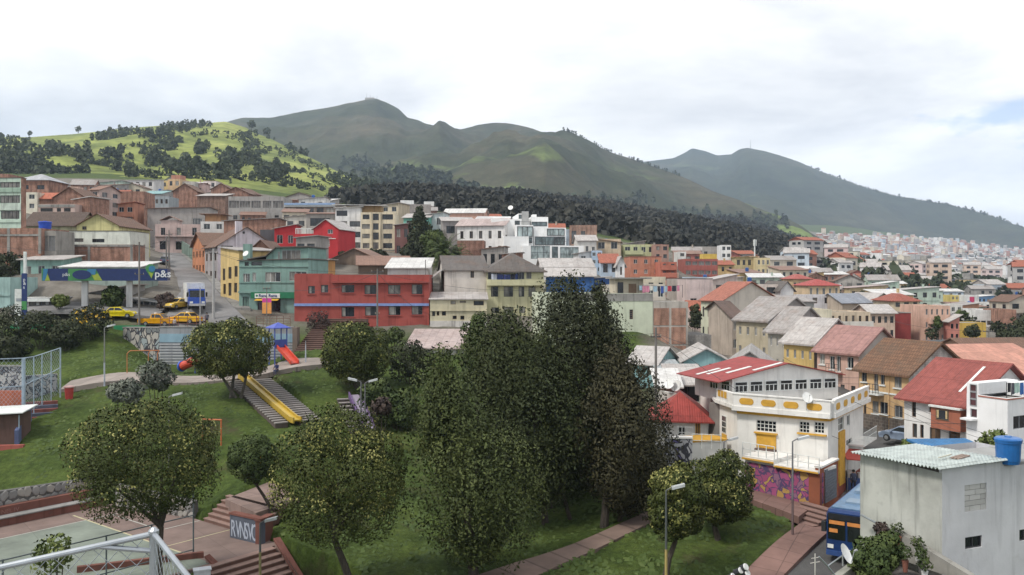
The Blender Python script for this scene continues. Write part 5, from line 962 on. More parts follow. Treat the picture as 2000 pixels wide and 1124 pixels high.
Q('low_shed', 'open shed with cream sheet roof between turquoise houses and the corner building', 1313, 1372, 752, 790, 83, -3, (.5, .48, .42), ('sy', 1.2, PALEROOF), 5, [('F', 1, 1, dict(w=.75, h=.8))])
Q('low_shed', 'small shed with cream roof beside the utility pole', 1287, 1325, 756, 790, 80, -4, (.58, .54, .44), ('sy', 1.0, WHITEROOF), 4, [('F', 1, 1, dict(w=.5))])
Q('low_shed', 'lean-to with grey translucent roof against the turquoise house', 1298, 1335, 735, 760, 89, 6, TQ, ('sy', 1.0, sheet((.36, .39, .4), .3)), 4)
h = Q('grey_barn', 'large grey sheet roof hall behind the red roofed corner building', 1400, 1530, 735, 760, 87, -16, (.5, .48, .46), ('gy', 2.3, sheet((.36, .345, .33), .45)), 10)
# -- court, walls and steps
BRED2 = paint((.20, .075, .055), .4); GREYC = paint((.27, .26, .25), .35); WLINE = plain((.42, .42, .38), .8); YLINE = plain((.46, .42, .26), .8)
mb = MB(); q = [cq(-14, 3.0), cq(4.6, 3.0), cq(4.6, 18.4), cq(-14, 18.4)]; mb.poly([(p.x, p.y, .004) for p in reversed(q)]); mb.build('court_surface', paving((.205, .235, .195), 6, 6, .01, .9))['kind'] = 'structure'
def ln(a0, b0, a1, b1, m, w_=.1):
 p, q_ = cq(a0, b0), cq(a1, b1); d = (q_-p).normalized(); s_ = Vector((-d.y, d.x, 0))*w_/2; mb = MB(); mb.poly([(x.x, x.y, .008) for x in (p-s_, q_-s_, q_+s_, p+s_)]); o = mb.build('court_line', m); o['kind'] = 'structure'
ln(-14, 3.0, 9.4, 3.0, WLINE); ln(4.6, 1.0, 4.6, 16.5, YLINE, .14); ln(-2.5, 1, -2.5, 3.0, WLINE); ln(6.8, 9.5, 9.5, 9.5, WLINE); ln(4.6, 13.2, 9.5, 13.2, YLINE); ln(6.5, 3, 6.5, 9, WLINE)
bn = empty('spectator_bench', cq(-14, 0), math.atan2(E1.y, E1.x), 'long red and grey stepped bench along the far edge of the ball court', 'bench')
mb = MB(); mb.box(0, .02, -.2, 21.4, .85, .52); mb.build('lower_tier', BRED2, bn); mb = MB(); mb.box(0, -.05, .522, 21.4, .87, .6); mb.build('seat', GREYC, bn); mb = MB(); mb.box(0, .87, -.2, 21.0, 1.4, 1.15); mb.build('backrest', BRED2, bn)
o = link('lettering', text_mesh('lettering', 'EKAO NEL IV', .42, plain((.27, .13, .11), .8), .004), bn, (13.2, .866, .66)); o.rotation_euler = (R(90), 0, 0)
STONE = [paint((.27, .26, .25), .3), paint((.33, .31, .28), .3), paint((.22, .215, .21), .3), paint((.30, .27, .23), .3)]
def stone_mesh(k):
 r_ = random.Random(k); pts = []; n_ = 7
 for i in range(n_): a = 2*math.pi*i/n_+r_.uniform(-.25, .25); rr = r_.uniform(.85, 1.12); pts.append((rr*math.cos(a)*.5, rr*math.sin(a)*.5))
 mb = MB(); V = [(p[0]*1.1, 0, p[1]*1.1) for p in pts]+[(p[0]*.9, -.06, p[1]*.9) for p in pts]; mb.v = V+[(0, -.075, 0)]
 for i in range(n_): j = (i+1) % n_; mb.f += [(j, i, n_+i, n_+j), (n_+j, n_+i, 2*n_)]; mb.m += [0, 0]
 return mb.mesh('stone', STONE[k % 4])
SM = [stone_mesh(k) for k in range(16)]
def stone_wall(label, p, q_, h0, h1, zb=None, rows=4, sw=.52):
 d = Vector((q_.x-p.x, q_.y-p.y, 0)); t = empty('stone_wall', (p.x, p.y, p.z), math.atan2(d.y, d.x), label, 'wall'); Lw = d.length
 mb = MB(); mb.prism([(0, 0), (Lw, 0), (Lw, .45), (0, .45)], [-.6]*4, [h0, h1, h1, h0]); mb.build('mortar_core', paint((.13, .125, .12), .4), t)
 nn = int(Lw/sw)
 for i in range(nn):
  hh = h0+(h1-h0)*i/nn; rr = max(1, round(hh/(h0/rows)))
  for j in range(rr):
   x = (i+.5+.5*(j % 2)*.9)*Lw/nn+random.uniform(-.06, .06); z = hh*(j+.5)/rr+random.uniform(-.04, .04)
   if x > Lw-.2: continue
   o = link('stone', SM[random.randrange(16)], t, (x, -.001, z)); o.rotation_euler = (0, random.choice((0, .4, -.5, 2.9, 1.2)), 0); s_ = hh/rr*random.uniform(.95, 1.12); o.scale = (sw*random.uniform(.98, 1.2), 1, s_)
 return t
stone_wall('rough grey stone retaining wall behind the court bench', cq(-9.5, -1.5), cq(7.6, -1.5, 0), 2.5, 1.9)
stone_wall('short stone wall that steps down beside the court stairs', cq(7.8, 1.0), cq(9.6, 8.6), 1.7, 1.2)
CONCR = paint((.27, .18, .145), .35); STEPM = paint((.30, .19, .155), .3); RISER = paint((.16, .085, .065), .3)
def stairs(name, label, p, along, up, w_, n_, tread, riser, mt, mr):
 """p: corner at the foot; along: unit dir of the step edge; up: unit dir of climbing"""
 t = empty(name, p, math.atan2(along.y, along.x), label, 'stairs'); sgn = 1 if (Vector((-along.y, along.x, 0))).dot(up) > 0 else -1
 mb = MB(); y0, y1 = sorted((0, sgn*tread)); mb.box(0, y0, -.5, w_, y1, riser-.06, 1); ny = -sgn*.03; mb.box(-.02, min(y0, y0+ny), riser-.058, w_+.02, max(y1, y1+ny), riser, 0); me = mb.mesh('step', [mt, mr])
 for i in range(n_): link('step', me, t, (0, sgn*tread*i, riser*i))
 return t
stairs('stairs', 'broad red steps rising from the court to the little plaza', cq(9.6, 9.9), E2, E1, 6.2, 6, .36, .25, STEPM, RISER)
p = cq(4.4, 18.6); stairs('stairs', 'dark red steps leading down from the court towards the lower park', cq(3.9, 21.6, -1.5), E1, -E2, 5.0, 6, .5, .25, STEPM, RISER)
def wall_block(name, label, p, q_, h, z=0, th=.4, mat=None, cap=None, h1=None, cat='wall'):
 d = Vector((q_.x-p.x, q_.y-p.y, 0)); t = empty(name, (p.x, p.y, z), math.atan2(d.y, d.x), label, cat); h1 = h if h1 is None else h1
 mb = MB(); mb.prism([(0, 0), (d.length, 0), (d.length, th), (0, th)], [-1.2]*4, [h, h1, h1, h]); mb.build('wall_body', mat or BRED2, t)
 if cap: mb = MB(); mb.prism([(-.05, -.06), (d.length+.05, -.06), (d.length+.05, th+.06), (-.05, th+.06)], [h+.003, h1+.003, h1+.003, h+.003], [h+.13, h1+.13, h1+.13, h+.13]); mb.build('coping', cap, t)
 return t
g = wall_block('planter_wall', 'grey blue planter wall sprayed with white graffiti letters beside the steps', PZ(449, 1050, 0), PZ(509, 1064, 0), 1.55, 0, .4, paint((.10, .115, .15), .5), BRED2)
for i, (ch_, x) in enumerate((('R', .1), ('V', .62), ('N', 1.0), ('S', 1.52), ('V', 1.86), ('C', 2.2))):
 o = link('graffiti_letter', text_mesh('graffiti_letter', ch_, 1.55, plain((.38, .42, .50), .8), .004, sx=.5, off=.01), g, (x*.95, -.006, .15)); o.rotation_euler = (R(90), 0, 0)
wall_block('planter_wall', 'brown end wall of the planter beside the graffiti wall', PZ(509, 1064, 0), PZ(533, 1052, 0), 1.5, 0, .4, BRED2, BRED2)
wall_block('stair_wall', 'sloping brown side wall of the steps down from the court', PZ(536, 1066, 0), PZ(590, 1124, -.9), .35, 0, .35, CONCR, BRED2, h1=-1.6)
wall_block('stair_wall', 'brown kerb wall on the near side of the lower steps', PZ(402, 1100, 0), PZ(450, 1126, -.6), .3, 0, .35, CONCR, BRED2, h1=-1.0)
wall_block('kerb_wall', 'low red kerb under the dark court fence', PZ(150, 1120, 0), PZ(398, 1090, 0), .35, 0, .3, BRED2)
mb = MB(); a = PZ(395, 1117, .4); mb.box(-.45, -.2, 0, .45, .3, .5); mb.box(-.5, -.25, .502, .5, .35, .58); o = mb.build('utility_box', plain((.62, .64, .68), .5), None, (a.x, a.y, 0), .4); tag(o, 'small white metal box at the foot of the court fence', 'utility box')
DKM = plain((.10, .12, .13), .5)
fc = empty('court_fence', cq(-12, 16.2), math.atan2(E1.y, E1.x), 'thin dark post and rail fence along the near side of the ball court', 'fence')
for i in range(7): mb = MB(); mb.tube((i*2.8, 0, -.3), (i*2.8, 0, 2.55 if i < 6 else 4.2), .05); mb.build('post', DKM, fc)
for z in (2.5, .35): mb = MB(); mb.tube((0, 0, z), (16.8, 0, z), .04); mb.build('rail', DKM, fc)
def wiremesh(name, parent, quad, step, r, mat):
 """diamond wire between four corners a(bottom-left) b(bottom-right) c(top-right) d(top-left), one part"""
 a, b, c, d = [Vector(x) for x in quad]; Wd = (b-a).length; Hd = (d-a).length; mb = MB(); n_ = int((Wd+Hd)/step)
 pt = lambda x, y: a.lerp(b, x/Wd).lerp(d.lerp(c, x/Wd), y/Hd)
 for i in range(1, n_):
  s_ = i*step; x0, y0 = (s_, 0) if s_ < Wd else (Wd, s_-Wd); x1, y1 = (0, s_) if s_ < Hd else (s_-Hd, Hd); mb.tube(pt(x0, y0), pt(x1, y1), r, n=3, cap=False)
  mb.tube(pt(Wd-x0, y0), pt(Wd-x1, y1), r, n=3, cap=False)
 o = mb.build(name, mat, parent); o['kind'] = 'stuff'; return o
GALV = plain((.40, .43, .46), .35, .7)
a, b, c = P(-120, 1135, 7.6), P(300, 1043, 8.2), P(385, 1150, 7.0); base = 13.3
nf = empty('pipe_fence', (b.x, b.y, base), 0, 'near galvanised pipe fence corner with wire mesh', 'fence'); lo = lambda p, z=None: (p.x-b.x, p.y-b.y, (p.z if z is None else z)-base)
for p, q_ in ((a, b), (b, c)): mb = MB(); mb.tube(lo(p), lo(q_), .027, n=10); mb.build('top_rail', GALV, nf)
for p in (a, b, c): mb = MB(); mb.tube((p.x-b.x, p.y-b.y, -.01), lo(p), .038, n=10); mb.lathe(lo(p), [(.05, 0), (.05, .03), (.02, .06)], 10); mb.build('post', GALV, nf)
mb = MB(); k = a.lerp(b, .72); mb.tube(lo(k), (.0, 0, b.z-base-.16), .025, n=8); mb.build('brace', GALV, nf)
wiremesh('wire_mesh', nf, ((a.x-b.x, a.y-b.y, .05), (0, 0, .05), lo(b), lo(a)), .16, .0035, GALV); wiremesh('wire_mesh', nf, ((0, 0, .05), (c.x-b.x, c.y-b.y, .05), lo(c), lo(b)), .16, .0035, GALV)
mb = MB(); mb.box(-8, 1.0, -.5, 3, 9.0, base); mb.build('viewing_terrace', CONC)['kind'] = 'structure'
# -- lower left ball cage
PBL = plain((.34, .42, .50), .5); cg0, cg1 = gp(118, 84.5), gp(42, 77.5);
cg = empty('ball_cage', cg1, 0, 'pale blue tall wire ball cage with graffiti wall inside', 'fence'); L_ = lambda v: (v.x-cg1.x, v.y-cg1.y, v.z-cg1.z)
tp = [P(118, 680, 84.5), P(100, 686, 83), P(82, 692, 81.3), P(66, 697, 80), P(46, 700, 78.3), P(-5, 702, 76)]; bt = [P(119, 765, 84.5), P(100, 780, 83), P(82, 792, 81.3), P(66, 800, 80), P(44, 820, 78.3), P(-5, 826, 76)]
for t_, b_, r_ in zip(tp, bt, (.07, .05, .05, .05, .16, .05)): mb = MB(); mb.tube(L_(Vector((t_.x, t_.y, min(b_.z, g1(t_.x, t_.y))-.3))), L_(t_), r_); mb.build('post', PBL, cg)
for z in (0, .45):
 mb = MB(); mb.path([L_(b_.lerp(t_, 1-z)) for t_, b_ in zip(tp, bt)], .045, 6); mb.build('rail', PBL, cg)
for i in range(5): wiremesh('wire_mesh', cg, (L_(bt[i+1]), L_(bt[i]), L_(tp[i]), L_(tp[i+1])), .42, .010, PBL)
g = wall_block('graffiti_wall', 'grey wall with black graffiti inside the pale blue cage', P(-60, 757, 82), P(45, 755, 82), 1.9, P(0, 757, 82).z, .3, graffiti((.38, .38, .38), (.30, .30, .31), (.44, .44, .43), (.2, .2, .22), scale=.9), GREYC)
wall_block('low_wall', 'orange red bench wall under the black graffiti', P(-60, 775, 80.5), P(43, 772, 80.5), .5, P(0, 775, 80.5).z, .4, paint((.45, .12, .06), .3));
wall_block('graffiti_wall', 'pale graffiti wall in the far corner of the cage', P(50, 762, 84.5), P(112, 757, 86.5), 1.9, P(80, 762, 85).z-.5, .3, graffiti((.42, .41, .40), (.36, .36, .36), (.30, .36, .40), (.46, .44, .42), scale=.9))
stt = empty('cage_steps', gp(70, 79.5), .5, 'blue and red painted steps inside the ball cage', 'stairs')
for k in range(5): mb = MB(); mb.box(-1.6, k*.5, -.6, 1.8, k*.5+.5, .1+k*.28); mb.build('step', paint((.10, .12, .17) if k % 2 else (.24, .075, .06)), stt)
dg = empty('dugout', gp(15, 74.5), .12, 'brown walled dugout hut with white sheet roof below the cage', 'hut'); zz0 = 0
mb = MB(); mb.box(-3.2, 0, -.6, .9, 2.4, 2.5); mb.build('wall', paint((.13, .075, .06), .3), dg); mb = MB(); mb.slab([(-3.4, -.5, 2.55), (1.4, -.5, 2.75), (1.4, 2.6, 3.0), (-3.4, 2.6, 2.8)], .08); mb.build('roof', SIGNW, dg)
for x in (.95, -1.2): mb = MB(); mb.tube((x, -.12, -.6), (x, -.12, 2.5), .05); mb.build('post', PBL, dg)
wall_block('low_wall', 'red painted retaining wall under the dugout hut', P(-60, 885, 73), P(45, 868, 73.5), .55, P(10, 885, 73).z, .4, paint((.36, .09, .065), .3)); wall_block('low_wall', 'blue and red side wall beside the dugout hut', P(36, 855, 74), P(62, 800, 79), .9, P(36, 862, 74).z, .3, paint((.10, .13, .26), .4), h1=2.2)
# -- playground
def lamp(u, vtop, Y, zb=None, side=1, label='', col=None, arm=.75, foot=None, yaw=0):
 p = P(u, vtop, Y); z0 = g1(p.x, p.y) if zb is None else zb; t = empty('street_lamp', (p.x, p.y, z0), yaw, label, 'street lamp'); H = p.z-z0; c = col or plain((.12, .13, .13), .5)
 mb = MB(); mb.tube((0, 0, -.3), (0, 0, H*.38), .085, .075, 8); mb.build('pole_base', foot or c, t); mb = MB(); mb.tube((0, 0, H*.38), (0, 0, H-.25), .07, .05, 8); mb.build('pole', c, t)
 mb = MB(); mb.tube((0, 0, H-.25), (side*arm*.55, -.05, H), .04, n=6); mb.build('arm', c, t)
 mb = MB(); x = side*arm*.55; mb.slab([(x-.1*side if side > 0 else x+.62*side, -.17, H-.02+(0 if side > 0 else .16)), (x+.62*side if side > 0 else x-.1*side, -.17, H+.16 if side > 0 else H-.02), (x+.62*side if side > 0 else x-.1*side, .12, H+.16 if side > 0 else H-.02), (x-.1*side if side > 0 else x+.62*side, .12, H-.02+(0 if side > 0 else .16))], .16); mb.build('lamp_head', plain((.5, .52, .53), .4), t); return t
lamp(204, 636, 87, None, 1, 'street lamp with pale lower pole beside the playground path', plain((.20, .20, .19)), foot=plain((.42, .45, .52)))
lamp(1301, 950, 50, None, 1, 'tall street lamp with yellow lower pole in front of the round trees', plain((.09, .10, .10)), foot=plain((.42, .32, .12)))
lamp(1548, 855, 57, None, 1, 'street lamp standing in front of the corner house mural', plain((.17, .17, .18)), foot=plain((.16, .11, .11)))
lamp(1414, 857, 66, None, 1, 'street lamp half hidden behind the round tree by the corner house', plain((.17, .17, .18)))
lamp(508, 1014, 52.5, None, 1, 'street lamp in front of the graffiti planter wall', plain((.12, .13, .13)), foot=plain((.3, .26, .12)))
lamp(705, 741, 72, None, -1, 'twin street lamp head by the purple slide', plain((.13, .13, .14)))
lamp(713, 743, 73, None, 1, 'street lamp right of the purple slide', plain((.13, .13, .14)))
lamp(330, 770, 70, None, 1, 'street lamp head peeking above the grey bush', plain((.2, .2, .2)))
lamp(597, 669, 95, None, 0.01, 'pale slim pole without head at the foot of the brick stairs', plain((.40, .44, .50)))
st = empty('park_stairs', p_b, math.atan2(al.y, al.x), 'long grey park stairs on both sides of the yellow slide', 'stairs'); ns = 22; tr = Lh/ns; rs_ = dz_/ns
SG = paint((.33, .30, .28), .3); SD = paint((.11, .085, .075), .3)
for wx0, wx1 in ((-1.7, -.55), (.5, 2.6)):
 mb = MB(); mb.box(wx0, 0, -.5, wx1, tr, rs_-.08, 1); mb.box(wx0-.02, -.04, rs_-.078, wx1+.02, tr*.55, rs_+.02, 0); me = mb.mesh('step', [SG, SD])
 for i in range(ns): link('step', me, st, (0, tr*i, rs_*i+.08))
sl_ = empty('yellow_slide', p_b, math.atan2(al.y, al.x), 'long yellow slide running down between the park stairs', 'slide'); YEL = plain((.52, .36, .05), .35); YEL2 = plain((.44, .30, .04), .4)
def chute(par, prof, w_, rim, mat, mat2):
 mb = MB(); n_ = len(prof)
 for i in range(n_-1):
  (y0, z0), (y1, z1) = prof[i], prof[i+1]
  mb.slab([(-w_/2, y0, z0), (w_/2, y0, z0), (w_/2, y1, z1), (-w_/2, y1, z1)], .12)
 mb.build('bed', mat, par);
 for s_ in (-1, 1):
  mb = MB(); x0, x1 = sorted((s_*w_/2, s_*(w_/2+.12)))
  for i in range(n_-1):
   (y0, z0), (y1, z1) = prof[i], prof[i+1]; mb.slab([(x0, y0, z0+rim), (x1, y0, z0+rim), (x1, y1, z1+rim), (x0, y1, z1+rim)], rim+.3)
  mb.build('side_rim', mat2, par)
chute(sl_, [(-.9, .45), (0, .45)]+[(Lh*i/10, .42+dz_*i/10) for i in range(1, 11)]+[(Lh+.9, dz_+.5)], .6, .2, YEL, YEL2)
pa, pb = gp(692, 85.5), gp(722, 78); dv = Vector((pa.x-pb.x, pa.y-pb.y, 0)); up2 = dv.normalized(); al2 = Vector((up2.y, -up2.x, 0)); ps = empty('purple_slide', pb, math.atan2(al2.y, al2.x), 'purple slide on the grassy bank beside small steps', 'slide'); PUR = plain((.17, .11, .24), .4)
chute(ps, [(dv.length*i/8, .5+(pa.z-pb.z)*i/8) for i in range(9)], .9, .3, plain((.34, .30, .38), .4), PUR)
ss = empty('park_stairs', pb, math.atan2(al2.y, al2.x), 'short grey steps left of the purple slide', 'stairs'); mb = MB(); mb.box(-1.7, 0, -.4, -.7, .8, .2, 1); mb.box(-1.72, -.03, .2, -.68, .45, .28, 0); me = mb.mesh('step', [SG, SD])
for i in range(9): link('step', me, ss, (0, dv.length*i/9, .2+(pa.z-pb.z)*i/9))
pr = gp(543, 97); rd = empty('play_tower', pr, .5, 'climbing tower with blue pointed roof and red slide', 'play tower'); BLU = plain((.05, .08, .32), .5); REDP = plain((.55, .07, .04), .4)
for x in (-.7, .7):
 for y in (-.7, .7): mb = MB(); mb.tube((x, y, -.3), (x, y, 3.7), .07); mb.build('post', BLU, rd)
mb = MB(); mb.box(-.75, -.75, 1.5, .75, .75, 1.65); mb.build('deck', plain((.25, .27, .3)), rd); mb = MB(); mb.prism([(-1, -1), (1, -1), (1, 1), (-1, 1)], 3.7, 3.78); mb.poly([(-1, -1, 3.782), (1, -1, 3.782), (0, 0, 4.35)]); mb.poly([(1, -1, 3.782), (1, 1, 3.782), (0, 0, 4.35)]); mb.poly([(1, 1, 3.782), (-1, 1, 3.782), (0, 0, 4.35)]); mb.poly([(-1, 1, 3.782), (-1, -1, 3.782), (0, 0, 4.35)]); mb.build('tower_roof', plain((.07, .10, .42), .5), rd)
mb = MB(); mb.box(-.72, -.76, 1.66, .72, -.7, 2.5); mb.build('panel', BLU, rd)
rs2 = empty('slide_chute', (0, 0, 0)); rs2.parent = rd; rs2.name = 'slide'; chs = MB(); prof = [(-.75-.55*i, 1.65-.24*i) for i in range(7)]
for i in range(6):
 (y0, z0), (y1, z1) = prof[i], prof[i+1]; chs.slab([(-.4, y1, z1), (.4, y1, z1), (.4, y0, z0), (-.4, y0, z0)], .1)
 for s_ in (-1, 1): x0, x1 = sorted((s_*.4, s_*.5)); chs.slab([(x0, y1, z1+.28), (x1, y1, z1+.28), (x1, y0, z0+.28), (x0, y0, z0+.28)], .42)
bpy.data.objects.remove(rs2); chs.build('slide', REDP, rd)
rd.rotation_euler.z = R(40)
tb = empty('tube_slide', gp(362, 98), R(-30), 'red and blue tube slide opening half hidden by the round tree', 'slide')
mb = MB(); mb.lathe((0, 0, .75), [(.42, -.7), (.6, -.65), (.6, -.45), (.5, -.44), (.42, -.5)], 16, ax='x'); mb.build('tube_mouth', plain((.04, .10, .45), .4), tb)
mb = MB(); mb.tube((-.45, 0, .75), (1.6, .4, 1.6), .5, n=16); mb.build('tube', REDP, tb); mb = MB(); mb.tube((1.2, .3, -.3), (1.2, .3, 1.1), .06); mb.build('post', BLU, tb)
ORGP = plain((.42, .15, .05), .5)
sw = empty('climbing_frame', gp(266, 92), .15, 'rusty orange arched climbing frame beside the path', 'climbing frame')
for x in (0, 1.2, 2.1): mb = MB(); mb.path([(x-.9 if x == 0 else x, 0, -.2), (x-.9 if x == 0 else x, 0, 2.0), (x-.6 if x == 0 else x+.2, 0, 2.3)], .05); mb.build('post', ORGP, sw)
mb = MB(); mb.tube((-.6, 0, 2.3), (2.3, 0, 2.3), .05); mb.build('crossbar', ORGP, sw)
gl = empty('goal_frame', gp(432, 74), -.2, 'orange goal frame on the grass below the yellow slide', 'goal');
for x in (0, -1.7): mb = MB(); mb.tube((x, 0, -.3), (x, 0, 2.2), .06); mb.build('post', plain((.5, .13, .04)), gl)
mb = MB(); mb.tube((.05, 0, 2.2), (-1.75, 0, 2.2), .06); mb.build('crossbar', plain((.5, .13, .04)), gl)
bnn = empty('litter_bin', gp(135, 84), .1, 'red litter bin with white rim beside the blue cage', 'bin'); mb = MB(); mb.lathe((0, 0, 0), [(.33, -.1), (.40, 1.0), (.42, 1.02)], 14); mb.build('bin_body', plain((.42, .05, .045), .5), bnn); mb = MB(); mb.lathe((0, 0, 1.02), [(.47, 0), (.47, .1), (.3, .16)], 14); mb.build('rim', plain((.5, .3, .28), .5), bnn)
# -- retaining walls under the road, brick stairs
def rw(label, u0, u1, v_t, v_b, Y0, Y1, mat, vt1=None):
 p, q_ = P(u0, v_b, Y0), P(u1, v_b, Y1); zt = CZ-(v_t-V0)/F*Y0; zt1 = CZ-((vt1 or v_t)-V0)/F*Y1; return wall_block('retaining_wall', label, p, q_, zt-p.z, p.z, .6, mat, GREYC, h1=zt1-p.z)
GRAF = graffiti((.34, .32, .29), (.40, .37, .33), (.16, .17, .17), (.26, .30, .31), scale=.55)
w1 = rw('sloping retaining wall with graffiti at the end of the road', 240, 312, 641, 722, 110, 104.5, GRAF)
w2_ = rw('slatted white retaining wall with pale blue band beneath the road', 312, 572, 640, 722, 104.5, 104.5, paint((.30, .31, .33), .4))
Lw = P(572, 0, 104.5).x-P(312, 0, 104.5).x; h_ = CZ-(640-V0)/F*104.5-P(312, 722, 104.5).z
mb = MB(); mb.box(0, -.08, h_-1.75, Lw, -.002, h_-.75); mb.build('blue_band', paint((.25, .40, .50), .3), w2_)
mb = MB(); mb.box(0, -.1, 0, Lw, -.002, .14); me = mb.mesh('slat', paint((.46, .47, .49), .35))
for k in range(11): link('slat', me, w2_, (0, 0, -.5+k*.34))
def railing(label, p, q_, h=1.05, mat=None, n_=8, name='railing', bars=3, base=0.0):
 d = Vector((q_.x-p.x, q_.y-p.y, 0)); t = empty(name, p, math.atan2(d.y, d.x), label, 'railing'); dz = q_.z-p.z; m_ = mat or FRAME_D
 for i in range(n_+1): f_ = i/n_; mb = MB(); mb.tube((d.length*f_, 0, dz*f_-.1), (d.length*f_, 0, dz*f_+h), .035); mb.build('post', m_, t)
 for k in range(bars): z = h*(k+1)/bars; mb = MB(); mb.tube((0, 0, z), (d.length, 0, z+dz), .028); mb.build('rail', m_, t)
 return t
zz_ = CZ-(640-V0)/F*104.5+.14
railing('brown pipe railing on the slatted wall by the taxis', Vector((P(312, 0, 104.6).x, 104.8, zz_)), Vector((P(400, 0, 104.6).x, 104.8, zz_)), 1.2, plain((.16, .07, .06)), 5, bars=4)
railing('dark pipe railing on the slatted wall before the shop', Vector((P(500, 0, 104.6).x, 104.8, zz_)), Vector((P(566, 0, 104.6).x, 104.8, zz_)), 1.2, plain((.16, .09, .07)), 5, bars=4)
railing('black railing in front of the parked taxis', gp(275, 112.3, .1), gp(398, 112.3, .1), 1.1, FRAME_D, 7, bars=2)
wall_block('pillar_wall', 'brown pillar wall at the head of the brick stairs', P(571, 720, 104), P(580, 720, 104), P(575, 640, 104).z-P(575, 720, 104).z, P(575, 720, 104).z, 1.4, paint((.20, .15, .12), .4))
pb_ = P(562, 712, 99); pt_ = P(618, 640, 112)
d_ = Vector((.25, 1, 0)).normalized(); stairs('brick_stairs', 'wide dark brick stairs between the slatted wall and the red building', Vector((P(556, 0, 99.5).x, 99.5, P(560, 712, 99.5).z)), Vector((1, -.12, 0)).normalized(), Vector((.12, 1, 0)).normalized(), 6.2, 24, .5, .19, paint((.17, .10, .08), .3), paint((.10, .055, .045), .3))
# -- corner house, white with ochre
WC = paint((.76, .74, .70), .2); OC = plain((.60, .33, .04), .7); WIN = dict(fr=SIGNW)
h = House('corner_house', 'white corner house with ochre panels and red sheet roof storey', 1617, 65.5, 1441, 815, 985, -35, 'R', 9, uB=1686, wall=WC, cat='house')
h.win('F', (1477, 822, 1516, 844), fr=SIGNW, nx=5, nzs=3, pn=GL[2]); h.win('F', (1561, 824, 1581, 846), (1590, 825, 1610, 847), fr=SIGNW, nx=3, nzs=3, pn=GL[2])
h.win('R', (1637, 816, 1648, 842), fr=SIGNW, nx=2, nzs=2, pn=CURT[1]); h.win('R', (1654, 812, 1660, 832), (1653, 858, 1664, 870), fr=SIGNW)
h.roof('flat', par=.12, deck=GREYC); h.part('ochre_panel', 'F', *[h.rect('F', 1478, 848, 1516, 880)[i] for i in (0, 2)], *[h.rect('F', 1478, 848, 1516, 876)[i] for i in (1, 3)], .003, .08, OC)
h.part('sill', 'F', *[h.rect('F', 1474, 845, 1519, 848)[i] for i in (0, 2, 1, 3)], .003, .22, OC); h.part('sill', 'F', *[h.rect('F', 1558, 847, 1615, 850)[i] for i in (0, 2, 1, 3)], .003, .22, OC)
h.part('ochre_panel', 'R', *[h.rect('R', 1637, 842, 1648, 946)[i] for i in (0, 2, 1, 3)], .003, .12, OC); h.part('window_box', 'F', *[h.rect('F', 1476, 877, 1517, 890)[i] for i in (0, 2, 1, 3)], .003, .3, paint((.16, .11, .10)))
h.part('door', 'F', *[h.rect('F', 1478, 884, 1515, 912)[i] for i in (0, 2, 1, 3)], .003, .05, FRAME_D)
for f in 'FR':
 Wf = h.fl(f); h.part('cornice', f, -.3 if f == 'F' else .0, Wf+.3, h.H-.05, h.H+.3, .004, .55, WC); h.part('ochre_line', f, 0, Wf, h.H-.3, h.H-.1, .003, .2, OC)
zp0, zp1 = h.H+.302, h.H+1.2
def oval(f, a, z, w_, hh, n_):
 pts = []; r = hh/2
 for i in range(9): t = -math.pi/2+math.pi*i/8; pts.append((a+w_/2-r+r*math.cos(t), z+r*math.sin(t)))
 for i in range(9): t = math.pi/2+math.pi*i/8; pts.append((a-w_/2+r+r*math.cos(t), z+r*math.sin(t)))
 mb = MB(); k = len(pts); mb.v = [h.fp(f, p[0], p[1], n_) for p in pts]+[h.fp(f, p[0], p[1], n_+.03) for p in pts]; mb.f = [tuple(range(k, 2*k))]+[(i, (i+1) % k, k+(i+1) % k, k+i) for i in range(k)]; mb.m = [0]*(k+1); return mb.build('ochre_oval', OC, pp_)
pp_ = h.part('parapet', 'F', -.25, h.W+.3, zp0, zp1, .25, .45, WC)
for k in range(4): oval('F', h.W*(k+.5)/4, (zp0+zp1)/2-.03, h.W/4*.66, .5, .452)
pp_ = h.part('parapet', 'R', .0, h.D, zp0, zp1, .25, .45, WC)
for k in range(5): oval('R', h.D*(k+.5)/5, (zp0+zp1)/2-.03, h.D/5*.5, .5, .452)
h.part('parapet_cap', 'F', -.3, h.W+.5, zp1+.002, zp1+.1, .2, .5, WC); h.part('parapet_cap', 'R', .3, h.D, zp1+.002, zp1+.1, .2, .5, WC)
pA = h.w2(0, 0); pw = [(0, .0), (0, 5), (-3.6, 5), (-2.4, 1.4)]; wg = MB(); wg.prism([(-.01, .02), (-.01, 5), (-2.9, 5), (-1.9, 1.2)][::-1] if False else [(-2.48, 2.53), (-.01, .02), (-.01, 8.9), (-5.7, 8.8)], h.sink, h.H+.02); wgo = wg.build('west_wing', WC, h.root)
wg = MB(); wg.prism([(-2.7, 2.35), (-.02, -.35), (-.02, -.05), (-2.5, 2.6)], h.H+.3, zp1); wg.build('wing_parapet', WC, h.root); wg = MB(); wg.prism([(-2.85, 2.3), (-.02, -.5), (-.02, 5), (-5.9, 8)], h.H+.022, h.H+.29); wg.build('wing_cornice', WC, h.root)
dn = Vector((2.47, -2.51, 0)).normalized(); nn_ = Vector((dn.y, -dn.x, 0));
def wingrect(a0, a1, z0, z1, n0, n1, mat, nm):
 b0 = Vector((-2.48, 2.53, 0)); c = [b0+dn*a0+nn_*n0, b0+dn*a1+nn_*n0, b0+dn*a1+nn_*n1, b0+dn*a0+nn_*n1]; mb = MB(); mb.prism([(p.x, p.y) for p in c][::-1], z0, z1); return mb.build(nm, mat, h.root)
zw = h.px('F', 1445, 820)[1]
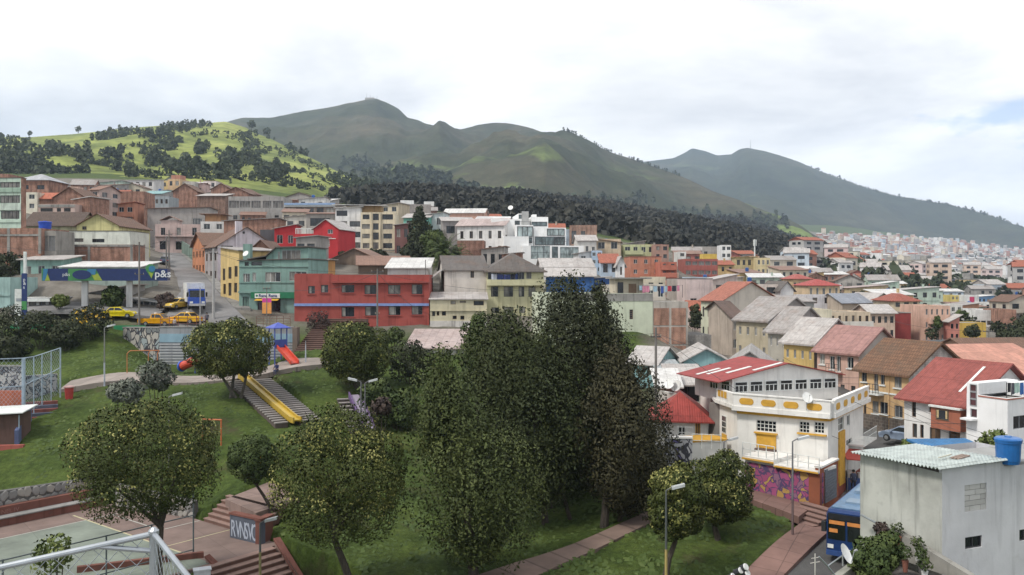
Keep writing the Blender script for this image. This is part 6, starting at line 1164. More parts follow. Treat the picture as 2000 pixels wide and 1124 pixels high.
wwin = wingrect(.5, 1.35, zw-1.5, zw-.1, .004, .05, SIGNW, 'window')
for i in range(3):
 for j in range(3): wingrect(.56+i*.26, .56+i*.26+.21, zw-1.44+j*.45, zw-1.44+j*.45+.38, .052, .06, GL[2], 'window_pane')
wingrect(.5, 1.4, zw-3.3, zw-1.6, .004, .06, OC, 'ochre_panel')
for i in range(3): wingrect(.35+i*.62, .35+i*.62+.42, h.H+.62, h.H+1.12, .28, .33, OC, 'ochre_oval')
tx = P(1430, 0, 72.2); ts0 = empty('tmp', (0, 0, 0)); bpy.data.objects.remove(ts0); tth = R(18); rel = Vector((tx.x-h.o[0], tx.y-h.o[1], 0)); ol = (rel.x*h.dx[0]+rel.y*h.dx[1], rel.x*h.dy[0]+rel.y*h.dy[1], h.H+.02)
tso = MB(); TW, TD, TZ = 10.3, 6.0, 2.05; tso.box(0, 0, 0, TW, TD, TZ); tso = tso.build('top_storey', WC, h.root, ol, tth-h.th)
def ribbon(x, x1, f):
 q = (lambda a, n, z: (a, n, z)) if f == 'F' else (lambda a, n, z: (n, TD-a, z)); z0, z1 = .88, 1.78; mb = MB()
 def bx(a, b, c, d, n=-.07): p, r_ = q(a, n, c), q(b, -.003, d); mb.box(*[min(p[i], r_[i]) for i in range(3)], *[max(p[i], r_[i]) for i in range(3)])
 bx(x, x1, z0, z0+.07); bx(x, x1, z1-.07, z1); bx(x, x+.06, z0+.07, z1-.07); bx(x1-.06, x1, z0+.07, z1-.07); bx(x+.06, x1-.06, z1-.36, z1-.31, -.06)
 for k in (1, 2): xx = x+(x1-x)*k/3; bx(xx-.03, xx+.03, z0+.07, z1-.36, -.062)
 mb.build('window', SIGNW, tso); mb = MB(); p = [q(a, -.02, z) for a, z in ((x, z0+.01), (x1, z0+.01), (x1, z1-.01), (x, z1-.01))]; mb.poly(p if f == 'F' else p); mb.build('pane', GL[2], tso)
for k in range(7): ribbon(.2+k*1.44, .2+k*1.44+1.22, 'F')
ribbon(TD-1.6, TD-.3, 'L'); ribbon(TD-3.4, TD-2.1, 'L')
RCOR = sheet((.34, .055, .05), .25, rust=(.22, .07, .06), sw=.7); xr = TW*.5; zr = TZ+1.15; zl = lambda x: TZ+.1+(zr-TZ-.1)*(x/xr if x < xr else (TW-x)/(TW-xr))
mb = MB(); mb.slab([(-1.5, -.35, zl(-1.5)), (xr, -.35, zr), (xr, TD+.6, zr), (-1.5, TD+.6, zl(-1.5))], .07); mb.slab([(xr, -.35, zr), (TW+.5, -.35, zl(TW+.5)), (TW+.5, TD+.6, zl(TW+.5)), (xr, TD+.6, zr)], .07); rf = mb.build('roof', RCOR, h.root, ol, tth-h.th)
mb = MB(); mb.poly([(0, -.002, TZ), (TW, -.002, TZ), (xr, -.002, zr-.1)]); mb.poly([(TW, TD, TZ), (0, TD, TZ), (xr, TD, zr-.1)]); mb.build('gable', WC, tso)
for k, (xa, xb, y0) in enumerate(((-.9, 1.3, 3.9), (-.4, 1.8, 3.0), (.6, 2.9, 1.6), (2.2, 4.9, .1))):
 mb = MB(); mb.slab([(xa, y0, zl(xa)+.05), (xb, y0, zl(xb)+.05), (xb, y0+.4, zl(xb)+.05), (xa, y0+.4, zl(xa)+.05)], .04); mb.build('skylight_strip', SIGNW, rf)
b_ = h.balcony('R', h.D*.55, h.D*.95, h.px('R', 1672, 858)[1], 1.2, mat=WC, rail='bars', rm=SIGNW)
h.part('red_plinth', 'R', 0, h.D, h.sink, 1.0, .003, .08, paint((.30, .075, .045), .3)); h.done(); CH = h
dish((*h.w2(h.W*.8, -.6) , h.zb+h.H+.5), .4, 10, 30, 'dark satellite dish on the terrace of the white corner house', mast=.9)
zt = .0; mu0, mu1 = PZ(1462, 960, 1.25), P(1602, 985, 62.3); mural = graffiti((.31, .07, .16), (.34, .08, .19), (.42, .26, .08), (.25, .12, .19), (.08, .05, .13), scale=.95)
mu0 = P(1455, 968, 66.5); mw = wall_block('mural_wall', 'magenta and yellow graffiti mural wall below the white corner house', mu0, mu1, 2.75, mu0.z-.2, .5, mural, None, h1=2.75-(mu0.z-mu1.z)*.0)
Lm = (Vector((mu1.x, mu1.y, 0))-Vector((mu0.x, mu0.y, 0))).length; mb = MB(); mb.prism([(-.1, -.25), (Lm*.42, -.25), (Lm*.42, 5.5), (-.1, 4)], 2.953, 3.25); mb.prism([(Lm*.42+.005, -.25), (Lm*.8, -.25), (Lm*.8, 5.5), (Lm*.42+.005, 5.5)], 2.553, 2.85) if False else None; mb.build('terrace_slab', WC, mw); mb = MB(); mb.prism([(Lm*.42+.005, -.27), (Lm*.99, -.27), (Lm*.99, 2.6), (Lm*.42+.005, 4.0)], 2.753, 2.95); mb.build('terrace_slab', WC, mw); mb = MB(); mb.box(-.1, -.3, 2.98, Lm*.42, -.252, 3.1); mb.box(Lm*.43, -.32, 2.78, Lm, -.272, 2.88); mb.build('ochre_line', OC, mw)
mb = MB(); mb.box(0, .02, 2.7, Lm*.42, 3.5, 2.952); mb.build('terrace_edge', WC, mw); mb = MB(); mb.box(Lm*.86, -.06, -1, Lm, -.003, 2.7); mb.build('rust_pilaster', paint((.30, .09, .04), .3), mw)
c_ = math.atan2(mu1.y-mu0.y, mu1.x-mu0.x); dd = Vector((math.cos(c_), math.sin(c_), 0)); nrm = Vector((dd.y, -dd.x, 0))
A_ = Vector((mu0.x, mu0.y, mu0.z-.2)); rl = lambda a, z: A_+dd*a+nrm*.15+Vector((0, 0, z))
railing('white railing on the upper mural terrace', rl(-.1, 3.25), rl(Lm*.42, 3.25), .95, SIGNW, 4, bars=2); railing('white railing on the lower mural terrace', rl(Lm*.46, 2.95), rl(Lm, 2.95), .95, SIGNW, 4, bars=2)
ga0, ga1 = Vector((mu1.x, mu1.y, 0)), Vector((P(1637, 0, 65.2).x, 65.2, 0)); gd = wall_block('garage_front', 'rust coloured garage front with grey roller door by the pavement', mu1+Vector((.05, .02, 0)), Vector((ga1.x, ga1.y, mu1.z)), 2.7, mu1.z-.2, .4, paint((.30, .09, .04), .3), WC)
Lg = (ga1-ga0).length; mb = MB();
for k in range(12): mb.box(Lg*.2, -.07, .1+k*.2, Lg*.85, -.003, .1+k*.2+.17)
o = mb.build('roller_door', plain((.16, .18, .21), .5), gd); o['kind'] = 'stuff'
stairs('stairs', 'red brick steps from the patio to the sloping pavement', gp(1588, 58.7, .05), (gp(1522, 61.2)-gp(1588, 58.7)).normalized()*1, Vector((.25, 1, 0)).normalized(), 3.0, 5, .55, .16, paint((.24, .14, .115), .3), paint((.12, .07, .06), .3))
aw = empty('street_stall', gp(1672, 69.5), R(-10), 'street stall under a red awning beside the corner house', 'stall'); mb = MB(); mb.slab([(-.9, -1, 2.5), (.9, -1, 2.4), (.9, .8, 2.9), (-.9, .8, 3.0)], .08); mb.build('awning', plain((.45, .07, .05), .6), aw)
for x in (-.8, .8): mb = MB(); mb.tube((x, -.9, -.2), (x, -.9, 2.42), .03); mb.build('post', FRAME_G, aw)
mb = MB(); mb.box(-.8, -.5, -.2, .8, .5, .9); mb.build('counter', plain((.06, .10, .25), .5), aw); mb = MB(); mb.box(-.7, -.4, .902, -.1, .3, 1.4); mb.box(.1, -.4, .902, .6, .2, 1.25); o = mb.build('goods', plain((.5, .45, .42), .7), aw); o['kind'] = 'stuff'
h = House('red_roof_house', 'small white house with bright red hip roof left of the corner house', 1383, 74.5, 1280, 820, 880, -8, 'R', 6, wall=WC)
h.win('F', (1325, 832, 1338, 850), fr=SIGNW, nx=2); h.win('F', (1358, 826, 1368, 852), kind='d', fr=OC); h.roof('hip', 1.9, sheet((.34, .06, .05), .2, rust=(.3, .05, .05)), over=.5); h.balcony('F', h.px('F', 1322, 850)[0], h.px('F', 1352, 850)[0], h.px('F', 1340, 853)[1], .8, rail='bars', rm=SIGNW, mat=WC); h.done()
wall_block('graffiti_wall', 'grey and violet graffiti wall below the small red roofed house', P(1300, 905, 69), P(1352, 905, 69), 1.9, P(1320, 905, 69).z, .5, graffiti((.33, .33, .35), (.12, .10, .24), (.42, .42, .44), (.3, .3, .33), scale=.7), WC)
g_ = wall_block('terrace_wall', 'white terrace wall with ochre line beside the violet graffiti', P(1345, 905, 69.5), P(1420, 905, 70.5), 1.7, P(1380, 905, 70).z, 2.2, WC, OC); railing('white railing on the terrace beside the small red roofed house', P(1352, 873, 69.4), P(1408, 875, 70.2), 1.0, SIGNW, 3, bars=2)
wall_block('yard_wall', 'dark concrete side wall between the red roofed house and corner house', P(1385, 870, 75), P(1408, 872, 73), 4.3, P(1390, 885, 75).z, .4, paint((.24, .22, .20), .5))
for k, (u, v) in enumerate(((1309, 758), (1322, 763))): dish(P(u, v, 78), .5, -40, 30, ('white satellite dish left of its twin by the sheds', 'white satellite dish right of its twin by the sheds')[k], mast=.4)
wall_block('yard_wall', 'old white yard wall with planter below the cream sheds', P(1286, 785, 79.5), P(1330, 800, 77), 1.6, P(1300, 800, 79).z, .4, paint((.52, .50, .46), .5))
wall_block('panel_wall', 'white wall panel with orange rose emblem beside the open shed', P(1368, 790, 80), P(1388, 790, 79), 2.4, P(1378, 790, 80).z, .3, WC)
# -- near building on the right, patio and planter
DIRTY = paint((.47, .475, .43), .5); LAV = paint((.58, .58, .60), .22)
h = House('near_white_building', 'near white building with sheet metal roof and bricked up window', 1840, 36, 2080, 925, 1100, 22, 'L', 9, uB=1680, wall=LAV, cat='building', deep=.12)
NB = h; SILL = paint((.35, .35, .34))
for (u1, v1, u2, v2) in ((1885, 1048, 1918, 1071), (1991, 1034, 2012, 1056)): h.win('F', (u1, v1, u2, v2), fr=FRAME_D, nx=2, pn=GL[2])
a0, z0, a1, z1 = h.rect('F', 1884, 946, 1927, 998); h.rects['F'].append((a0, z0, a1, z1)); infill = MB(); h.fbox(infill, 'F', a0, a1, z0, z1, -.12, -.06); ino = infill.build('mortar_infill', paint((.33, .32, .30)), h.root)
BLK = [paint((.50, .49, .47), .3), paint((.45, .44, .42), .3), paint((.54, .53, .51), .3)]
for j in range(5):
 n_ = 2; off = 0 if j % 2 else -.5; zz1 = z0+(z1-z0)*j/5
 for i in range(4):
  x0 = a0+(a1-a0)*(i*.5+off*.5); x1 = x0+(a1-a0)*.5; x0 = max(a0, x0); x1 = min(a1, x1)
  if x1-x0 < .05: continue
  mb = MB(); h.fbox(mb, 'F', x0+.012, x1-.012, zz1+.012, zz1+(z1-z0)/5-.012, -.058, -.03+random.uniform(-.012, .012)); mb.build('brick', random.choice(BLK), ino)
h.kind = 'flat'; h.par = 0; h.top = lambda x, y: h.H; h.done({'L': DIRTY})
CORR = sheet((.50, .55, .53), .25, sw=30, sl=30, rust=(.2, .2, .17), var=.05); rows_y = h.D+.9
rfo = empty('roof', (0, 0, 0)); rfo.parent = h.root; Wr = 3.45; sh = []
def wave_sheet(x0, x1, y0, y1, zf, amp=.045, pitch=.19, mat=CORR, par=None, nm='sheet'):
 ny = int((y1-y0)/pitch*6); mb = MB();
 for i in range(ny+1):
  y = y0+(y1-y0)*i/ny; w_ = amp*math.sin(2*math.pi*y/pitch)
  for x in (x0, x1): mb.v.append((x, y, zf(x, y)+w_))
 k = len(mb.v); mb.v += [(a, b, c-.012) for a, b, c in mb.v]
 for i in range(ny): mb.f += [(2*i, 2*i+1, 2*i+3, 2*i+2), (k+2*i+2, k+2*i+3, k+2*i+1, k+2*i), (2*i+2, k+2*i+2, k+2*i, 2*i), (2*i+1, k+2*i+1, k+2*i+3, 2*i+3)]; mb.m += [0]*4
 return mb.build(nm, mat, par)
zf = lambda x, y: h.H+.27+.02*x-.05*y
for i in range(3):
 for j in range(2): wave_sheet(-.42+i*1.3, .92+i*1.3, -.22+j*2.4, 2.25+j*2.4, lambda x, y, i=i, j=j: zf(x, y)+.012*((i+j) % 2), par=rfo)
h.block('wall_head', .0, .0, 3.5, .15, h.H+.003, h.H+.2, LAV); h.block('wall_plate', 0, .16, .15, h.D, h.H+.003, h.H+.1, plain((.07, .06, .055), .9))
pl = empty('roof_board', (*h.w2(2.1, .75), h.zb+zf(2, 1)+.06), h.th+.3, 'weathered board with brown slats lying on the sheet roof', 'board');
for k in range(3): mb = MB(); mb.box(-.5, k*.13, 0, .55, k*.13+.1, .05); mb.build('slat', paint((.34, .25, .20), .4), pl)
mb = MB(); mb.box(-.35, -.1, .08, .75, -.03, .12); mb.build('strip', plain((.5, .49, .40)), pl, (-.9, .55, 0))
q = P(1969, 915, 37.5); hk = h.W2 if hasattr(h, 'W2') else None
plinth_z = h.zb+h.H+.1
tank((q.x, q.y, plinth_z), .50, 1.12, plain((.015, .12, .36), .35), 'big blue plastic water tank on the near building roof')
mb = MB(); x0 = 3.5; mb.box(x0, .05, h.H+.001, h.W, 3, h.H+.1); mb.build('roof_deck', paint((.36, .36, .35)), h.root)
bq = Q('blue_roof_house', 'low house with blue sheet roof behind the near white building', 1890, 1985, 911, 935, 47, 4, (.4, .42, .42), ('sy', .3, sheet((.03, .16, .36), .2, rust=(.05, .12, .2))), 5)
mb = MB();
patio = MB(); A1_ = P(1640, 1130, 31.5); zpat = P(1840, 1100, 36).z
pf = [P(1668, 1100, 33.5), P(1745, 1052, 38.4), P(1840, 1100, 35.9), P(1990, 1180, 34.0), P(1700, 1250, 29.5)]
mb = MB(); mb.prism([(p.x, p.y) for p in (pf[0], pf[4], pf[3], pf[2], pf[1])], -.5, zpat-.75); mb.build('patio_floor', paint((.22, .20, .19), .5))['kind'] = 'structure'
pw1 = wall_block('patio_wall', 'mossy grey patio wall running towards the near building', P(1630, 1135, 31.5), P(1748, 1046, 38.5), 0, zpat-.75, .28, paint((.30, .30, .25), .6)); bpy.data.objects.remove(pw1.children[0]); Lp = (P(1748, 1046, 38.5)-P(1630, 1135, 31.5)).length; dxy = Vector((P(1748, 0, 38.5).x-P(1630, 0, 31.5).x, 7.0, 0)).length
mb = MB(); mb.prism([(0, 0), (dxy, 0), (dxy, .28), (0, .28)], [-6]*4, [P(1630, 1135, 31.5).z-zpat+.75, P(1748, 1046, 38.5).z-zpat+.75]+[P(1748, 1046, 38.5).z-zpat+.75, P(1630, 1135, 31.5).z-zpat+.75]); mb.build('wall_body', paint((.30, .30, .25), .6), pw1)
wall_block('patio_wall', 'stained low wall at the foot of the near white building', P(1742, 1032, 37.9), P(1900, 1128, 34.3), .0, P(1742, 1032, 37.9).z, .3, paint((.30, .29, .26), .65), h1=P(1900, 1128, 34.3).z-P(1742, 1032, 37.9).z)
p = P(1682, 1006, 39.3); dp_ = MB(); c = P(1712, 1022, 38.6); e = P(1714, 1052, 38.4); dp_.path([p, c, e], .05, 8); o = dp_.build('downpipe', plain((.2, .22, .23), .5)); tag(o, 'grey bent downpipe on the stained wall above the bus', 'pipe')
dish(P(1646, 1103, 28), .3, 52, 28, 'white satellite dish on a bent bracket above the road', mast=.35)
mb = MB(); bq_ = P(1618, 1106, 28);
br = empty('dish_bracket', bq_, 0, 'bent steel bracket holding the satellite dish above the road', 'bracket'); mb = MB(); mb.path([(-.3, 0, .3), (-.02, 0, .0), (.5, .2, .25)], .025); mb.build('arm', GALV, br); mb = MB(); mb.tube((-.02, 0, 0), (.45, .1, -.6), .025); mb.build('strut', GALV, br)
mb = MB(); mb.tube((0, 0, 0), (0, 0, 1.1), .02); mb.tube((-.15, 0, .8), (.15, 0, .85), .012); mb.tube((-.12, 0, .95), (.12, 0, .99), .012); o = mb.build('antenna', plain((.5, .48, .44)), None, P(1592, 1150, 28)); tag(o, 'thin television antenna rod above the road', 'antenna')
pots = [(1768, 1098, 35.5, .12, (.24, .09, .06), 'terracotta pot with a small plant beside the planter shrubs'), (1800, 1100, 35.2, .14, (.10, .09, .09), 'black pot with bush near the stained wall'), (1792, 1076, 36.4, .12, (.5, .5, .48), 'white topped pot by the stained wall'), (1806, 1118, 34.6, .12, (.62, .62, .6), 'small white bucket on the patio floor'), (1752, 1050, 37.5, .16, (.42, .15, .08), 'orange bowl on the patio wall')]
for (u, v, Y, r, c, lb) in pots:
 t = empty('flower_pot', P(u, v, Y), 0, lb, 'flower pot'); mb = MB(); mb.lathe((0, 0, -.4), [(r*.7, 0), (r, .4), (r*1.1, .41), (r*1.1, .47), (r*.85, .46)], 12); mb.build('pot', paint(c, .3), t); t['plant'] = 1
fl = empty('floodlight_group', P(1435, 1128, 40), 0, 'cluster of black and white cylinder lamps on a mast top', 'floodlight')
for k, (dx, dz, s_) in enumerate(((-.30, -.02, .9), (.05, .22, 1), (.28, .38, 1.1), (.36, .1, 1.1))):
 mb = MB(); c = Vector((dx, 0, dz)); d = Vector((.5, -.6, .45)).normalized(); mb.tube(c, c+d*.3, .13*s_, .15*s_, 12); lm = mb.build('lamp_body', plain((.03, .03, .035), .4), fl); mb = MB(); mb.tube(c+d*.301, c+d*.34, .15*s_, .13*s_, 12); mb.build('lamp_face', plain((.75, .75, .74), .4), lm)
mb = MB(); mb.tube((0, .1, -7.5), (0, .1, .3), .06); mb.build('mast', FRAME_D, fl)
# -- filling station
NAVY = plain((.012, .03, .13), .4); LEAFG = plain((.06, .26, .08), .4); LIMEG = plain((.34, .42, .05), .4); SKYB = plain((.04, .20, .38), .4); TXTW = plain((.72, .74, .76), .5)
Yc = 117.5; c0, c1 = P(92, 525, Yc), P(327, 525, Yc); Wc = c1.x-c0.x; zc0, zc1 = P(0, 549, Yc).z, P(0, 525, Yc).z; zg = g1(c0.x+8, Yc+3)
CT = .30; CD = (math.cos(CT), math.sin(CT)); Wc = solve(327, (c0.x, Yc), CD); cn = empty('station_canopy', (c0.x, Yc, zg), CT, 'navy blue filling station canopy on two white columns', 'canopy'); za, zb_ = zc0-zg, zc1-zg; hf = zb_-za
mb = MB(); mb.box(.1, .1, za+.1, Wc-.1, 5.5, zb_-.1); mb.build('roof', paint((.55, .55, .53)), cn); mb = MB(); mb.box(0, -.05, za, Wc, .095, zb_); mb.box(Wc-.095, .1, za, Wc, 5.5, zb_); mb.build('fascia', NAVY, cn)
def flat(pts, mat, nm, par, y): mb = MB(); k = len(pts); mb.v = [(p[0], y, p[1]) for p in pts]+[(p[0], y-.02, p[1]) for p in pts]; mb.f = [tuple(range(k, 2*k))]+[((i+1) % k, i, k+i, k+(i+1) % k) for i in range(k)]; mb.m = [0]*(k+1); return mb.build(nm, mat, par)
S_ = F/Yc; X_ = lambda u: solve(u, (c0.x, Yc), CD); Zr = lambda f: za+hf*f
flat([(X_(133), Zr(.02)), (X_(200), Zr(.02)), (X_(187), Zr(.98)), (X_(133), Zr(.98))], LEAFG, 'graphic_panel', cn, -.052)
flat([(X_(185), Zr(.03)), (X_(200), Zr(.03)), (X_(191), Zr(.6)), (X_(180), Zr(.45))], LIMEG, 'graphic_panel', cn, -.075); flat([(X_(165), Zr(.6)), (X_(186), Zr(.5)), (X_(188), Zr(.97)), (X_(172), Zr(.97))], SKYB, 'graphic_panel', cn, -.098)
flat([(X_(160)+1.0*math.cos(t)*1.15, Zr(.5)+.62*math.sin(t)) for t in [2*math.pi*i/20 for i in range(20)]], NAVY, 'graphic_oval', cn, -.12)
flat([(X_(83), Zr(.02)), (X_(90), Zr(.02)), (X_(94), Zr(.98)), (X_(85), Zr(.98))], SKYB, 'graphic_panel', cn, -.052); mb = MB(); mb.box(-.65, .0, za, -.003, 5, zb_); mb.build('canopy_end', LEAFG, cn); flat([(X_(88), Zr(.02)), (X_(98), Zr(.02)), (X_(93), Zr(.6))], LIMEG, 'graphic_panel', cn, -.08)
o = link('lettering', text_mesh('lettering', 'p&s', 1.4, TXTW, .015, off=.02), cn, (X_(302), -.09, Zr(.3))); o.rotation_euler = (R(90), 0, 0)
o = link('lettering', text_mesh('lettering', 'p&s', .62, TXTW, .01), cn, (X_(122), -.08, Zr(.4))); o.rotation_euler = (R(90), 0, 0)
dp = [(X_(294)+.62*math.cos(t), Zr(1.02)+.62*math.sin(t)) for t in [math.pi*(-.12)+math.pi*1.24*i/14 for i in range(15)]]+[(X_(296), Zr(.18))]; flat(dp, LEAFG, 'drop_emblem', cn, -.1); flat([(X_(297)+.42*math.cos(t), Zr(1.0)+.42*math.sin(t)) for t in [2*math.pi*i/14 for i in range(14)]], SKYB, 'drop_emblem', cn, -.125); flat([(X_(290), Zr(.75)), (X_(296), Zr(.2)), (X_(299), Zr(.6))], LIMEG, 'drop_emblem', cn, -.125)
for u in (163, 251): x = X_(u); mb = MB(); mb.box(x-.38, .8, -1.2, x+.38, 1.6, za+.1); mb.build('column', paint((.58, .58, .57), .2), cn)
Q('white_roof_hall', 'long hall with pale sheet roof right behind the station canopy', 121, 272, 522, 560, 131, 0, (.30, .38, .34), ('sy', .8, WHITEROOF), 7)
Q('teal_house', 'low teal house with grey roofs behind the canopy end', 40, 122, 508, 560, 134, 0, (.25, .42, .37), ('sy', .7, PALEROOF), 6, [('F', 3, 1)])
Q('turquoise_house', 'pale turquoise windowless house at the picture edge by the totem', -40, 20, 542, 612, 121, 0, (.34, .50, .48), ('flat', 0, None, (('par', .3),)), 7, extra=lambda h: h.part('ledge', 'F', 0, h.W, h.H*.48, h.H*.52, .003, .12, h.wall))
mb = MB(); Q('kiosk', 'white flat roofed station kiosk with glass front', 54, 112, 582, 616, 121, 0, (.62, .62, .62), ('flat', 0, None, (('par', .2), ('cap', WHITEROOF))), 5, [('F', 3, 1, dict(w=.7, h=.75, z=(0, .9), kind='s'))], cat='kiosk', extra=lambda h: h.part('canopy', 'F', -.3, h.W+.5, h.H-.5, h.H-.15, .003, 1.0, SIGNW))
Q('service_shop', 'station shop with a slanting white fascia behind the parked yellow car', 130, 255, 580, 616, 127, 0, (.38, .37, .36), ('sx', 1.6, PALEROOF), 5, [('F', 6, 1, dict(w=.75, h=.7, z=(0, .9), kind='s'))], cat='shop')
Q('service_shed', 'grey open service shed with white beams by the taxis', 256, 305, 584, 616, 124, 0, (.34, .34, .34), ('sx', -.5, WHITEROOF), 5, [('F', 4, 1, dict(w=.8, h=.8, z=(0, .9)))], cat='shed')
tt = empty('totem_sign', gp(49, 113), 0, 'tall navy blue station totem sign on a white pole', 'sign'); Ht = P(0, 492, 113).z-tt.location.z
mb = MB(); mb.box(-.15, -.15, -.4, .15, .15, Ht); mb.build('pole', SIGNW, tt); mb = MB(); mb.box(-.32, -.25, Ht*.05, .36, -.152, Ht*.72); mb.build('sign_panel', NAVY, tt); mb = MB(); mb.box(-.3, -.27, Ht*.25, .34, -.252, Ht*.36); mb.build('green_panel', LEAFG, tt)
for k, ch_ in enumerate('s&p'): o = link('lettering', text_mesh('lettering', ch_, .6, TXTW, .004), tt, (-.12, -.254, Ht*(.52+.05*k))); o.rotation_euler = (R(90), 0, 0)
pp = empty('price_pillar', gp(38, 113.5), 0, 'broad white price pillar beside the navy totem', 'sign'); hp = P(0, 565, 113.5).z-pp.location.z; mb = MB(); mb.box(-.5, -.2, -.4, .55, .2, hp); mb.build('pillar', SIGNW, pp); mb = MB(); mb.box(-.3, -.22, hp*.68, .4, -.202, hp*.76); mb.build('price_panel', plain((.3, .33, .36)), pp)
wall_block('green_barrier', 'bright green cloth barrier under the parked yellow car', gp(222, 112.2), gp(284, 112.0), .85, gp(250, 112).z, .12, plain((.02, .22, .09), .7)); wall_block('green_barrier', 'bright green low wall along the white kiosk', gp(20, 113), gp(140, 112.5), .55, gp(80, 112.7).z, .2, plain((.02, .24, .10), .7))
# -- vehicles
TYRE = plain((.02, .02, .02), .85); RIM = plain((.4, .41, .42), .35, .6); HEADL = plain((.75, .76, .72), .15); TAIL = plain((.4, .02, .02), .3); AG = glass((.015, .018, .02), .08)
def wheels(t, xs, w_, r, wid=.22):
 for x in xs:
  for s_ in (-1, 1):
   mb = MB(); y = s_*w_; mb.lathe((x, y, r), [(r*.82, -wid/2), (r, -wid*.35), (r, wid*.35), (r*.82, wid/2)], 16, ax='y'); wh = mb.build('wheel', TYRE, t)
   mb = MB(); mb.lathe((x, y+s_*(wid/2+.004), r), [(r*.6, -.01), (r*.6, .01), (r*.2, .02)], 12, ax='y'); mb.build('rim', RIM, wh)
def car(label, p, rz, col, kind='sedan', taxi=False, name='parked_car'):
 t = empty(name, p, rz, label, 'car'); m = plain(col, .25); W_ = .84
 low = [(-2.1, .28), (-2.15, .55), (-2.1, .82), (-1.35, .92), (.95, .93), (1.75, .84), (2.12, .68), (2.15, .4), (2.05, .26)] if kind != 'pickup' else [(-2.4, .4), (-2.45, .7), (-2.4, 1.0), (.95, 1.02), (1.9, .94), (2.25, .8), (2.28, .5), (2.15, .36)]
 top = [(-1.5, .9), (-.95, 1.42), (.25, 1.45), (1.15, .92)] if kind == 'sedan' else [(-.75, 1.0), (-.6, 1.58), (.5, 1.6), (1.2, 1.0)]
 def loft(prof, y0s):
  mb = MB(); n_ = len(prof)
  for s_ in (-1, 1):
   for (x, z), w_ in zip(prof, y0s): mb.v.append((x, s_*w_, z))
  mb.f.append(tuple(range(n_))); mb.f.append(tuple(reversed(range(n_, 2*n_))))
  for i in range(n_): j = (i+1) % n_; mb.f.append((j, i, n_+i, n_+j))
  mb.m = [0]*len(mb.f); return mb
 ws = [W_*(.88 if (z < .3 or abs(x) > 2.05) else (1.0 if z < .9 else .95)) for x, z in low]; b = loft(low, ws).build('body', m, t)
 tw_ = [W_*.93, W_*.74, W_*.74, W_*.93]; loft(top, tw_).build('cabin', m, t); (xa, za_), (xb, zb2), (xc, zc_), (xd, zd) = top; n = .012
 for s_ in (-1, 1):
  def q(x, z): f_ = (z-za_)/(zb2-za_); return (x, s_*(W_*.93+(W_*.74-W_*.93)*f_+n), z)
  for (e0, e1, r0, r1) in ((xa+.22, (xb+xc)/2-.08, xb+.04, (xb+xc)/2-.06), ((xb+xc)/2+.0, xd-.25, (xb+xc)/2+.0, xc-.02)):
   mb = MB(); mb.poly([q(e0, za_+.1), q(e1, za_+.1), q(r1, zb2-.06), q(r0, zb2-.05)][::s_]); mb.build('side_window', AG, t)
 for (x0, z0, x1, z1, nm) in ((xd, zd, xc, zc_, 'windscreen'), (xa, za_, xb, zb2, 'rear_window')):
  d = Vector((z1-z0, 0, -(x1-x0))).normalized()*(.012 if nm == 'windscreen' else -.012); mb = MB(); pts = []
  for f_, s_ in ((.12, -1), (.12, 1), (.9, 1), (.9, -1)): w_ = (W_*.93+(W_*.74-W_*.93)*f_)*.9; pts.append((x0+(x1-x0)*f_+abs(d.x)*(1 if nm == 'windscreen' else -1), s_*w_, z0+(z1-z0)*f_+.012))
  mb.poly(pts if nm == 'windscreen' else pts[::-1]); mb.build(nm, AG, t)
 for s_ in (-1, 1):
  y0, y1 = sorted((s_*.42, s_*.72)); mb = MB(); mb.box(2.0, y0, .58, 2.16, y1, .74); mb.build('headlight', HEADL, t); xr = -2.18 if kind == 'sedan' else -2.47; mb = MB(); mb.box(xr, y0, .6, xr+.15, y1, .78); mb.build('tail_light', TAIL, t)
  y0, y1 = sorted((s_*.84, s_*.98)); mb = MB(); mb.box(.75, y0, .92, .95, y1, 1.04); mb.build('mirror', m, t)
 mb = MB(); mb.box(2.1, -.6, .3, 2.19, .6, .45); mb.build('bumper', plain((.05, .05, .055)), t)
 if kind == 'pickup': mb = MB(); mb.box(-2.3, -.7, .95, -.85, .7, 1.03); mb.build('cargo_bed', plain((.04, .04, .045)), t)
 if taxi: mb = MB(); mb.box(-.45, -.2, zb2+.01, -.25, .2, zb2+.16); mb.build('taxi_sign', TXTW, t)
 wheels(t, (-1.3, 1.32), .74, .31); return t
TX = (.72, .40, .015)
car('bright yellow car parked behind the green barrier', gp(233, 116.5, .02), 0.05, (.70, .56, .01)); car('orange yellow pickup taxi parked behind the black railing', gp(309, 115.2, .02), -.12, (.68, .32, .01), 'pickup', True); car('yellow taxi with white bonnet angled at the road end', gp(362, 115.8, .02), 2.85, TX, 'sedan', True); car('pale yellow taxi waiting just behind the angled taxi', gp(348, 121.5, .02), -1.9, (.74, .50, .10), 'sedan', True)
car('dark blue car driving up the hillside street behind the canopy end', gp(322, 170, .05), 1.9, (.05, .07, .13)); car('white car parked at the corner of the long brick building', gp(266, 190, .05), 1.9, (.6, .6, .62)); car('grey blue car parked by the ochre house', gp(1768, 79.0, .06), 2.2, (.24, .30, .40)); car('dark red car parked further up the hillside street', gp(297, 262, .05), 1.9, (.2, .03, .03))
tk = empty('box_truck', gp(380, 121, .04), R(-64), 'white box truck with blue cab at the bottom of the hillside street', 'truck'); CABB = plain((.03, .09, .42), .35)
mb = MB(); mb.box(-3.4, -1.15, 1.0, 1.35, 1.15, 3.55); mb.build('cargo_box', plain((.70, .70, .69), .5), tk); mb = MB(); mb.box(-3.3, -.9, .55, 2.4, .9, .98); mb.build('chassis', TYRE, tk)
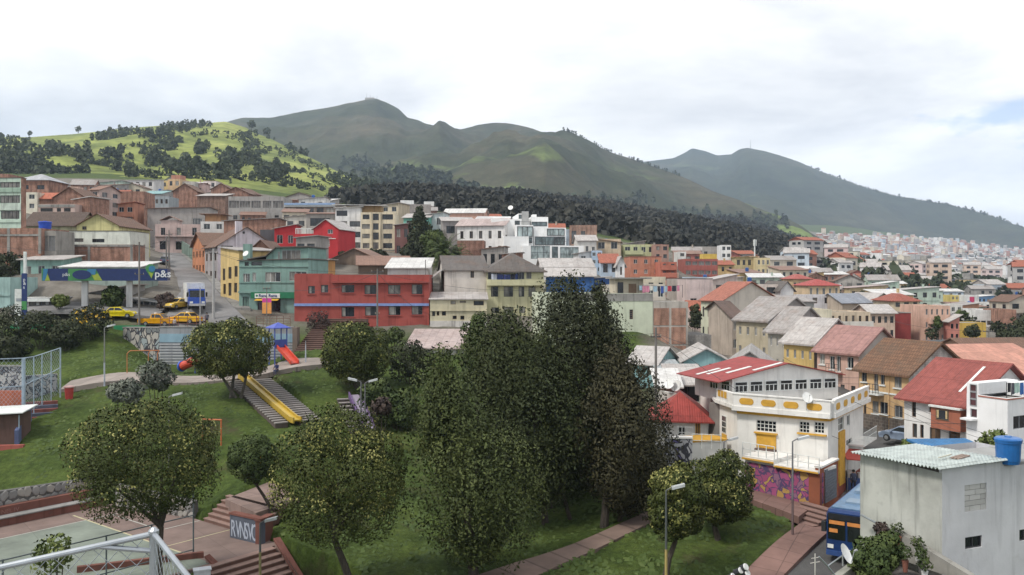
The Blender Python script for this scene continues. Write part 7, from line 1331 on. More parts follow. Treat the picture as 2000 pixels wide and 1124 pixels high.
mb = MB(); mb.prism([(1.5, -1.05), (3.1, -1.05), (3.1, 1.05), (1.5, 1.05)], .6, 1.55); mb.slab([(1.5, -1.0, 2.75), (2.85, -1.0, 2.75), (2.85, 1.0, 2.75), (1.5, 1.0, 2.75)], 1.199) ; cb_ = mb.build('cab', CABB, tk)
mb = MB(); mb.poly([(2.87, -.92, 1.65), (2.87, .92, 1.65), (2.862, .92, 2.55), (2.862, -.92, 2.55)]); mb.build('windscreen', AG, tk)
for s_ in (-1, 1): mb = MB(); mb.poly([(1.65, s_*1.01, 1.7), (2.7, s_*1.01, 1.7), (2.6, s_*1.01, 2.5), (1.65, s_*1.01, 2.5)][::-s_]); mb.build('side_window', AG, tk); mb = MB(); y0, y1 = sorted((s_*.55, s_*.95)); mb.box(3.05, y0, .85, 3.12, y1, 1.1); mb.build('headlight', HEADL, tk); mb = MB(); y0, y1 = sorted((s_*1.1, s_*1.32)); mb.box(2.75, y0, 1.7, 2.85, y1, 2.3); mb.build('mirror', TYRE, tk)
mb = MB(); mb.box(3.1, -1.0, .5, 3.2, 1.0, .8); mb.build('bumper', plain((.5, .5, .5)), tk); wheels(tk, (-2.2, 2.3), .95, .48, .3)
BB = plain((.008, .034, .13), .3); bs = empty('city_bus', (22.84, 57.36, .28), R(-124), 'dark blue city bus with orange destination displays on the street', 'bus')
mb = MB(); prof = [(-1.25, .45), (1.25, .45), (1.25, 2.75), (1.12, 3.05), (-1.12, 3.05), (-1.25, 2.75)]; k = len(prof)
for x in (-5.0, 4.6): mb.v += [(x, y, z) for y, z in prof]
mb.v += [(4.9, y*.93, max(.5, z-(.12 if z > 2 else 0))) for y, z in prof]
for a in (0, k):
 for i in range(k): j = (i+1) % k; mb.f.append((a+i, a+j, a+k+j, a+k+i))
mb.f += [tuple(reversed(range(k))), tuple(range(2*k, 3*k))]; mb.m = [0]*len(mb.f); mb.build('body', BB, bs)
mb = MB(); mb.box(-4.8, -1.0, 3.052, 4.3, 1.0, 3.12); rf = mb.build('roof', plain((.12, .21, .33), .4), bs); mb = MB(); mb.box(-2, -.6, 3.122, .2, .6, 3.32); mb.build('roof_unit', plain((.2, .28, .37), .4), rf); mb = MB(); mb.box(2, -.5, 3.122, 3.1, .5, 3.24); mb.build('roof_hatch', plain((.2, .28, .37), .4), rf)
for s_ in (-1, 1): mb = MB(); y0, y1 = sorted((s_*.06, s_*1.08)); mb.box(4.902, y0, 1.3, 4.93, y1, 2.5); mb.build('windscreen', AG, bs)
mb = MB(); mb.box(4.902, -1.08, 2.505, 4.94, 1.08, 2.86); mb.build('destination_board', plain((.02, .02, .025), .3), bs)
for y0, y1, z0, z1 in ((-1.0, -.1, 2.22, 2.44), (.05, 1.0, 2.22, 2.44), (-1.0, -.5, 1.72, 1.95)): mb = MB(); mb.box(4.932, y0, z0, 4.945, y1, z1); mb.build('orange_card', plain((.62, .24, .06), .6), bs)
for i in range(6):
 for s_ in (-1, 1): mb = MB(); y0, y1 = sorted((s_*1.252, s_*1.262)); mb.box(-4.6+i*1.5, y0, 1.45, -3.25+i*1.5, y1, 2.55); mb.build('side_window', AG, bs)
for s_ in (-1, 1): mb = MB(); y0, y1 = sorted((s_*.75, s_*1.1)); mb.box(4.9, y0, .75, 4.94, y1, .98); mb.build('headlight', HEADL, bs); mb = MB(); y0, y1 = sorted((s_*1.2, s_*1.45)); mb.box(4.75, y0, 1.7, 5.0, y1, 2.3); mb.build('mirror', TYRE, bs)
mb = MB(); mb.box(4.9, -1.15, .35, 5.05, 1.15, .62); mb.build('bumper', plain((.02, .06, .2)), bs); mb = MB(); mb.box(4.905, -.25, .66, 5.055, .25, .8); mb.build('number_plate', plain((.5, .5, .48)), bs); wheels(bs, (-3.2, 3.0), 1.08, .48, .28)
# -- poles and wires
def pole(label, u, vt, Y, r=.13, mat=None, arms=((.6, 1.6),), name='utility_pole'):
 p = P(u, vt, Y); z0 = g1(p.x, Y); t = empty(name, (p.x, Y, z0), 0, label, 'utility pole'); h = p.z-z0; mb = MB(); mb.tube((0, 0, -.4), (0, 0, h), r, r*.65, 9); mb.build('pole', mat or paint((.20, .185, .17), .3), t)
 for d, w_ in arms: mb = MB(); mb.box(-w_/2, -.06, h-d-.05, w_/2, .06, h-d+.05); mb.build('crossarm', FRAME_D, t); mb = MB(); [mb.lathe((x*w_/2, 0, h-d+.05), [(.05, 0), (.06, .1), (.03, .18)], 6) for x in (-.9, 0, .9)]; o = mb.build('insulators', paint((.3, .25, .2)), t); o['kind'] = 'stuff'
 return p
CP_ = paint((.40, .39, .38), .25)
pA_ = pole('dark utility pole in front of the station canopy', 272, 473, 114.5, .15, arms=((.5, 1.4), (4.2, 1.2)))
pB_ = pole('pale concrete utility pole beside the truck', 417, 486, 117, .2, CP_, ((.6, 1.2),)); pC_ = pole('utility pole up the street, the one nearer the kerb of a pair', 325, 462, 150, .15, arms=((.8, 1.2),)); pD_ = pole('utility pole up the street, the taller of a pair', 330, 450, 158, .15, arms=((.8, 1.2),)); pE_ = pole('slim dark utility pole in front of the long red building', 737, 525, 107, .13, arms=((.4, 1.5), (5.5, .5))); pF_ = pole('tall dark utility pole beside the turquoise house and brownish conifer', 1281, 640, 76, .15, arms=((.8, .9),)); pG_ = pole('thin utility pole by the grass field fence', 1931, 640, 128, .12); pH_ = pole('thin grey pole above the white corrugated shed', 831, 508, 125, .09, arms=()); pI_ = pole('dark pole in front of the teal shop front', 521, 563, 112.5, .08, arms=((.1, .9),)); pJ_ = pole('slim steel pole by the taxis and railing', 391, 562, 112.8, .08, CP_, ())
def cable(label, a, b, sag=.8, r=.022):
 pts = [Vector(a).lerp(Vector(b), i/10)-Vector((0, 0, sag*math.sin(math.pi*i/10))) for i in range(11)]; o = Vector(pts[0]); mb = MB(); mb.path([p-o for p in pts], r, 4); w_ = mb.build('overhead_cable', FRAME_D, None, o); tag(w_, label, 'cable', 'overhead cables between the poles')
up_ = Vector((0, 0, -.5))
for a, b, lb in ((pA_, pB_, 'overhead cable from the canopy pole to the concrete pole'), (pB_, pE_, 'overhead cable from the concrete pole to the red building pole'), (pE_, P(845, 610, 118), 'overhead cable from the red building pole to the beige annex'), (pB_, pD_, 'overhead cable climbing the hillside street'), (pA_, pC_, 'overhead cable from the canopy pole up the street'), (pA_, P(-40, 470, 120), 'overhead cable from the canopy pole to the picture edge'), (P(1146, 620, 112), pF_, 'overhead cable from the pale green wall to the tall dark pole'), (pC_, P(240, 470, 180), 'overhead cable over the hillside street, upper stretch'), (pB_, P(600, 515, 122), 'overhead cable along the teal shop house'), (pE_, P(575, 560, 116), 'overhead cable in front of the red facade'), (pE_, P(1060, 560, 124), 'overhead cable to the balcony house'), (pD_, P(400, 440, 200), 'overhead cable to the dusky pink house'), (pF_, P(1500, 690, 116), 'overhead cable from the tall dark pole to the tan terrace'), (P(1525, 700, 105), P(1680, 740, 83), 'overhead cable along the terrace fronts'), (P(1530, 690, 105), P(1690, 728, 83), 'overhead cable under the terrace eaves'), (pG_, P(1700, 610, 150), 'overhead cable across the grass field'), (pF_, P(1640, 845, 66), 'overhead cable from the tall dark pole to the white corner house'), (P(1640, 760, 70), P(1890, 815, 70), 'overhead cable across the street to the red roofed house')): cable(lb, a+up_, b+up_)
for k in range(3): cable(('overhead cable, highest of three crossing in front of the white house', 'overhead cable, middle of three crossing in front of the white house', 'overhead cable, lowest of three crossing in front of the white house')[k], P(1735, 772+k*10, 74), P(2060, 880+k*14, 60), .5, .014)
# -- people
def person(label, p, rz, shirt, trousers, pose='stand', hair=(.015, .012, .01)):
 """one continuous body: joints with radii, skinned and smoothed"""
 if pose == 'sit': J = dict(pel=(0, 0, .42), ch=(.03, 0, .86), nk=(.07, 0, 1.0), hd=(.10, 0, 1.14), kn=(.40, 0, .48), ft=(.36, 0, .05), el=(.16, 0, .66), hn=(.36, 0, .56))
 else: J = dict(pel=(0, 0, .93), ch=(0, 0, 1.35), nk=(.01, 0, 1.5), hd=(.02, 0, 1.63), kn=(.05, 0, .5), ft=(0, 0, .06), el=(-.03, 0, 1.1), hn=(.08, 0, .86))
 me = bpy.data.meshes.new('person'); V = [J['pel'], J['ch'], J['nk'], J['hd']]; E = [(0, 1), (1, 2), (2, 3)]; Rr = [.15, .16, .06, .105]
 for s_ in (-1, 1):
  k = len(V); y = s_*.1; V += [(J['pel'][0], y, J['pel'][2]-.06), (J['kn'][0]+(.06*s_ if pose == 'stand' else 0), y*1.1, J['kn'][2]), (J['ft'][0]-(.06 if s_ < 0 and pose == 'stand' else 0), y*1.1, J['ft'][2]), (J['ft'][0]+.15, y*1.2, .04)]; E += [(0, k), (k, k+1), (k+1, k+2), (k+2, k+3)]; Rr += [.1, .068, .045, .04]
  k = len(V); V += [(J['ch'][0], s_*.18, J['ch'][2]+.05), (J['el'][0], s_*.25, J['el'][2]), (J['hn'][0], s_*.22, J['hn'][2]), (J['hn'][0]+.07, s_*.21, J['hn'][2]-.06)]; E += [(1, k), (k, k+1), (k+1, k+2), (k+2, k+3)]; Rr += [.065, .048, .036, .028]
 me.from_pydata(V, E, []); o = bpy.data.objects.new('tmp', me); COL.objects.link(o); sk = o.modifiers.new('s', 'SKIN'); o.modifiers.new('d', 'SUBSURF').levels = 1
 for i, r in enumerate(Rr): me.skin_vertices[0].data[i].radius = (r, r)
 me.skin_vertices[0].data[0].use_root = True; dg = bpy.context.evaluated_depsgraph_get(); m2 = bpy.data.meshes.new_from_object(o.evaluated_get(dg), depsgraph=dg); bpy.data.objects.remove(o); m2.name = 'person'
 SK = plain((.30, .17, .11), .6); m2.materials.clear(); [m2.materials.append(q) for q in (plain(shirt, .85), plain(trousers, .85), SK, plain((.05, .04, .04)))]
 zp, zn = J['pel'][2], J['nk'][2]
 for f in m2.polygons:
  c = f.center; leg = c.z < zp+.02 and abs(c.y) < .2 and (pose == 'stand' or c.z < .62); f.material_index = 2 if c.z > zn-.02 or (math.hypot(c.x-J['hn'][0], c.z-J['hn'][2]) < .12 and abs(c.y) > .17) else (3 if c.z < .09 else (1 if leg else 0)); f.use_smooth = True
 t = link('person', m2, None, p, rz); tag(t, label, 'person'); h = Vector(J['hd']); mb = MB(); mb.lathe((h.x-.03, 0, h.z), [(.115, -.02), (.128, .04), (.11, .1), (.05, .14)], 12); mb.build('hair', plain(hair, .8), t)
 mb = MB(); [mb.box(h.x+.095, y-.012, h.z+.0, h.x+.108, y+.012, h.z+.018) for y in (-.04, .04)]; o = mb.build('eyes', FRAME_D, t); mb = MB(); mb.box(h.x+.09, -.014, h.z-.05, h.x+.125, .014, h.z-.005); mb.build('nose', SK, t); return t
person('person in dark blue sitting at the foot of the red slide', gp(541, 91.5), -1.9, (.03, .04, .12), (.08, .10, .2), 'sit'); person('person in dark red top standing at the corner of the red building', gp(621, 112.8, .05), 2.6, (.25, .05, .05), (.05, .05, .07)); person('person in black trousers walking by the taxis', gp(404, 114.3, .1), -1.2, (.1, .1, .13), (.03, .03, .04)); person('person beside the pickup taxi in pale shirt', gp(341, 113.6, .1), 1.2, (.4, .36, .34), (.06, .06, .09)); person('person in dark clothes at the street stall by the corner house', gp(1667, 68.3, .1), 1.5, (.05, .06, .1), (.03, .03, .04))
# -- trees and shrubs
def unit(a): return a/np.maximum(np.linalg.norm(a, axis=-1, keepdims=True), 1e-9)
def leaves(name, lobes, n, size, asp, mat, parent, up=0.0, shell=(.7, 1.06), curl=.42, seed=0, zmin=None, bias=None, only_top=None, bright=0.0):
 """many small leaf faces through the outer shell of a set of ellipsoids"""
 r = np.random.default_rng(seed+11); lb = np.array([[*l[0], *l[1]] for l in lobes], float); wt = (lb[:, 3]*lb[:, 4]+lb[:, 4]*lb[:, 5]+lb[:, 3]*lb[:, 5]); wt /= wt.sum()
 k = r.choice(len(lb), n, p=wt); d = unit(r.normal(size=(n, 3)))
 if only_top is not None: d[:, 2] = np.where(d[:, 2] < only_top, np.abs(d[:, 2]), d[:, 2]); d = unit(d)
 rad = shell[0]+(shell[1]-shell[0])*r.random(n)**.6; c = lb[k, :3]+d*lb[k, 3:]*rad[:, None]
 deep = np.zeros(n, bool)
 for l in lb[np.argsort(-wt)[:40]]: deep |= (((c-l[:3])/l[3:])**2).sum(1) < .45
 keep = ~deep | (r.random(n) < .18)
 if only_top is not None: keep &= (np.sin(c[:, 0]*2.1+seed)+np.sin(c[:, 1]*2.3)+np.sin(c[:, 2]*2.2+1)+r.normal(size=n)*.6 > .15)
 if zmin is not None: keep &= c[:, 2] > zmin
 c, d, k, rad = c[keep], d[keep], k[keep], rad[keep]; n = len(c)
 nrm = unit(d*.7+r.normal(size=(n, 3))*curl); t = r.normal(size=(n, 3))+np.array([0, 0, up])+d*up*.5; t = unit(t-nrm*(t*nrm).sum(1, keepdims=True)); b = np.cross(nrm, t)
 s = size*(.6+.8*r.random((n, 1))); V = np.stack([c-t*s*.5, c-b*s*asp*.5, c+t*s*.55, c+b*s*asp*.5], 1); vn = unit(d*.95+nrm*.25+np.array([0, 0, .3]))
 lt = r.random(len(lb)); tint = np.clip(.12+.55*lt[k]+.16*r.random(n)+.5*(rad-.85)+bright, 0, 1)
 me = np_mesh(name, V.reshape(-1, 3), np.arange(4*n).reshape(-1, 4), mat, {'tint': np.repeat(tint, 4)}, True); me.normals_split_custom_set_from_vertices(np.repeat(vn, 4, 0)); return link(name, me, parent)
def lumps(c, rad, k, rr, seed, zsq=1.0, lower=-.88):
 r = random.Random(seed); out = [(c, (rad[0]*.72, rad[1]*.72, rad[2]*.72))]; g = math.pi*(3-math.sqrt(5))
 for i in range(k):
  z = 1-(i+.5)/k*(1-lower); a = g*i+r.uniform(-.3, .3); q = math.sqrt(max(0, 1-z*z)); f = .65+r.uniform(-.05, .09); s = rr*r.uniform(.75, 1.3)
  out.append(((c[0]+rad[0]*q*math.cos(a)*f, c[1]+rad[1]*q*math.sin(a)*f, c[2]+rad[2]*z*f), (s, s, s*.85)))
 return out
def trunk(parent, base, tops, r0, mat, name='trunk', seed=0, wob=.12):
 r = random.Random(seed); mb = MB(); b = Vector(base); mb.tube(b+Vector((0, 0, -.5)), b, r0*1.25, r0, 9)
 fork = b.lerp(Vector(tops[0]), .45); m0 = b.lerp(fork, .5)+Vector((r.uniform(-wob, wob), r.uniform(-wob, wob), 0)); mb.tube(b, m0, r0, r0*.85, 9); mb.tube(m0, fork, r0*.85, r0*.7, 9)
 for t in tops:
  t = Vector(t); mid = fork.lerp(t, .5)+Vector((r.uniform(-wob, wob), r.uniform(-wob, wob), r.uniform(0, wob)))*2.0; mb.tube(fork, mid, r0*.6, r0*.4, 7); mb.tube(mid, t, r0*.4, r0*.12, 6)
 return mb.build(name, mat, parent)
L_PRIV = leafm((.026, .038, .009), (.05, .065, .014), (.095, .10, .024)); L_FLOW = leafm((.07, .075, .015), (.15, .15, .035), (.30, .285, .10)); L_CON = leafm((.022, .031, .011), (.038, .049, .016), (.066, .076, .023)); L_CONB = leafm((.024, .025, .012), (.040, .038, .017), (.064, .056, .025)); L_CONL = leafm((.028, .040, .012), (.052, .068, .019), (.095, .11, .03)); L_COND = leafm((.016, .022, .009), (.028, .034, .013), (.048, .052, .02)); L_GREEN = leafm((.018, .032, .010), (.045, .068, .018), (.10, .125, .035)); L_GREY = leafm((.05, .06, .045), (.11, .125, .10), (.2, .21, .17)); L_DARK = leafm((.012, .018, .010), (.028, .036, .016), (.055, .062, .028)); L_PURP = leafm((.03, .022, .02), (.06, .042, .038), (.09, .065, .05)); L_LIME = leafm((.04, .06, .012), (.09, .12, .03), (.17, .19, .06)); L_ORANGE = leafm((.35, .16, .02), (.5, .28, .04), (.6, .4, .1))
BK = bark(); BKG = bark((.10, .09, .075))
def round_tree(label, u, v, ru, rv, Y, base=None, n=9000, k=34, leaf=.25, mat=None, fl=1500, seed=1, trunks=1, flm=None, lean=0, name='round_tree', depth=1.0, rr=.33, r0=.2, cat='tree', zb=None, low=-.88):
 c = P(u, v, Y); rx, rz = ru/F*Y, rv/F*Y; bx = P(base if base else u, 0, Y).x; z0 = g1(bx, Y) if zb is None else zb
 t = empty(name, (bx, Y, z0), 0, label, cat); cl = (c.x-bx, 0, c.z-z0); R3 = (rx, rx*depth, rz); lb = lumps(cl, R3, k, rr*min(rx, rz), seed, lower=low)
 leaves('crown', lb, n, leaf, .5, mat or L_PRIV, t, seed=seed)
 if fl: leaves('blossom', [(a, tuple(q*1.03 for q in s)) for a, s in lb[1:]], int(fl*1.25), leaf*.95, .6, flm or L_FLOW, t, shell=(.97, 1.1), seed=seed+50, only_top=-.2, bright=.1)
 rr_ = random.Random(seed)
 for i in range(trunks):
  tops = [(cl[0]+rx*.5*math.cos(a), rx*.45*math.sin(a), cl[2]+rz*rr_.uniform(-.3, .25)) for a in (rr_.uniform(0, 6) for _ in range(4))]
  trunk(t, ((i-(trunks-1)/2)*.45, .1*i, 0), tops, r0, BKG if trunks > 1 else BK, seed=seed+i)
 return t
round_tree('big round flowering tree beside the court, its yellow blossom brightest of all at its top', 285, 900, 138, 126, 49.5, 310, 50000, 46, .155, fl=6500, seed=3, rr=.36, r0=.24)
round_tree('largest round flowering tree with pale blossom in front of the conifers', 667, 934, 126, 140, 49.5, 690, 56000, 52, .155, fl=8000, seed=5, rr=.36, r0=.24)
round_tree('round flowering tree with several slim trunks above the yellow slide', 446, 683, 90, 66, 84, 460, 36000, 42, .21, fl=3600, seed=8, trunks=3, rr=.36, r0=.17)
round_tree('plain dense round tree below the red building', 693, 687, 76, 66, 88, 700, 30000, 38, .23, fl=900, seed=9, rr=.36)
round_tree('egg shaped tree in front of the magenta mural', 1408, 958, 66, 84, 57, 1402, 30000, 34, .165, fl=2200, seed=12, rr=.36)
round_tree('bushy yellowish tree behind the lamp with the yellow foot', 1322, 985, 58, 92, 51.5, 1300, 27000, 34, .165, fl=2800, seed=14, rr=.36)
t = round_tree('small leaning tree with orange fruit above the court stairs', 494, 900, 54, 48, 61, 530, 13000, 24, .165, mat=L_GREEN, fl=25, flm=L_ORANGE, seed=17, rr=.36, r0=.13, zb=1.5)
def cone_tree(label, u, vt, vb, Y, base, prof, n, mat, seed, leaf=.34, trunks=((0, 0),), r0=.3, k=54, name='conifer_tree', asp=.5, up=.45):
 """prof: list of (row, left column, right column) outlining the crown"""
 bx = P(base, 0, Y).x; z0 = g1(bx, Y); t = empty(name, (bx, Y, z0), 0, label, 'tree'); r = random.Random(seed); lb = []
 pr = np.array(prof, float)
 for i in range(k):
  v = prof[0][0]+(prof[-1][0]-prof[0][0])*((i+.5)/k)**.85; l = np.interp(v, pr[:, 0], pr[:, 1]); rt = np.interp(v, pr[:, 0], pr[:, 2]); w_ = (rt-l)*.55/F*Y; c = P((l+rt)/2, v, Y); a = i*2.4+r.uniform(-.4, .4)
  s = max(.5, min(1.7, w_*.44))*r.uniform(.65, 1.35); f = max(0, w_-s*.62)*r.choice((.55, .9, 1.0, 1.0))
  lb.append(((c.x-bx+f*math.cos(a), f*math.sin(a), c.z-z0), (s, s, s*1.25)))
  lb.append(((c.x-bx, 0, c.z-z0), (w_*.55, w_*.55, w_*.6)))
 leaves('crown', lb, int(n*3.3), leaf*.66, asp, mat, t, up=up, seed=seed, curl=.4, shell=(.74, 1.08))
 zt_ = P(0, prof[0][0], Y).z-z0
 for j, (dx, dy) in enumerate(trunks): cx = P(u, 0, Y).x-bx; trunk(t, (dx, dy, 0), [(cx*.8+dx*.5, dy, zt_*.8), (cx+dx-.8, dy, zt_*.55), (cx+dx+.9, dy+.4, zt_*.55)], r0*(1 if j == 0 else .6), BK, seed=seed+j, wob=.25)
 return t
cone_tree('tallest dark conifer with twin tips at the back of the clump', 1120, 545, 960, 69, 1118, [(538, 1088, 1130), (575, 1050, 1150), (620, 1036, 1200), (680, 1030, 1222), (760, 1040, 1235), (860, 1050, 1250), (960, 1080, 1230)], 17000, L_COND, 21, .36, ((0, 0), (.8, .5)), .34, 60)
cone_tree('slim dark conifer spire beside the pale green wall', 1178, 562, 860, 67, 1180, [(562, 1162, 1178), (600, 1155, 1195), (650, 1145, 1215), (720, 1140, 1232), (800, 1150, 1240), (880, 1160, 1240)], 9000, L_COND, 23, .34, ((0, 0),), .22, 44)
cone_tree('brownish conifer nearest to the red roofed house', 1225, 690, 985, 60, 1180, [(680, 1185, 1215), (720, 1160, 1250), (780, 1148, 1282), (850, 1146, 1312), (920, 1152, 1318), (965, 1165, 1295), (985, 1180, 1230)], 16000, L_CONB, 25, .33, ((0, 0), (1.1, .6)), .3, 58)
cone_tree('broad mid green conifer in the middle of the park', 1010, 625, 950, 62, 1065, [(612, 960, 1010), (650, 925, 1050), (700, 900, 1090), (770, 885, 1130), (850, 890, 1150), (910, 930, 1150), (945, 990, 1140)], 19000, L_CON, 27, .33, ((0, 0), (1.8, .3)), .26, 64)
cone_tree('front conifer with light green tip and drooping sprays', 880, 690, 1080, 52, 925, [(680, 850, 872), (720, 828, 900), (780, 800, 935), (850, 795, 975), (920, 800, 1030), (990, 835, 1055), (1050, 860, 1010), (1085, 890, 960)], 18000, L_CONL, 29, .29, ((0, 0),), .32, 62)
cone_tree('slender mid green conifer between the two tallest', 1062, 650, 960, 65, 1075, [(645, 1052, 1072), (700, 1028, 1100), (790, 1010, 1128), (880, 1015, 1135), (960, 1050, 1110)], 11000, L_CON, 33, .32, ((0, 0),), .2, 44)
cone_tree('small light green conifer top behind the broad one', 930, 640, 800, 70, 935, [(615, 918, 945), (650, 905, 960), (690, 900, 960), (760, 905, 960)], 6000, L_GREEN, 31, .32, ((0, 0),), .2, 26)
def shrub(label, u, v, ru, rv, Y, mat=None, n=2500, seed=1, name='shrub', leaf=.3, fl=0, flm=None, k=14, rr=.42, zb=None, cat='shrub', r0=.06):
 c = P(u, v, Y); rx, rz = ru/F*Y, rv/F*Y; z0 = g1(c.x, Y) if zb is None else zb; t = empty(name, (c.x, Y, z0), 0, label, cat); lb = lumps((0, 0, c.z-z0), (rx, rx*.9, rz), k, rr*min(rx, rz), seed)
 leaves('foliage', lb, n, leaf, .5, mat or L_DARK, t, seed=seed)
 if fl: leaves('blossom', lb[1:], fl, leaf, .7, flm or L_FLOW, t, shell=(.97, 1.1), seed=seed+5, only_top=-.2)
 mb = MB(); r = random.Random(seed)
 for i in range(4): a = i*1.6; mb.tube((.1*math.cos(a), .1*math.sin(a), -.4), (rx*.5*math.cos(a), rx*.4*math.sin(a), c.z-z0+rz*.2), r0, r0*.3, 5)
 mb.build('stem', BK, t); return t
shrub('dark leafy shrub between the round tree and the conifers', 800, 705, 45, 42, 92, L_DARK, 3500, 2)
shrub('fresh green bush beneath the dark shrub by the conifers', 775, 800, 48, 42, 80, L_GREEN, 3500, 3)
shrub('dark shrub beside the red building in front of the low pinkish roof', 770, 655, 20, 18, 106, L_GREEN, 1200, 4)
shrub('purple brown bare twiggy tree at the corner of the red building', 623, 632, 27, 24, 109, L_PURP, 1800, 5, 'twiggy_tree', .24, cat='tree')
shrub('green bush under the purple slide beside the big blossom tree', 735, 770, 40, 30, 80, L_GREEN, 2600, 6)
shrub('reddish dry bush below the purple slide', 745, 795, 22, 20, 74, L_PURP, 1200, 7)
shrub('grey green willow like bush sprawling below the path', 245, 765, 36, 28, 70, L_GREY, 2600, 8, leaf=.26)
shrub('taller grey green bush beside the climbing frame', 305, 735, 34, 36, 76, L_GREY, 3200, 9, leaf=.26)
shrub('sparse young tree in front of the near pipe fence', 105, 1085, 40, 40, 43, L_LIME, 750, 11, 'young_tree', .24, cat='tree', zb=-.5)
for (u, v, ru, rv, Y, m, lb, fl) in ((15, 640, 38, 42, 106, L_DARK, 'dark bush at the picture edge on the bank below the totem', 0), (80, 640, 48, 34, 105, L_DARK, 'wide dark bush on the bank below the white kiosk', 0), (130, 655, 34, 30, 104, L_DARK, 'dark bush between the wide bush and the yellow flowering bush', 0), (178, 628, 42, 36, 108, L_DARK, 'yellow flowering bush on the bank by the green barrier', 420), (20, 680, 40, 28, 100, L_DARK, 'low dark bush above the ball cage', 0)):
 shrub(lb, u, v, ru, rv, Y, m, 3600, int(u)+2, fl=fl, flm=leafm((.3, .17, .01), (.45, .28, .02), (.55, .38, .06)))
round_tree('small yellowish tree in front of the white kiosk', 117, 588, 20, 15, 117, 116, 1500, 12, .4, L_LIME, 0, 41, r0=.1, name='small_tree')
round_tree('round dark green tree under the station canopy', 221, 580, 23, 25, 121, 221, 2600, 16, .4, L_GREEN, 0, 43, r0=.12, name='small_tree')
round_tree('brownish bush tree beside the taxi and the truck', 324, 588, 20, 20, 121, 324, 2000, 14, .38, L_PURP, 0, 45, r0=.1, name='small_tree')
round_tree('dark tall tree behind the turquoise house at the picture edge', 12, 525, 40, 36, 135, 12, 4500, 20, .45, L_DARK, 0, 47, r0=.2, name='dark_tree')
cone_tree('pointed conifer rising before the white town houses', 820, 410, 510, 190, 820, [(405, 814, 824), (430, 806, 834), (460, 800, 842), (500, 795, 848)], 5200, L_DARK, 51, .85, ((0, 0),), .3, 36)
shrub('dark leafy tree mass at the foot of the pointed conifer', 808, 497, 30, 22, 172, L_DARK, 2600, 53, 'dark_tree', .7, cat='tree'); shrub('olive green tree between the conifer and the palm', 848, 478, 26, 34, 165, L_GREEN, 3200, 54, 'olive_tree', .6, cat='tree'); shrub('dark shrubs below the cream apartment block', 735, 500, 30, 14, 175, L_DARK, 1500, 55, leaf=.6); shrub('dark green shrub beside the crimson house', 668, 506, 9, 18, 163, L_DARK, 900, 56, leaf=.5)
def palm(label, u, v, Y, R_, n=46, seed=0):
 c = P(u, v, Y); z0 = g1(c.x, Y); t = empty('palm_tree', (c.x, Y, z0), 0, label, 'palm'); h = max(2, c.z-z0); mb = MB();
 for i in range(6): mb.tube((0, 0, h*i/6-.4*(i == 0)), (0, 0, h*(i+1)/6), .5-.02*i, .46-.02*i, 9)
 mb.build('trunk', bark((.09, .07, .05)), t); r = random.Random(seed); V = []; tint = []
 for i in range(n):
  a = i*2.4; el = R(80-110*(i/n)); L = R_*r.uniform(.85, 1.1); p = Vector((0, 0, h)); d = Vector((math.cos(a)*math.cos(el), math.sin(a)*math.cos(el), math.sin(el))); side = Vector((-math.sin(a), math.cos(a), 0));
  for s_ in range(9):
   q = p+d*(L/9); d = (d+Vector((0, 0, -.17))).normalized(); w_ = .55*math.sin(math.pi*min(1, (s_+1.2)/10))
   for sg in (-1, 1):
    e = side*sg*w_+Vector((0, 0, -.12))+d*.25
    for f_ in (0, .5): b0 = p.lerp(q, f_); V += [b0, b0+d*.14, b0+e+d*.1, b0+e]; tint += [r.random()]*4
   p = q
 me = np_mesh('crown', [tuple(x) for x in V], np.arange(len(V)).reshape(-1, 4), L_GREEN, {'tint': tint}); link('crown', me, t); return t
palm('large palm above the cream house with feathery drooping fronds', 868, 497, 150, 4.6, 60, 3); palm('smaller palm half hidden behind the large palm', 890, 505, 158, 3.2, 44, 5)
shrub('leafy planter shrub nearest the viewer above the road', 1706, 1098, 46, 50, 33.0, L_GREEN, 6000, 61, leaf=.16, zb=6.0)
shrub('shrub with reddish shoots against the stained wall', 1738, 1072, 26, 36, 36.0, L_GREEN, 2600, 62, leaf=.15, zb=6.0, fl=90, flm=leafm((.2, .05, .02), (.3, .09, .04), (.4, .16, .08)))
shrub('climbing plant on the stained wall corner', 1722, 1035, 14, 16, 38.2, L_PURP, 700, 63, leaf=.14, zb=6.2)
for o in [o for o in COL.objects if o.name.startswith('flower_pot')]:
 i = int(o.location.x*100); lb = lumps((0, 0, .35), (.28, .28, .3), 8, .12, i); leaves('plant', lb, 260, .12, .4, L_GREEN, o, seed=i)
 if 'plant' in o: del o['plant']
round_tree('young tree with pale green leaves before the white cube house', 1944, 868, 34, 30, 52, 1946, 1400, 18, .24, L_LIME, 0, 65, r0=.07, name='young_tree')
shrub('yellow green bush on the street behind the sheet metal roof', 1778, 872, 22, 14, 60, L_LIME, 1300, 66, leaf=.2)
shrub('dark bush in the yard by the pale green school house', 1357, 620, 12, 30, 128, L_DARK, 1200, 67, leaf=.4)
shrub('round dark tree in front of the mustard yellow wall', 1900, 648, 16, 13, 158, L_DARK, 1200, 68, leaf=.45, name='round_tree', cat='tree')
shrub('large dark tree mass at the picture edge below the brick house', 1985, 660, 45, 28, 150, L_DARK, 3600, 69, leaf=.5, name='dark_tree', cat='tree'); shrub('hanging green creeper on the salmon apartment balcony', 1831, 632, 8, 20, 158.5, L_GREEN, 800, 70, leaf=.35, name='creeper'); shrub('green garden bushes beside the white warehouse', 1880, 615, 14, 9, 190, L_GREEN, 800, 71, leaf=.5)
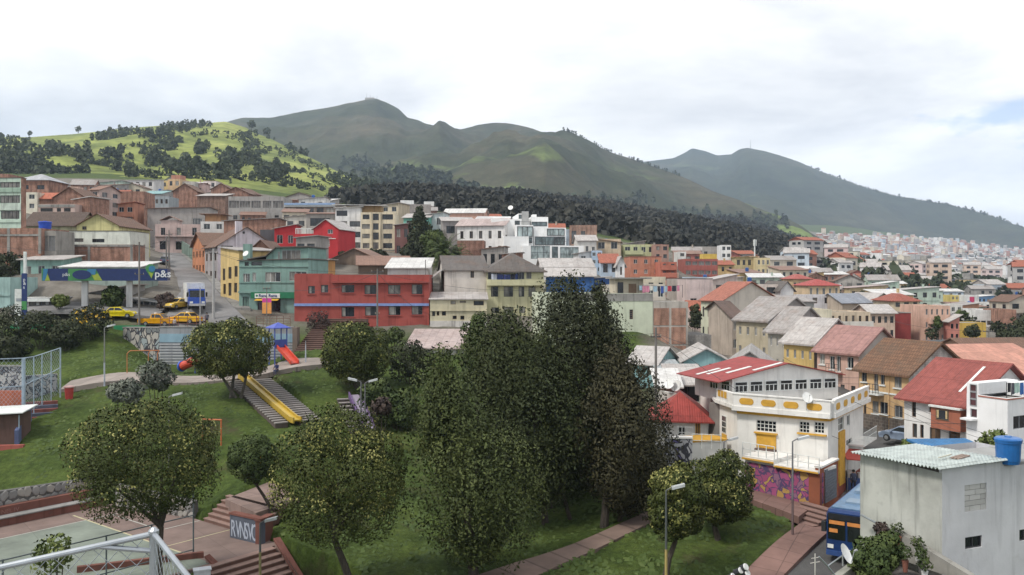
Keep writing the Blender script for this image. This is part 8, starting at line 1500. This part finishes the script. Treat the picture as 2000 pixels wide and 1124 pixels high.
for i, (u, v) in enumerate(((1052, 527), (1020, 524), (1112, 525), (1080, 523))): shrub(('green planter shrub at the foot of the glazed white block, beneath its west frame', 'small planter shrub by the long white flank', 'planter shrub beneath the east glazed frame', 'reddish planter shrub between both glazed frames')[i], u, v, 9, 5, 194, L_GREEN, 350, 72+i, leaf=.5)
def tufts():
 r = np.random.default_rng(5); n = 30000; Y = np.exp(r.uniform(np.log(50), np.log(112), n)); u = r.uniform(-40, 1620, n); X = (u-U0)/F*Y; ok = np.ones(n, bool)
 for poly, _ in CARVE: ok &= ~inpoly(X, Y, poly)
 ok &= ~((u > 1240) & (Y > 71)); ok &= ~((u > 1450) & (Y > 62)); cl = np.sin(X*.9+np.sin(Y*.7)*2)*np.sin(Y*1.1+1.3*np.sin(X*.5)); ok &= cl+r.normal(size=n)*.5 > -.1
 g = cq(0, 0); a = (X-g.x)*E1.x+(Y-g.y)*E1.y; b = (X-g.x)*E2.x+(Y-g.y)*E2.y; ok &= ~((a > -15) & (a < 10) & (b > -2.4) & (b < 24)); ok &= ~((a > 8) & (a < 20) & (b > 3) & (b < 18))
 dS = np.stack([X-p_b.x, Y-p_b.y], 1); ok &= ~((np.abs(dS@np.array([al.x, al.y])) < 2.8) & (dS@np.array([up.x, up.y]) > -1) & (dS@np.array([up.x, up.y]) < Lh+1))
 X, Y = X[ok], Y[ok]; Z = gz(X, Y)-.03; n = len(X); h = .06+.12*r.random(n); V = []; a = r.normal(size=n)*.5; w_ = .10+.1*r.random(n)
 c, s = np.cos(a), np.sin(a); lx_, ly_ = r.normal(size=n)*.08, .2+.1*r.random(n)
 B0 = np.stack([X-c*w_, Y-s*w_, Z], 1); B1 = np.stack([X+c*w_, Y+s*w_, Z], 1); T1 = np.stack([X+lx_+c*w_*.5, Y+ly_+s*w_*.5, Z+h], 1); T0 = np.stack([X+lx_-c*w_*.7, Y+ly_-s*w_*.7, Z+h*.8], 1)
 V = np.stack([B0, B1, T1, T0], 1).reshape(-1, 3); ti = np.clip(.2+.5*r.random(n)+.2*np.sin(X*.3)*np.sin(Y*.25), 0, 1)
 me = (np_mesh('grass', V, np.arange(4*n).reshape(-1, 4), leafm((.036, .058, .014), (.06, .093, .022), (.095, .125, .035)), {'tint': np.repeat(ti, 4)}, True)); link('grass', me)['kind'] = 'stuff'
tufts()
# -- hillside woods
def wood(name, pts, hs, mat, seed=0, q=22, wide=.42, kind='stuff', sink=.06, lf=.24):
 """a mass of far trees: every tree a cloud of leaf faces on a stem"""
 r = np.random.default_rng(seed); n = len(pts); pts = np.array(pts, float); hs = np.array(hs, float); k = np.repeat(np.arange(n), q); m = len(k)
 d = unit(r.normal(size=(m, 3))); lev = r.random(m); w_ = (np.sin(np.pi*np.clip(lev*.86+.12, 0, 1))**.7)*wide; H = hs[k]
 c = pts[k]+np.stack([d[:, 0]*w_*H*.8, d[:, 1]*w_*H*.8, (lev*.85+.12-sink)*H], 1); nrm = unit(d+r.normal(size=(m, 3))*.4+np.array([0, 0, .3])); t = unit(np.cross(nrm, r.normal(size=(m, 3)))); b = np.cross(nrm, t); s = (H*lf*(.6+.8*r.random(m)))[:, None]
 V = np.stack([c-t*s, c-b*s*.8, c+t*s, c+b*s*.8], 1).reshape(-1, 3); ti = np.clip(r.random(n)[k]*.55+.3*r.random(m)+.15*lev, 0, 1)
 o = link(name, np_mesh(name, V, np.arange(4*m).reshape(-1, 4), mat, {'tint': np.repeat(ti, 4)})); o['kind'] = kind; return o
W1 = leafm((.022, .032, .02), (.038, .052, .027), (.064, .076, .036)); W2 = leafm((.018, .020, .017), (.032, .033, .026), (.055, .052, .038))
def blobs(hn, regs, seed):
 r = random.Random(seed); pts = []
 for (u, v, ru, rv, n) in regs:
  for _ in range(int(n*.5)):
   a = r.uniform(0, 6.28); q = math.sqrt(r.random()); p = on_hill(hn, u+ru*q*math.cos(a)+r.uniform(-1, 1), v+rv*q*math.sin(a)); pts.append((p.x+r.uniform(-4, 4), p.y+r.uniform(-6, 6), p.z-.6))
 return pts
regs = [(15, 290, 50, 22, 150), (25, 325, 60, 16, 120), (-120, 310, 90, 40, 260), (105, 300, 32, 12, 80), (155, 305, 22, 14, 60), (205, 272, 22, 8, 70), (250, 264, 40, 8, 110), (310, 262, 30, 9, 90), (345, 255, 22, 9, 70), (385, 246, 28, 6, 70), (330, 285, 22, 16, 80), (308, 318, 18, 12, 55), (360, 328, 26, 14, 80), (490, 275, 13, 18, 55), (400, 295, 22, 6, 40), (440, 315, 14, 20, 60), (470, 318, 30, 10, 70), (535, 340, 30, 16, 110), (505, 322, 14, 8, 35), (565, 290, 9, 5, 16), (585, 295, 12, 6, 20), (530, 265, 3, 8, 6), (655, 352, 8, 8, 18), (690, 362, 24, 8, 60), (720, 372, 18, 6, 40), (215, 310, 16, 7, 25), (130, 340, 50, 5, 30), (240, 335, 30, 4, 18), (420, 345, 40, 6, 40), (600, 345, 18, 4, 12), (80, 345, 60, 6, 50), (500, 300, 30, 4, 14), (270, 300, 40, 4, 16)]
pts = blobs('green_hill', regs, 3); wood('hill_woods', pts, [random.uniform(4.5, 10) for _ in pts], W1, 3, 36, lf=.16)
for k, (u, v, lb) in enumerate(((153, 262, 'lone square topped tree on the skyline of the green hill'), (58, 267, 'small tree on the skyline above the dark woods'), (490, 252, 'tall tree standing before the skyline above the meadow'), (523, 268, 'slender lone tree on the bright meadow slope'), (527, 300, 'small dark tree on the meadow below the slender one'))):
 p = on_hill('green_hill', u, v); t = empty('hill_tree', (p.x, p.y, p.z-.5), 0, lb, 'tree'); hh = (11, 9, 17, 15, 9)[k]; lb_ = lumps((0, 0, hh*.62), (hh*.30, hh*.3, hh*.38), 10, hh*.16, k); leaves('crown', lb_, 420, hh*.13, .6, W1, t, seed=k); mb = MB(); mb.tube((0, 0, -1), (0, 0, hh*.6), hh*.03, hh*.015, 6); mb.build('trunk', BK, t)
hl = []
for (u0, v0, u1, v1) in ((230, 290, 330, 275), (370, 265, 470, 262), (440, 262, 520, 300), (510, 285, 640, 330), (540, 300, 700, 355), (560, 330, 690, 372), (470, 350, 640, 372), (180, 320, 300, 345), (150, 330, 260, 310), (390, 320, 450, 360), (600, 310, 610, 345), (250, 345, 420, 350)):
 n_ = int(math.hypot(u1-u0, v1-v0)/2.4)
 for i in range(n_):
  if random.random() < .35: continue
  p = on_hill('green_hill', u0+(u1-u0)*i/n_, v0+(v1-v0)*i/n_+3*math.sin(i*.4)); hl.append((p.x+random.uniform(-2, 2), p.y+random.uniform(-3, 3), p.z-.4))
wood('hedgerows', hl, [random.uniform(2.5, 6) for _ in hl], W1, 8, 12, .6)
pts = blobs('mountain', [(760, 345, 60, 22, 240), (830, 355, 50, 22, 220), (700, 330, 40, 20, 120), (880, 375, 60, 10, 140), (1000, 395, 120, 10, 160), (1150, 410, 120, 16, 160), (1330, 430, 100, 20, 160), (1480, 440, 60, 20, 120), (1180, 395, 120, 14, 60)], 5)
wood('mountain_woods', pts, [random.uniform(8, 16) for _ in pts], W1, 5, 20, .36)
r_ = random.Random(4); pts = []
for u in np.arange(1580, 2100, 1.0):
 if r_.random() < .9:
  p = on_hill('far_mountain', u, 0); pts.append((p.x+r_.uniform(-8, 8), p.y-r_.uniform(0, 8), p.z-r_.uniform(3, 6)))
wood('ridge_trees', pts, [r_.uniform(5, 11)*(1.9 if r_.random() < .06 else .9) for _ in pts], W1, 9, 18)
pts = []
for u in np.arange(1100, 1330, 2.2):
 if r_.random() < .5: p = on_hill('mountain', u, 0); pts.append((p.x, p.y-10, p.z-3))
wood('ridge_trees', pts, [r_.uniform(5, 10) for _ in pts], W1, 10, 16)
V, px_, pv_ = HILLS['wooded_hill']; pts = []
for _ in range(5200):
 i = r_.randrange(V.shape[0]-1); j = min(V.shape[1]-2, int(r_.random()**.75*V.shape[1])); f1, f2 = r_.random(), r_.random(); p = V[i, j]*(1-f1)*(1-f2)+V[i+1, j]*f1*(1-f2)+V[i, j+1]*(1-f1)*f2+V[i+1, j+1]*f1*f2; pts.append(p)
wood('dark_woods', pts, [r_.uniform(8, 14) for _ in pts], W2, 11, 42, .36, lf=.12)
V, px_, pv_ = HILLS['brown_slope']; pts = []
for _ in range(1500):
 i = r_.randrange(V.shape[0]-1); j = r_.randrange(V.shape[1]-1); p = V[i, j].lerp(V[i+1, j+1], r_.random()) if hasattr(V[i, j], 'lerp') else V[i, j]+(V[i+1, j+1]-V[i, j])*r_.random()
 if noise.noise((p[0]*.012, p[1]*.01, 2)) > -.15: pts.append(p)
wood('slope_woods', pts, [r_.uniform(8, 15) for _ in pts], W2, 12, 30, .38, lf=.14)
tw = empty('summit_antennas', Vector(on_hill('mountain', 722, 0))+Vector((0, 0, -3)), 0, 'antenna group on the highest mountain summit', 'antenna'); mb = MB(); mb.box(-16, -6, 0, 14, 6, 7); mb.build('station_hut', paint((.4, .38, .35)), tw)
for x in (-12, 0, 9, 22): mb = MB(); mb.tube((x, 0, -2), (x, 0, random.uniform(14, 22)), .8, .4, 5); mb.build('mast', FRAME_G, tw)
p = on_hill('far_mountain', 1464, 0); mb = MB(); mb.tube((0, 0, -4), (0, 0, 42), 1.6, .5, 5); o = mb.build('mast', FRAME_G, None, p); tag(o, 'thin mast on the peak of the blue mountain', 'mast')
# -- fill of the town: plain houses, each with its own parts
SKYL = ([0,100,200,300,400,430,560,650,700,850,950,1100,1200,1300,1400,1500,1550,1700,1800,2000],[345,347,347,343,350,364,372,384,396,404,418,438,462,470,480,498,516,530,545,556])
USED = set(); ORD = [0]
WALLC = {'cream': (.60, .53, .40), 'white': (.68, .67, .64), 'grey': (.34, .32, .30), 'salmon': (.56, .36, .28), 'ochre': (.55, .38, .16), 'pale pink': (.60, .47, .43), 'brick': None, 'mint': (.42, .52, .43), 'pale blue': (.42, .50, .58), 'beige': (.48, .42, .34), 'rose red': (.46, .16, .13), 'concrete': (.38, .36, .33)}
ROOFS = {'flat terrace roof': ('flat', 0, None), 'grey sheet gable roof': ('gx', 1.6, GREYROOF), 'pale sheet shed roof': ('sx', .9, PALEROOF), 'red tile roof': ('gx', 1.7, REDTILE), 'brown tile roof': ('gy', 1.8, BROWNROOF), 'rusty sheet roof': ('sy', 1.1, RUSTROOF), 'white sheet roof': ('sy', 1.0, WHITEROOF)}
EXTRA = ['', ' and roof hut', ' and blue tank', ' and balcony', ' and parapet', ' and chimney']
ST = ['one', 'two', 'three', 'four']
def filler(u, Y, zone, rs, maxst=3, front=False, pal=None):
 x = (u-U0)/F*Y
 W_ = rs.uniform(6.5, 11); D_ = rs.uniform(7, 10); st = rs.choice((1, 2, 2, 3, 3)[:maxst+2]); H_ = st*2.7+rs.uniform(.1, .7)
 for fx, fy, fr in FOOT:
  if (fx-x)**2+(fy-Y-D_/2)**2 < (fr*.92+W_*.45)**2: return False
 z = g1(x, Y); v0 = V0-F*(z+H_+1.5-CZ)/Y; v1 = V0-F*(z-CZ)/Y; u1 = u+F*W_/Y
 if v0 < np.interp(u, SKYL[0], SKYL[1])+rs.uniform(0, 10): return False
 for b in BOX:
  if b[4] > Y+2:
   ov = max(0, min(b[1], u1)-max(b[0], u))*max(0, min(b[3], v1)-max(b[2], v0))
   if ov > .3*(b[1]-b[0])*(b[3]-b[2]): return False
 for poly, _ in CARVE:
  if inpoly(np.array([x, x+W_, x+W_/2]), np.array([Y, Y, Y+D_/2]), poly).any(): return False
 for _ in range(40):
  cn = rs.choice(pal or list(WALLC)); rn = rs.choice(list(ROOFS)); ex = rs.choice(EXTRA); key = (st, cn, rn, ex, zone)
  if rn != 'flat terrace roof' and ex in (EXTRA[1], EXTRA[4]): continue
  if rn == 'flat terrace roof' and ex == EXTRA[5]: continue
  if key not in USED: break
 else: return False
 USED.add(key); wall = brick() if cn == 'brick' else paint(WALLC[cn], rs.choice((.3, .4, .5)))
 th = rs.uniform(-14, 14); k = ROOFS[rn]
 h = House('town_house', f'{ST[st-1]}-storey {cn} house with {rn}{ex} {zone}', u, Y, None, V0-F*(z+H_-CZ)/Y, v1, th, 'L', D_, wall=wall, W=W_, simple=Y > 230)
 fr = rs.choice((FRAME_D, FRAME_G, FRAME_W, FRAME_B)); nc = rs.choice((2, 3, 3, 4))
 h.grid('F', nc, st, rs.uniform(.38, .62), rs.uniform(.42, .56), skip=.08, jit=.15, fr=fr, nx=2);
 if x > 0: h.grid('L', 2, st, .35, .45, skip=.35, jit=.1, fr=fr)
 else: h.grid('R', 2, st, .35, .45, skip=.35, jit=.1, fr=fr)
 if st > 1 and ('balcony' in ex or rs.random() < .15): h.balcony('F', .2, h.W-.2, h.H*(st-1)/st, rs.uniform(.7, 1.1))
 if st > 1: h.part('floor_band', 'F', 0, h.W, h.H/st-.1, h.H/st+.08, .003, .1, wall if rs.random() < .5 else CONC)
 h.roof(k[0], k[1]*rs.uniform(.8, 1.25), k[2], **(dict(par=rs.uniform(.3, .9)) if k[0] == 'flat' else dict(over=.4)))
 if 'hut' in ex: a = rs.uniform(.4, h.W-4); h.block('roof_hut', a, 2, a+3, 5.5, h.H-h.par, h.H-h.par+2.4, paint(WALLC[rs.choice(('white', 'grey', 'cream', 'salmon'))]))
 if 'chimney' in ex: h.chimney(h.W*.7, h.D*.35, 1.0)
 if 'tank' in ex: zz = h.top(h.W*.5, 2.5)-(h.par if h.kind == 'flat' else -.1); mb = MB(); mb.lathe((h.W*.5, 2.5, zz), [(.5, 0), (.55, 1.0), (.3, 1.2)], 10); mb.build('water_tank', BLUE_TANK, h.root)
 if h.kind == 'flat' and rs.random() < .5:
  mb = MB()
  for a, b in ((.1, .1), (h.W-.1, .1), (h.W*.5, .1)): mb.tube((a, b, h.H), (a, b, h.H+.9), .03, n=4)
  o = mb.build('rebar', FRAME_D, h.root); o['kind'] = 'stuff'
 h.done(); return True
rs = random.Random(21)
BR = ['brick', 'brick', 'grey', 'concrete', 'cream', 'beige', 'white', 'pale pink', 'salmon', 'mint', 'ochre']
def fill(zone, ur, Yr, tries, cap, ok=None, pal=None, maxst=3):
 c = 0
 for _ in range(tries):
  if c >= cap: break
  Y = math.exp(rs.uniform(math.log(Yr[0]), math.log(Yr[1]))); u = rs.uniform(*ur)
  if ok and not ok(u, Y): continue
  if filler(u, Y, zone, rs, maxst, pal=pal): c += 1
fill('high on the hillside', (-30, 240), (180, 440), 900, 70, lambda u, Y: Y > 150+.0*u, BR)
fill('near the uphill street', (240, 460), (215, 470), 900, 64, None, BR)
fill('beneath the meadow end', (450, 690), (225, 450), 800, 50, None, BR)
fill('behind the apartment blocks', (690, 1000), (240, 420), 700, 40, lambda u, Y: Y > 210)
fill('near the modern block', (1000, 1250), (215, 380), 700, 36)
fill('under the dark woods', (1230, 1480), (150, 420), 900, 60)
fill('in the valley town', (1430, 1720), (150, 430), 1000, 74)
fill('around the salmon apartments', (1690, 2080), (178, 440), 1100, 80)
fill('at the far side of the park below the terraces', (1300, 1420), (100, 150), 200, 6, lambda u, Y: False)
# -- the far city: nearest houses are things, copied from a few kinds
KINDS_ = []
fr_ = random.Random(77); FC = [('cream', (.66, .60, .48)), ('white', (.76, .75, .73)), ('grey', (.42, .41, .40)), ('peach', (.62, .46, .36)), ('brick red', (.42, .2, .14)), ('pale blue', (.50, .58, .66)), ('ochre', (.60, .46, .24)), ('rose', (.64, .50, .48))]
def kind(cn, col, tall, rf):
 nm = f'far_{"block" if tall else "house"}'
 t = empty(nm, (0, 0, 0), 0, f'{"tall " if tall else "small "}{cn} {"apartment block" if tall else "house"} with {rf[0]} roof in the distant valley city', 'house', f'{"tall" if tall else "small"} {cn} {rf[0]} roofed buildings of the distant city')
 W_, D_, H_ = (12, 11, 15) if tall else (10, 9, 6.5); mb = MB(); mb.box(-W_/2, -D_/2, -6, W_/2, D_/2, H_); mb.build('wall', paint(col, .25), t)
 mb = MB()
 if rf[1] == 'gable': mb.slab([(-W_/2-.4, -D_/2-.4, H_), (W_/2+.4, -D_/2-.4, H_), (W_/2+.4, 0, H_+2), (-W_/2-.4, 0, H_+2)], .2); mb.slab([(-W_/2-.4, 0, H_+2), (W_/2+.4, 0, H_+2), (W_/2+.4, D_/2+.4, H_), (-W_/2-.4, D_/2+.4, H_)], .2); mb.poly([(-W_/2, -D_/2, H_), (-W_/2, 0, H_+1.9), (-W_/2, D_/2, H_)]); mb.poly([(W_/2, -D_/2, H_), (W_/2, D_/2, H_), (W_/2, 0, H_+1.9)])
 else: mb.box(-W_/2-.2, -D_/2-.2, H_+.01, W_/2+.2, D_/2+.2, H_+.35); mb.box(-2, -1, H_+.36, 2.5, 2.5, H_+2.6)
 mb.build('roof', rf[2], t)
 for f in range(5 if tall else 2):
  for (a, b) in ((-W_*.34, -W_*.12), (W_*.05, W_*.32)):
   z = 1.0+f*2.9; mb = MB(); mb.box(a, -D_/2-.06, z, b, -D_/2-.004, z+1.4); mb.build('window', GL[0], t)
   mb = MB(); mb.box(-W_/2-.06, a*.8, z, -W_/2-.004, b*.8, z+1.4); mb.build('window', GL[0], t)
 return t
for i, (cn, c) in enumerate(FC):
 for tall in (False, True):
  if tall and i in (4, 6): continue
  rf = [('red tile', 'gable', REDTILE), ('pale sheet', 'gable', PALEROOF), ('grey', 'flat', CONC), ('white', 'flat', WHITEROOF)][(i+tall*2) % 4]; KINDS_.append(kind(cn, c, tall, rf))
def city_ok(u, Y, x, z):
 v = V0-F*(z-CZ)/Y
 top = np.interp(u, [1480, 1540, 1600, 1700, 1760, 1830, 1900, 2000, 2150], [545, 525, 462, 466, 470, 474, 482, 494, 505]); return v > top
spots = []
for _ in range(90000):
 u = fr_.uniform(1440, 2150); Y = math.exp(fr_.uniform(math.log(430), math.log(3150))); x = (u-U0)/F*Y
 spots.append((u, Y, x))
arr = np.array(spots); zs = gz(arr[:, 2], arr[:, 1]); cell = {}; near, far = [], []
wv = HILLS['wooded_hill'];
for (u, Y, x), z in zip(spots, zs):
 if not city_ok(u, Y, x, z): continue
 if u < 1660 and Y > 480 and Y < 1500: continue                                    # wooded slopes stand there
 if noise.noise((x*.006, Y*.004, 7.3)) > .22: continue                             # green gaps
 g = 16 if Y < 1000 else 15.5; key = (int(x/g), int(Y/g))
 if key in cell: continue
 cell[key] = 1; (near if Y < 900 else far).append((Y, x, z))
near.sort(); far += near[280:]; near = near[:280]
first = set()
for Y, x, z in near:
 p = KINDS_[fr_.randrange(len(KINDS_))] if fr_.random() < .35 else KINDS_[[i for i, t in enumerate(KINDS_) if t.name.startswith('far_house')][fr_.randrange(8)]]
 o = p if p.name not in first else copy_tree(p); first.add(p.name); o.location = (x, Y, z); o.rotation_euler.z = fr_.choice((0, .3, -.3, .6))+fr_.uniform(-.2, .2); s = fr_.uniform(.8, 1.2); o.scale = (s, s, s*fr_.uniform(.85, 1.25))
for t in KINDS_:
 if t.name not in first:
  for c in list(t.children): bpy.data.objects.remove(c)
  bpy.data.objects.remove(t)
cols = [(.66, .60, .48), (.78, .77, .75), (.40, .39, .38), (.60, .44, .34), (.42, .2, .14), (.5, .58, .66), (.7, .68, .64), (.36, .34, .33)]; mats_ = [paint(c, .25) for c in cols]+[REDTILE, PALEROOF, GREYROOF, WHITEROOF, GL[0]]
mb = MB()
for Y, x, z in far:
 tall = fr_.random() < .16; w_, d_, h_ = fr_.uniform(7, 13)/2, fr_.uniform(7, 12)/2, (fr_.uniform(12, 24) if tall else fr_.uniform(5, 9)); a = fr_.choice((0, .35, -.4))+fr_.uniform(-.2, .2); c, s = math.cos(a), math.sin(a); m = fr_.randrange(8); k = len(mb.v); r2 = fr_.randrange(8, 12)
 mb.v += [(x+q[0]*c-q[1]*s, Y+q[0]*s+q[1]*c, z+q[2]) for q in ((-w_,-d_,-7),(w_,-d_,-7),(w_,d_,-7),(-w_,d_,-7),(-w_,-d_,h_),(w_,-d_,h_),(w_,d_,h_),(-w_,d_,h_),(-w_-.3,-d_-.3,h_+.1),(w_+.3,-d_-.3,h_+.1),(w_+.3,d_+.3,h_+.1),(-w_-.3,d_+.3,h_+.1),(-w_,0,h_+1.9),(w_,0,h_+1.9))]
 mb.f += [(k,k+1,k+5,k+4),(k+1,k+2,k+6,k+5),(k+2,k+3,k+7,k+6),(k+3,k,k+4,k+7),(k+8,k+9,k+13,k+12),(k+10,k+11,k+12,k+13),(k+4,k+12,k+7),(k+5,k+6,k+13)]; mb.m += [m]*4+[r2]*2+[m]*2
 for f in range(4 if tall else 2):
  z0 = 1+f*2.8; k = len(mb.v); mb.v += [(x+q[0]*c-q[1]*s, Y+q[0]*s+q[1]*c, z+q[2]) for q in ((-w_*.75,-d_-.08,z0),(w_*.75,-d_-.08,z0),(w_*.75,-d_-.08,z0+1.1),(-w_*.75,-d_-.08,z0+1.1))]; mb.f.append((k,k+1,k+2,k+3)); mb.m.append(12)
mb.build('distant_city', mats_)['kind'] = 'stuff'
pts, hs = [], []
for _ in range(7000):
 u = fr_.uniform(1440, 2200); Y = math.exp(fr_.uniform(math.log(420), math.log(3100))); x = (u-U0)/F*Y; z = g1(x, Y)
 if not city_ok(u, Y, x, z+6): continue
 nn = noise.noise((x*.006, Y*.004, 7.3));
 if nn > .12 or fr_.random() < .16: pts.append((x, Y, z)); hs.append(fr_.uniform(5, 12))
wood('valley_trees', pts, hs, W1, 21, 14, .45)
pts = []
for _ in range(280): u = fr_.uniform(1690, 2120); Y = fr_.uniform(385, 470)+(u-1800)*.1; x = (u-U0)/F*Y; pts.append((x, Y, g1(x, Y)))
wood('cypress_belt', pts, [fr_.uniform(3.5, 8.5) for _ in pts], W1, 23, 26, .36, lf=.17)
pts = []
for _ in range(160):
 u = fr_.uniform(1500, 2050); Y = fr_.uniform(150, 420); x = (u-U0)/F*Y
 if all((fx-x)**2+(fy-Y)**2 > (fr+1)**2 for fx, fy, fr in FOOT): pts.append((x, Y, g1(x, Y)))
for i, p in enumerate(pts[:46]):
 t = empty('town_tree', p, 0, 'small dark green tree between the houses of the valley town', 'tree', 'small trees between the valley town houses'); h_ = fr_.uniform(2.5, 5.0)
 lb = lumps((0, 0, h_*.62), (h_*.36, h_*.36, h_*.36), 8, h_*.18, i); leaves('crown', lb, 240, h_*.16, .6, L_DARK, t, seed=i); mb = MB(); mb.tube((0, 0, -.5), (0, 0, h_*.6), .12, .06, 5); mb.build('trunk', BK, t)
f0, f1 = gp(1785, 140), gp(1945, 150); fe = empty('metal_fence', f0, math.atan2(f1.y-f0.y, f1.x-f0.x), 'long grey metal fence between the field and the salmon apartments', 'fence'); Lf = (f1-f0).length; n_ = 9
mb = MB(); mb.box(.05, -.02, .1, Lf/n_-.05, .02, 1.9); me = mb.mesh('panel', plain((.26, .28, .30), .5))
for i in range(n_): link('panel', me, fe, (Lf*i/n_, 0, (f1.z-f0.z)*i/n_)); m2 = MB(); m2.tube((Lf*i/n_, 0, (f1.z-f0.z)*i/n_-.4), (Lf*i/n_, 0, (f1.z-f0.z)*i/n_+2.1), .06, n=5); m2.build('post', FRAME_G, fe)
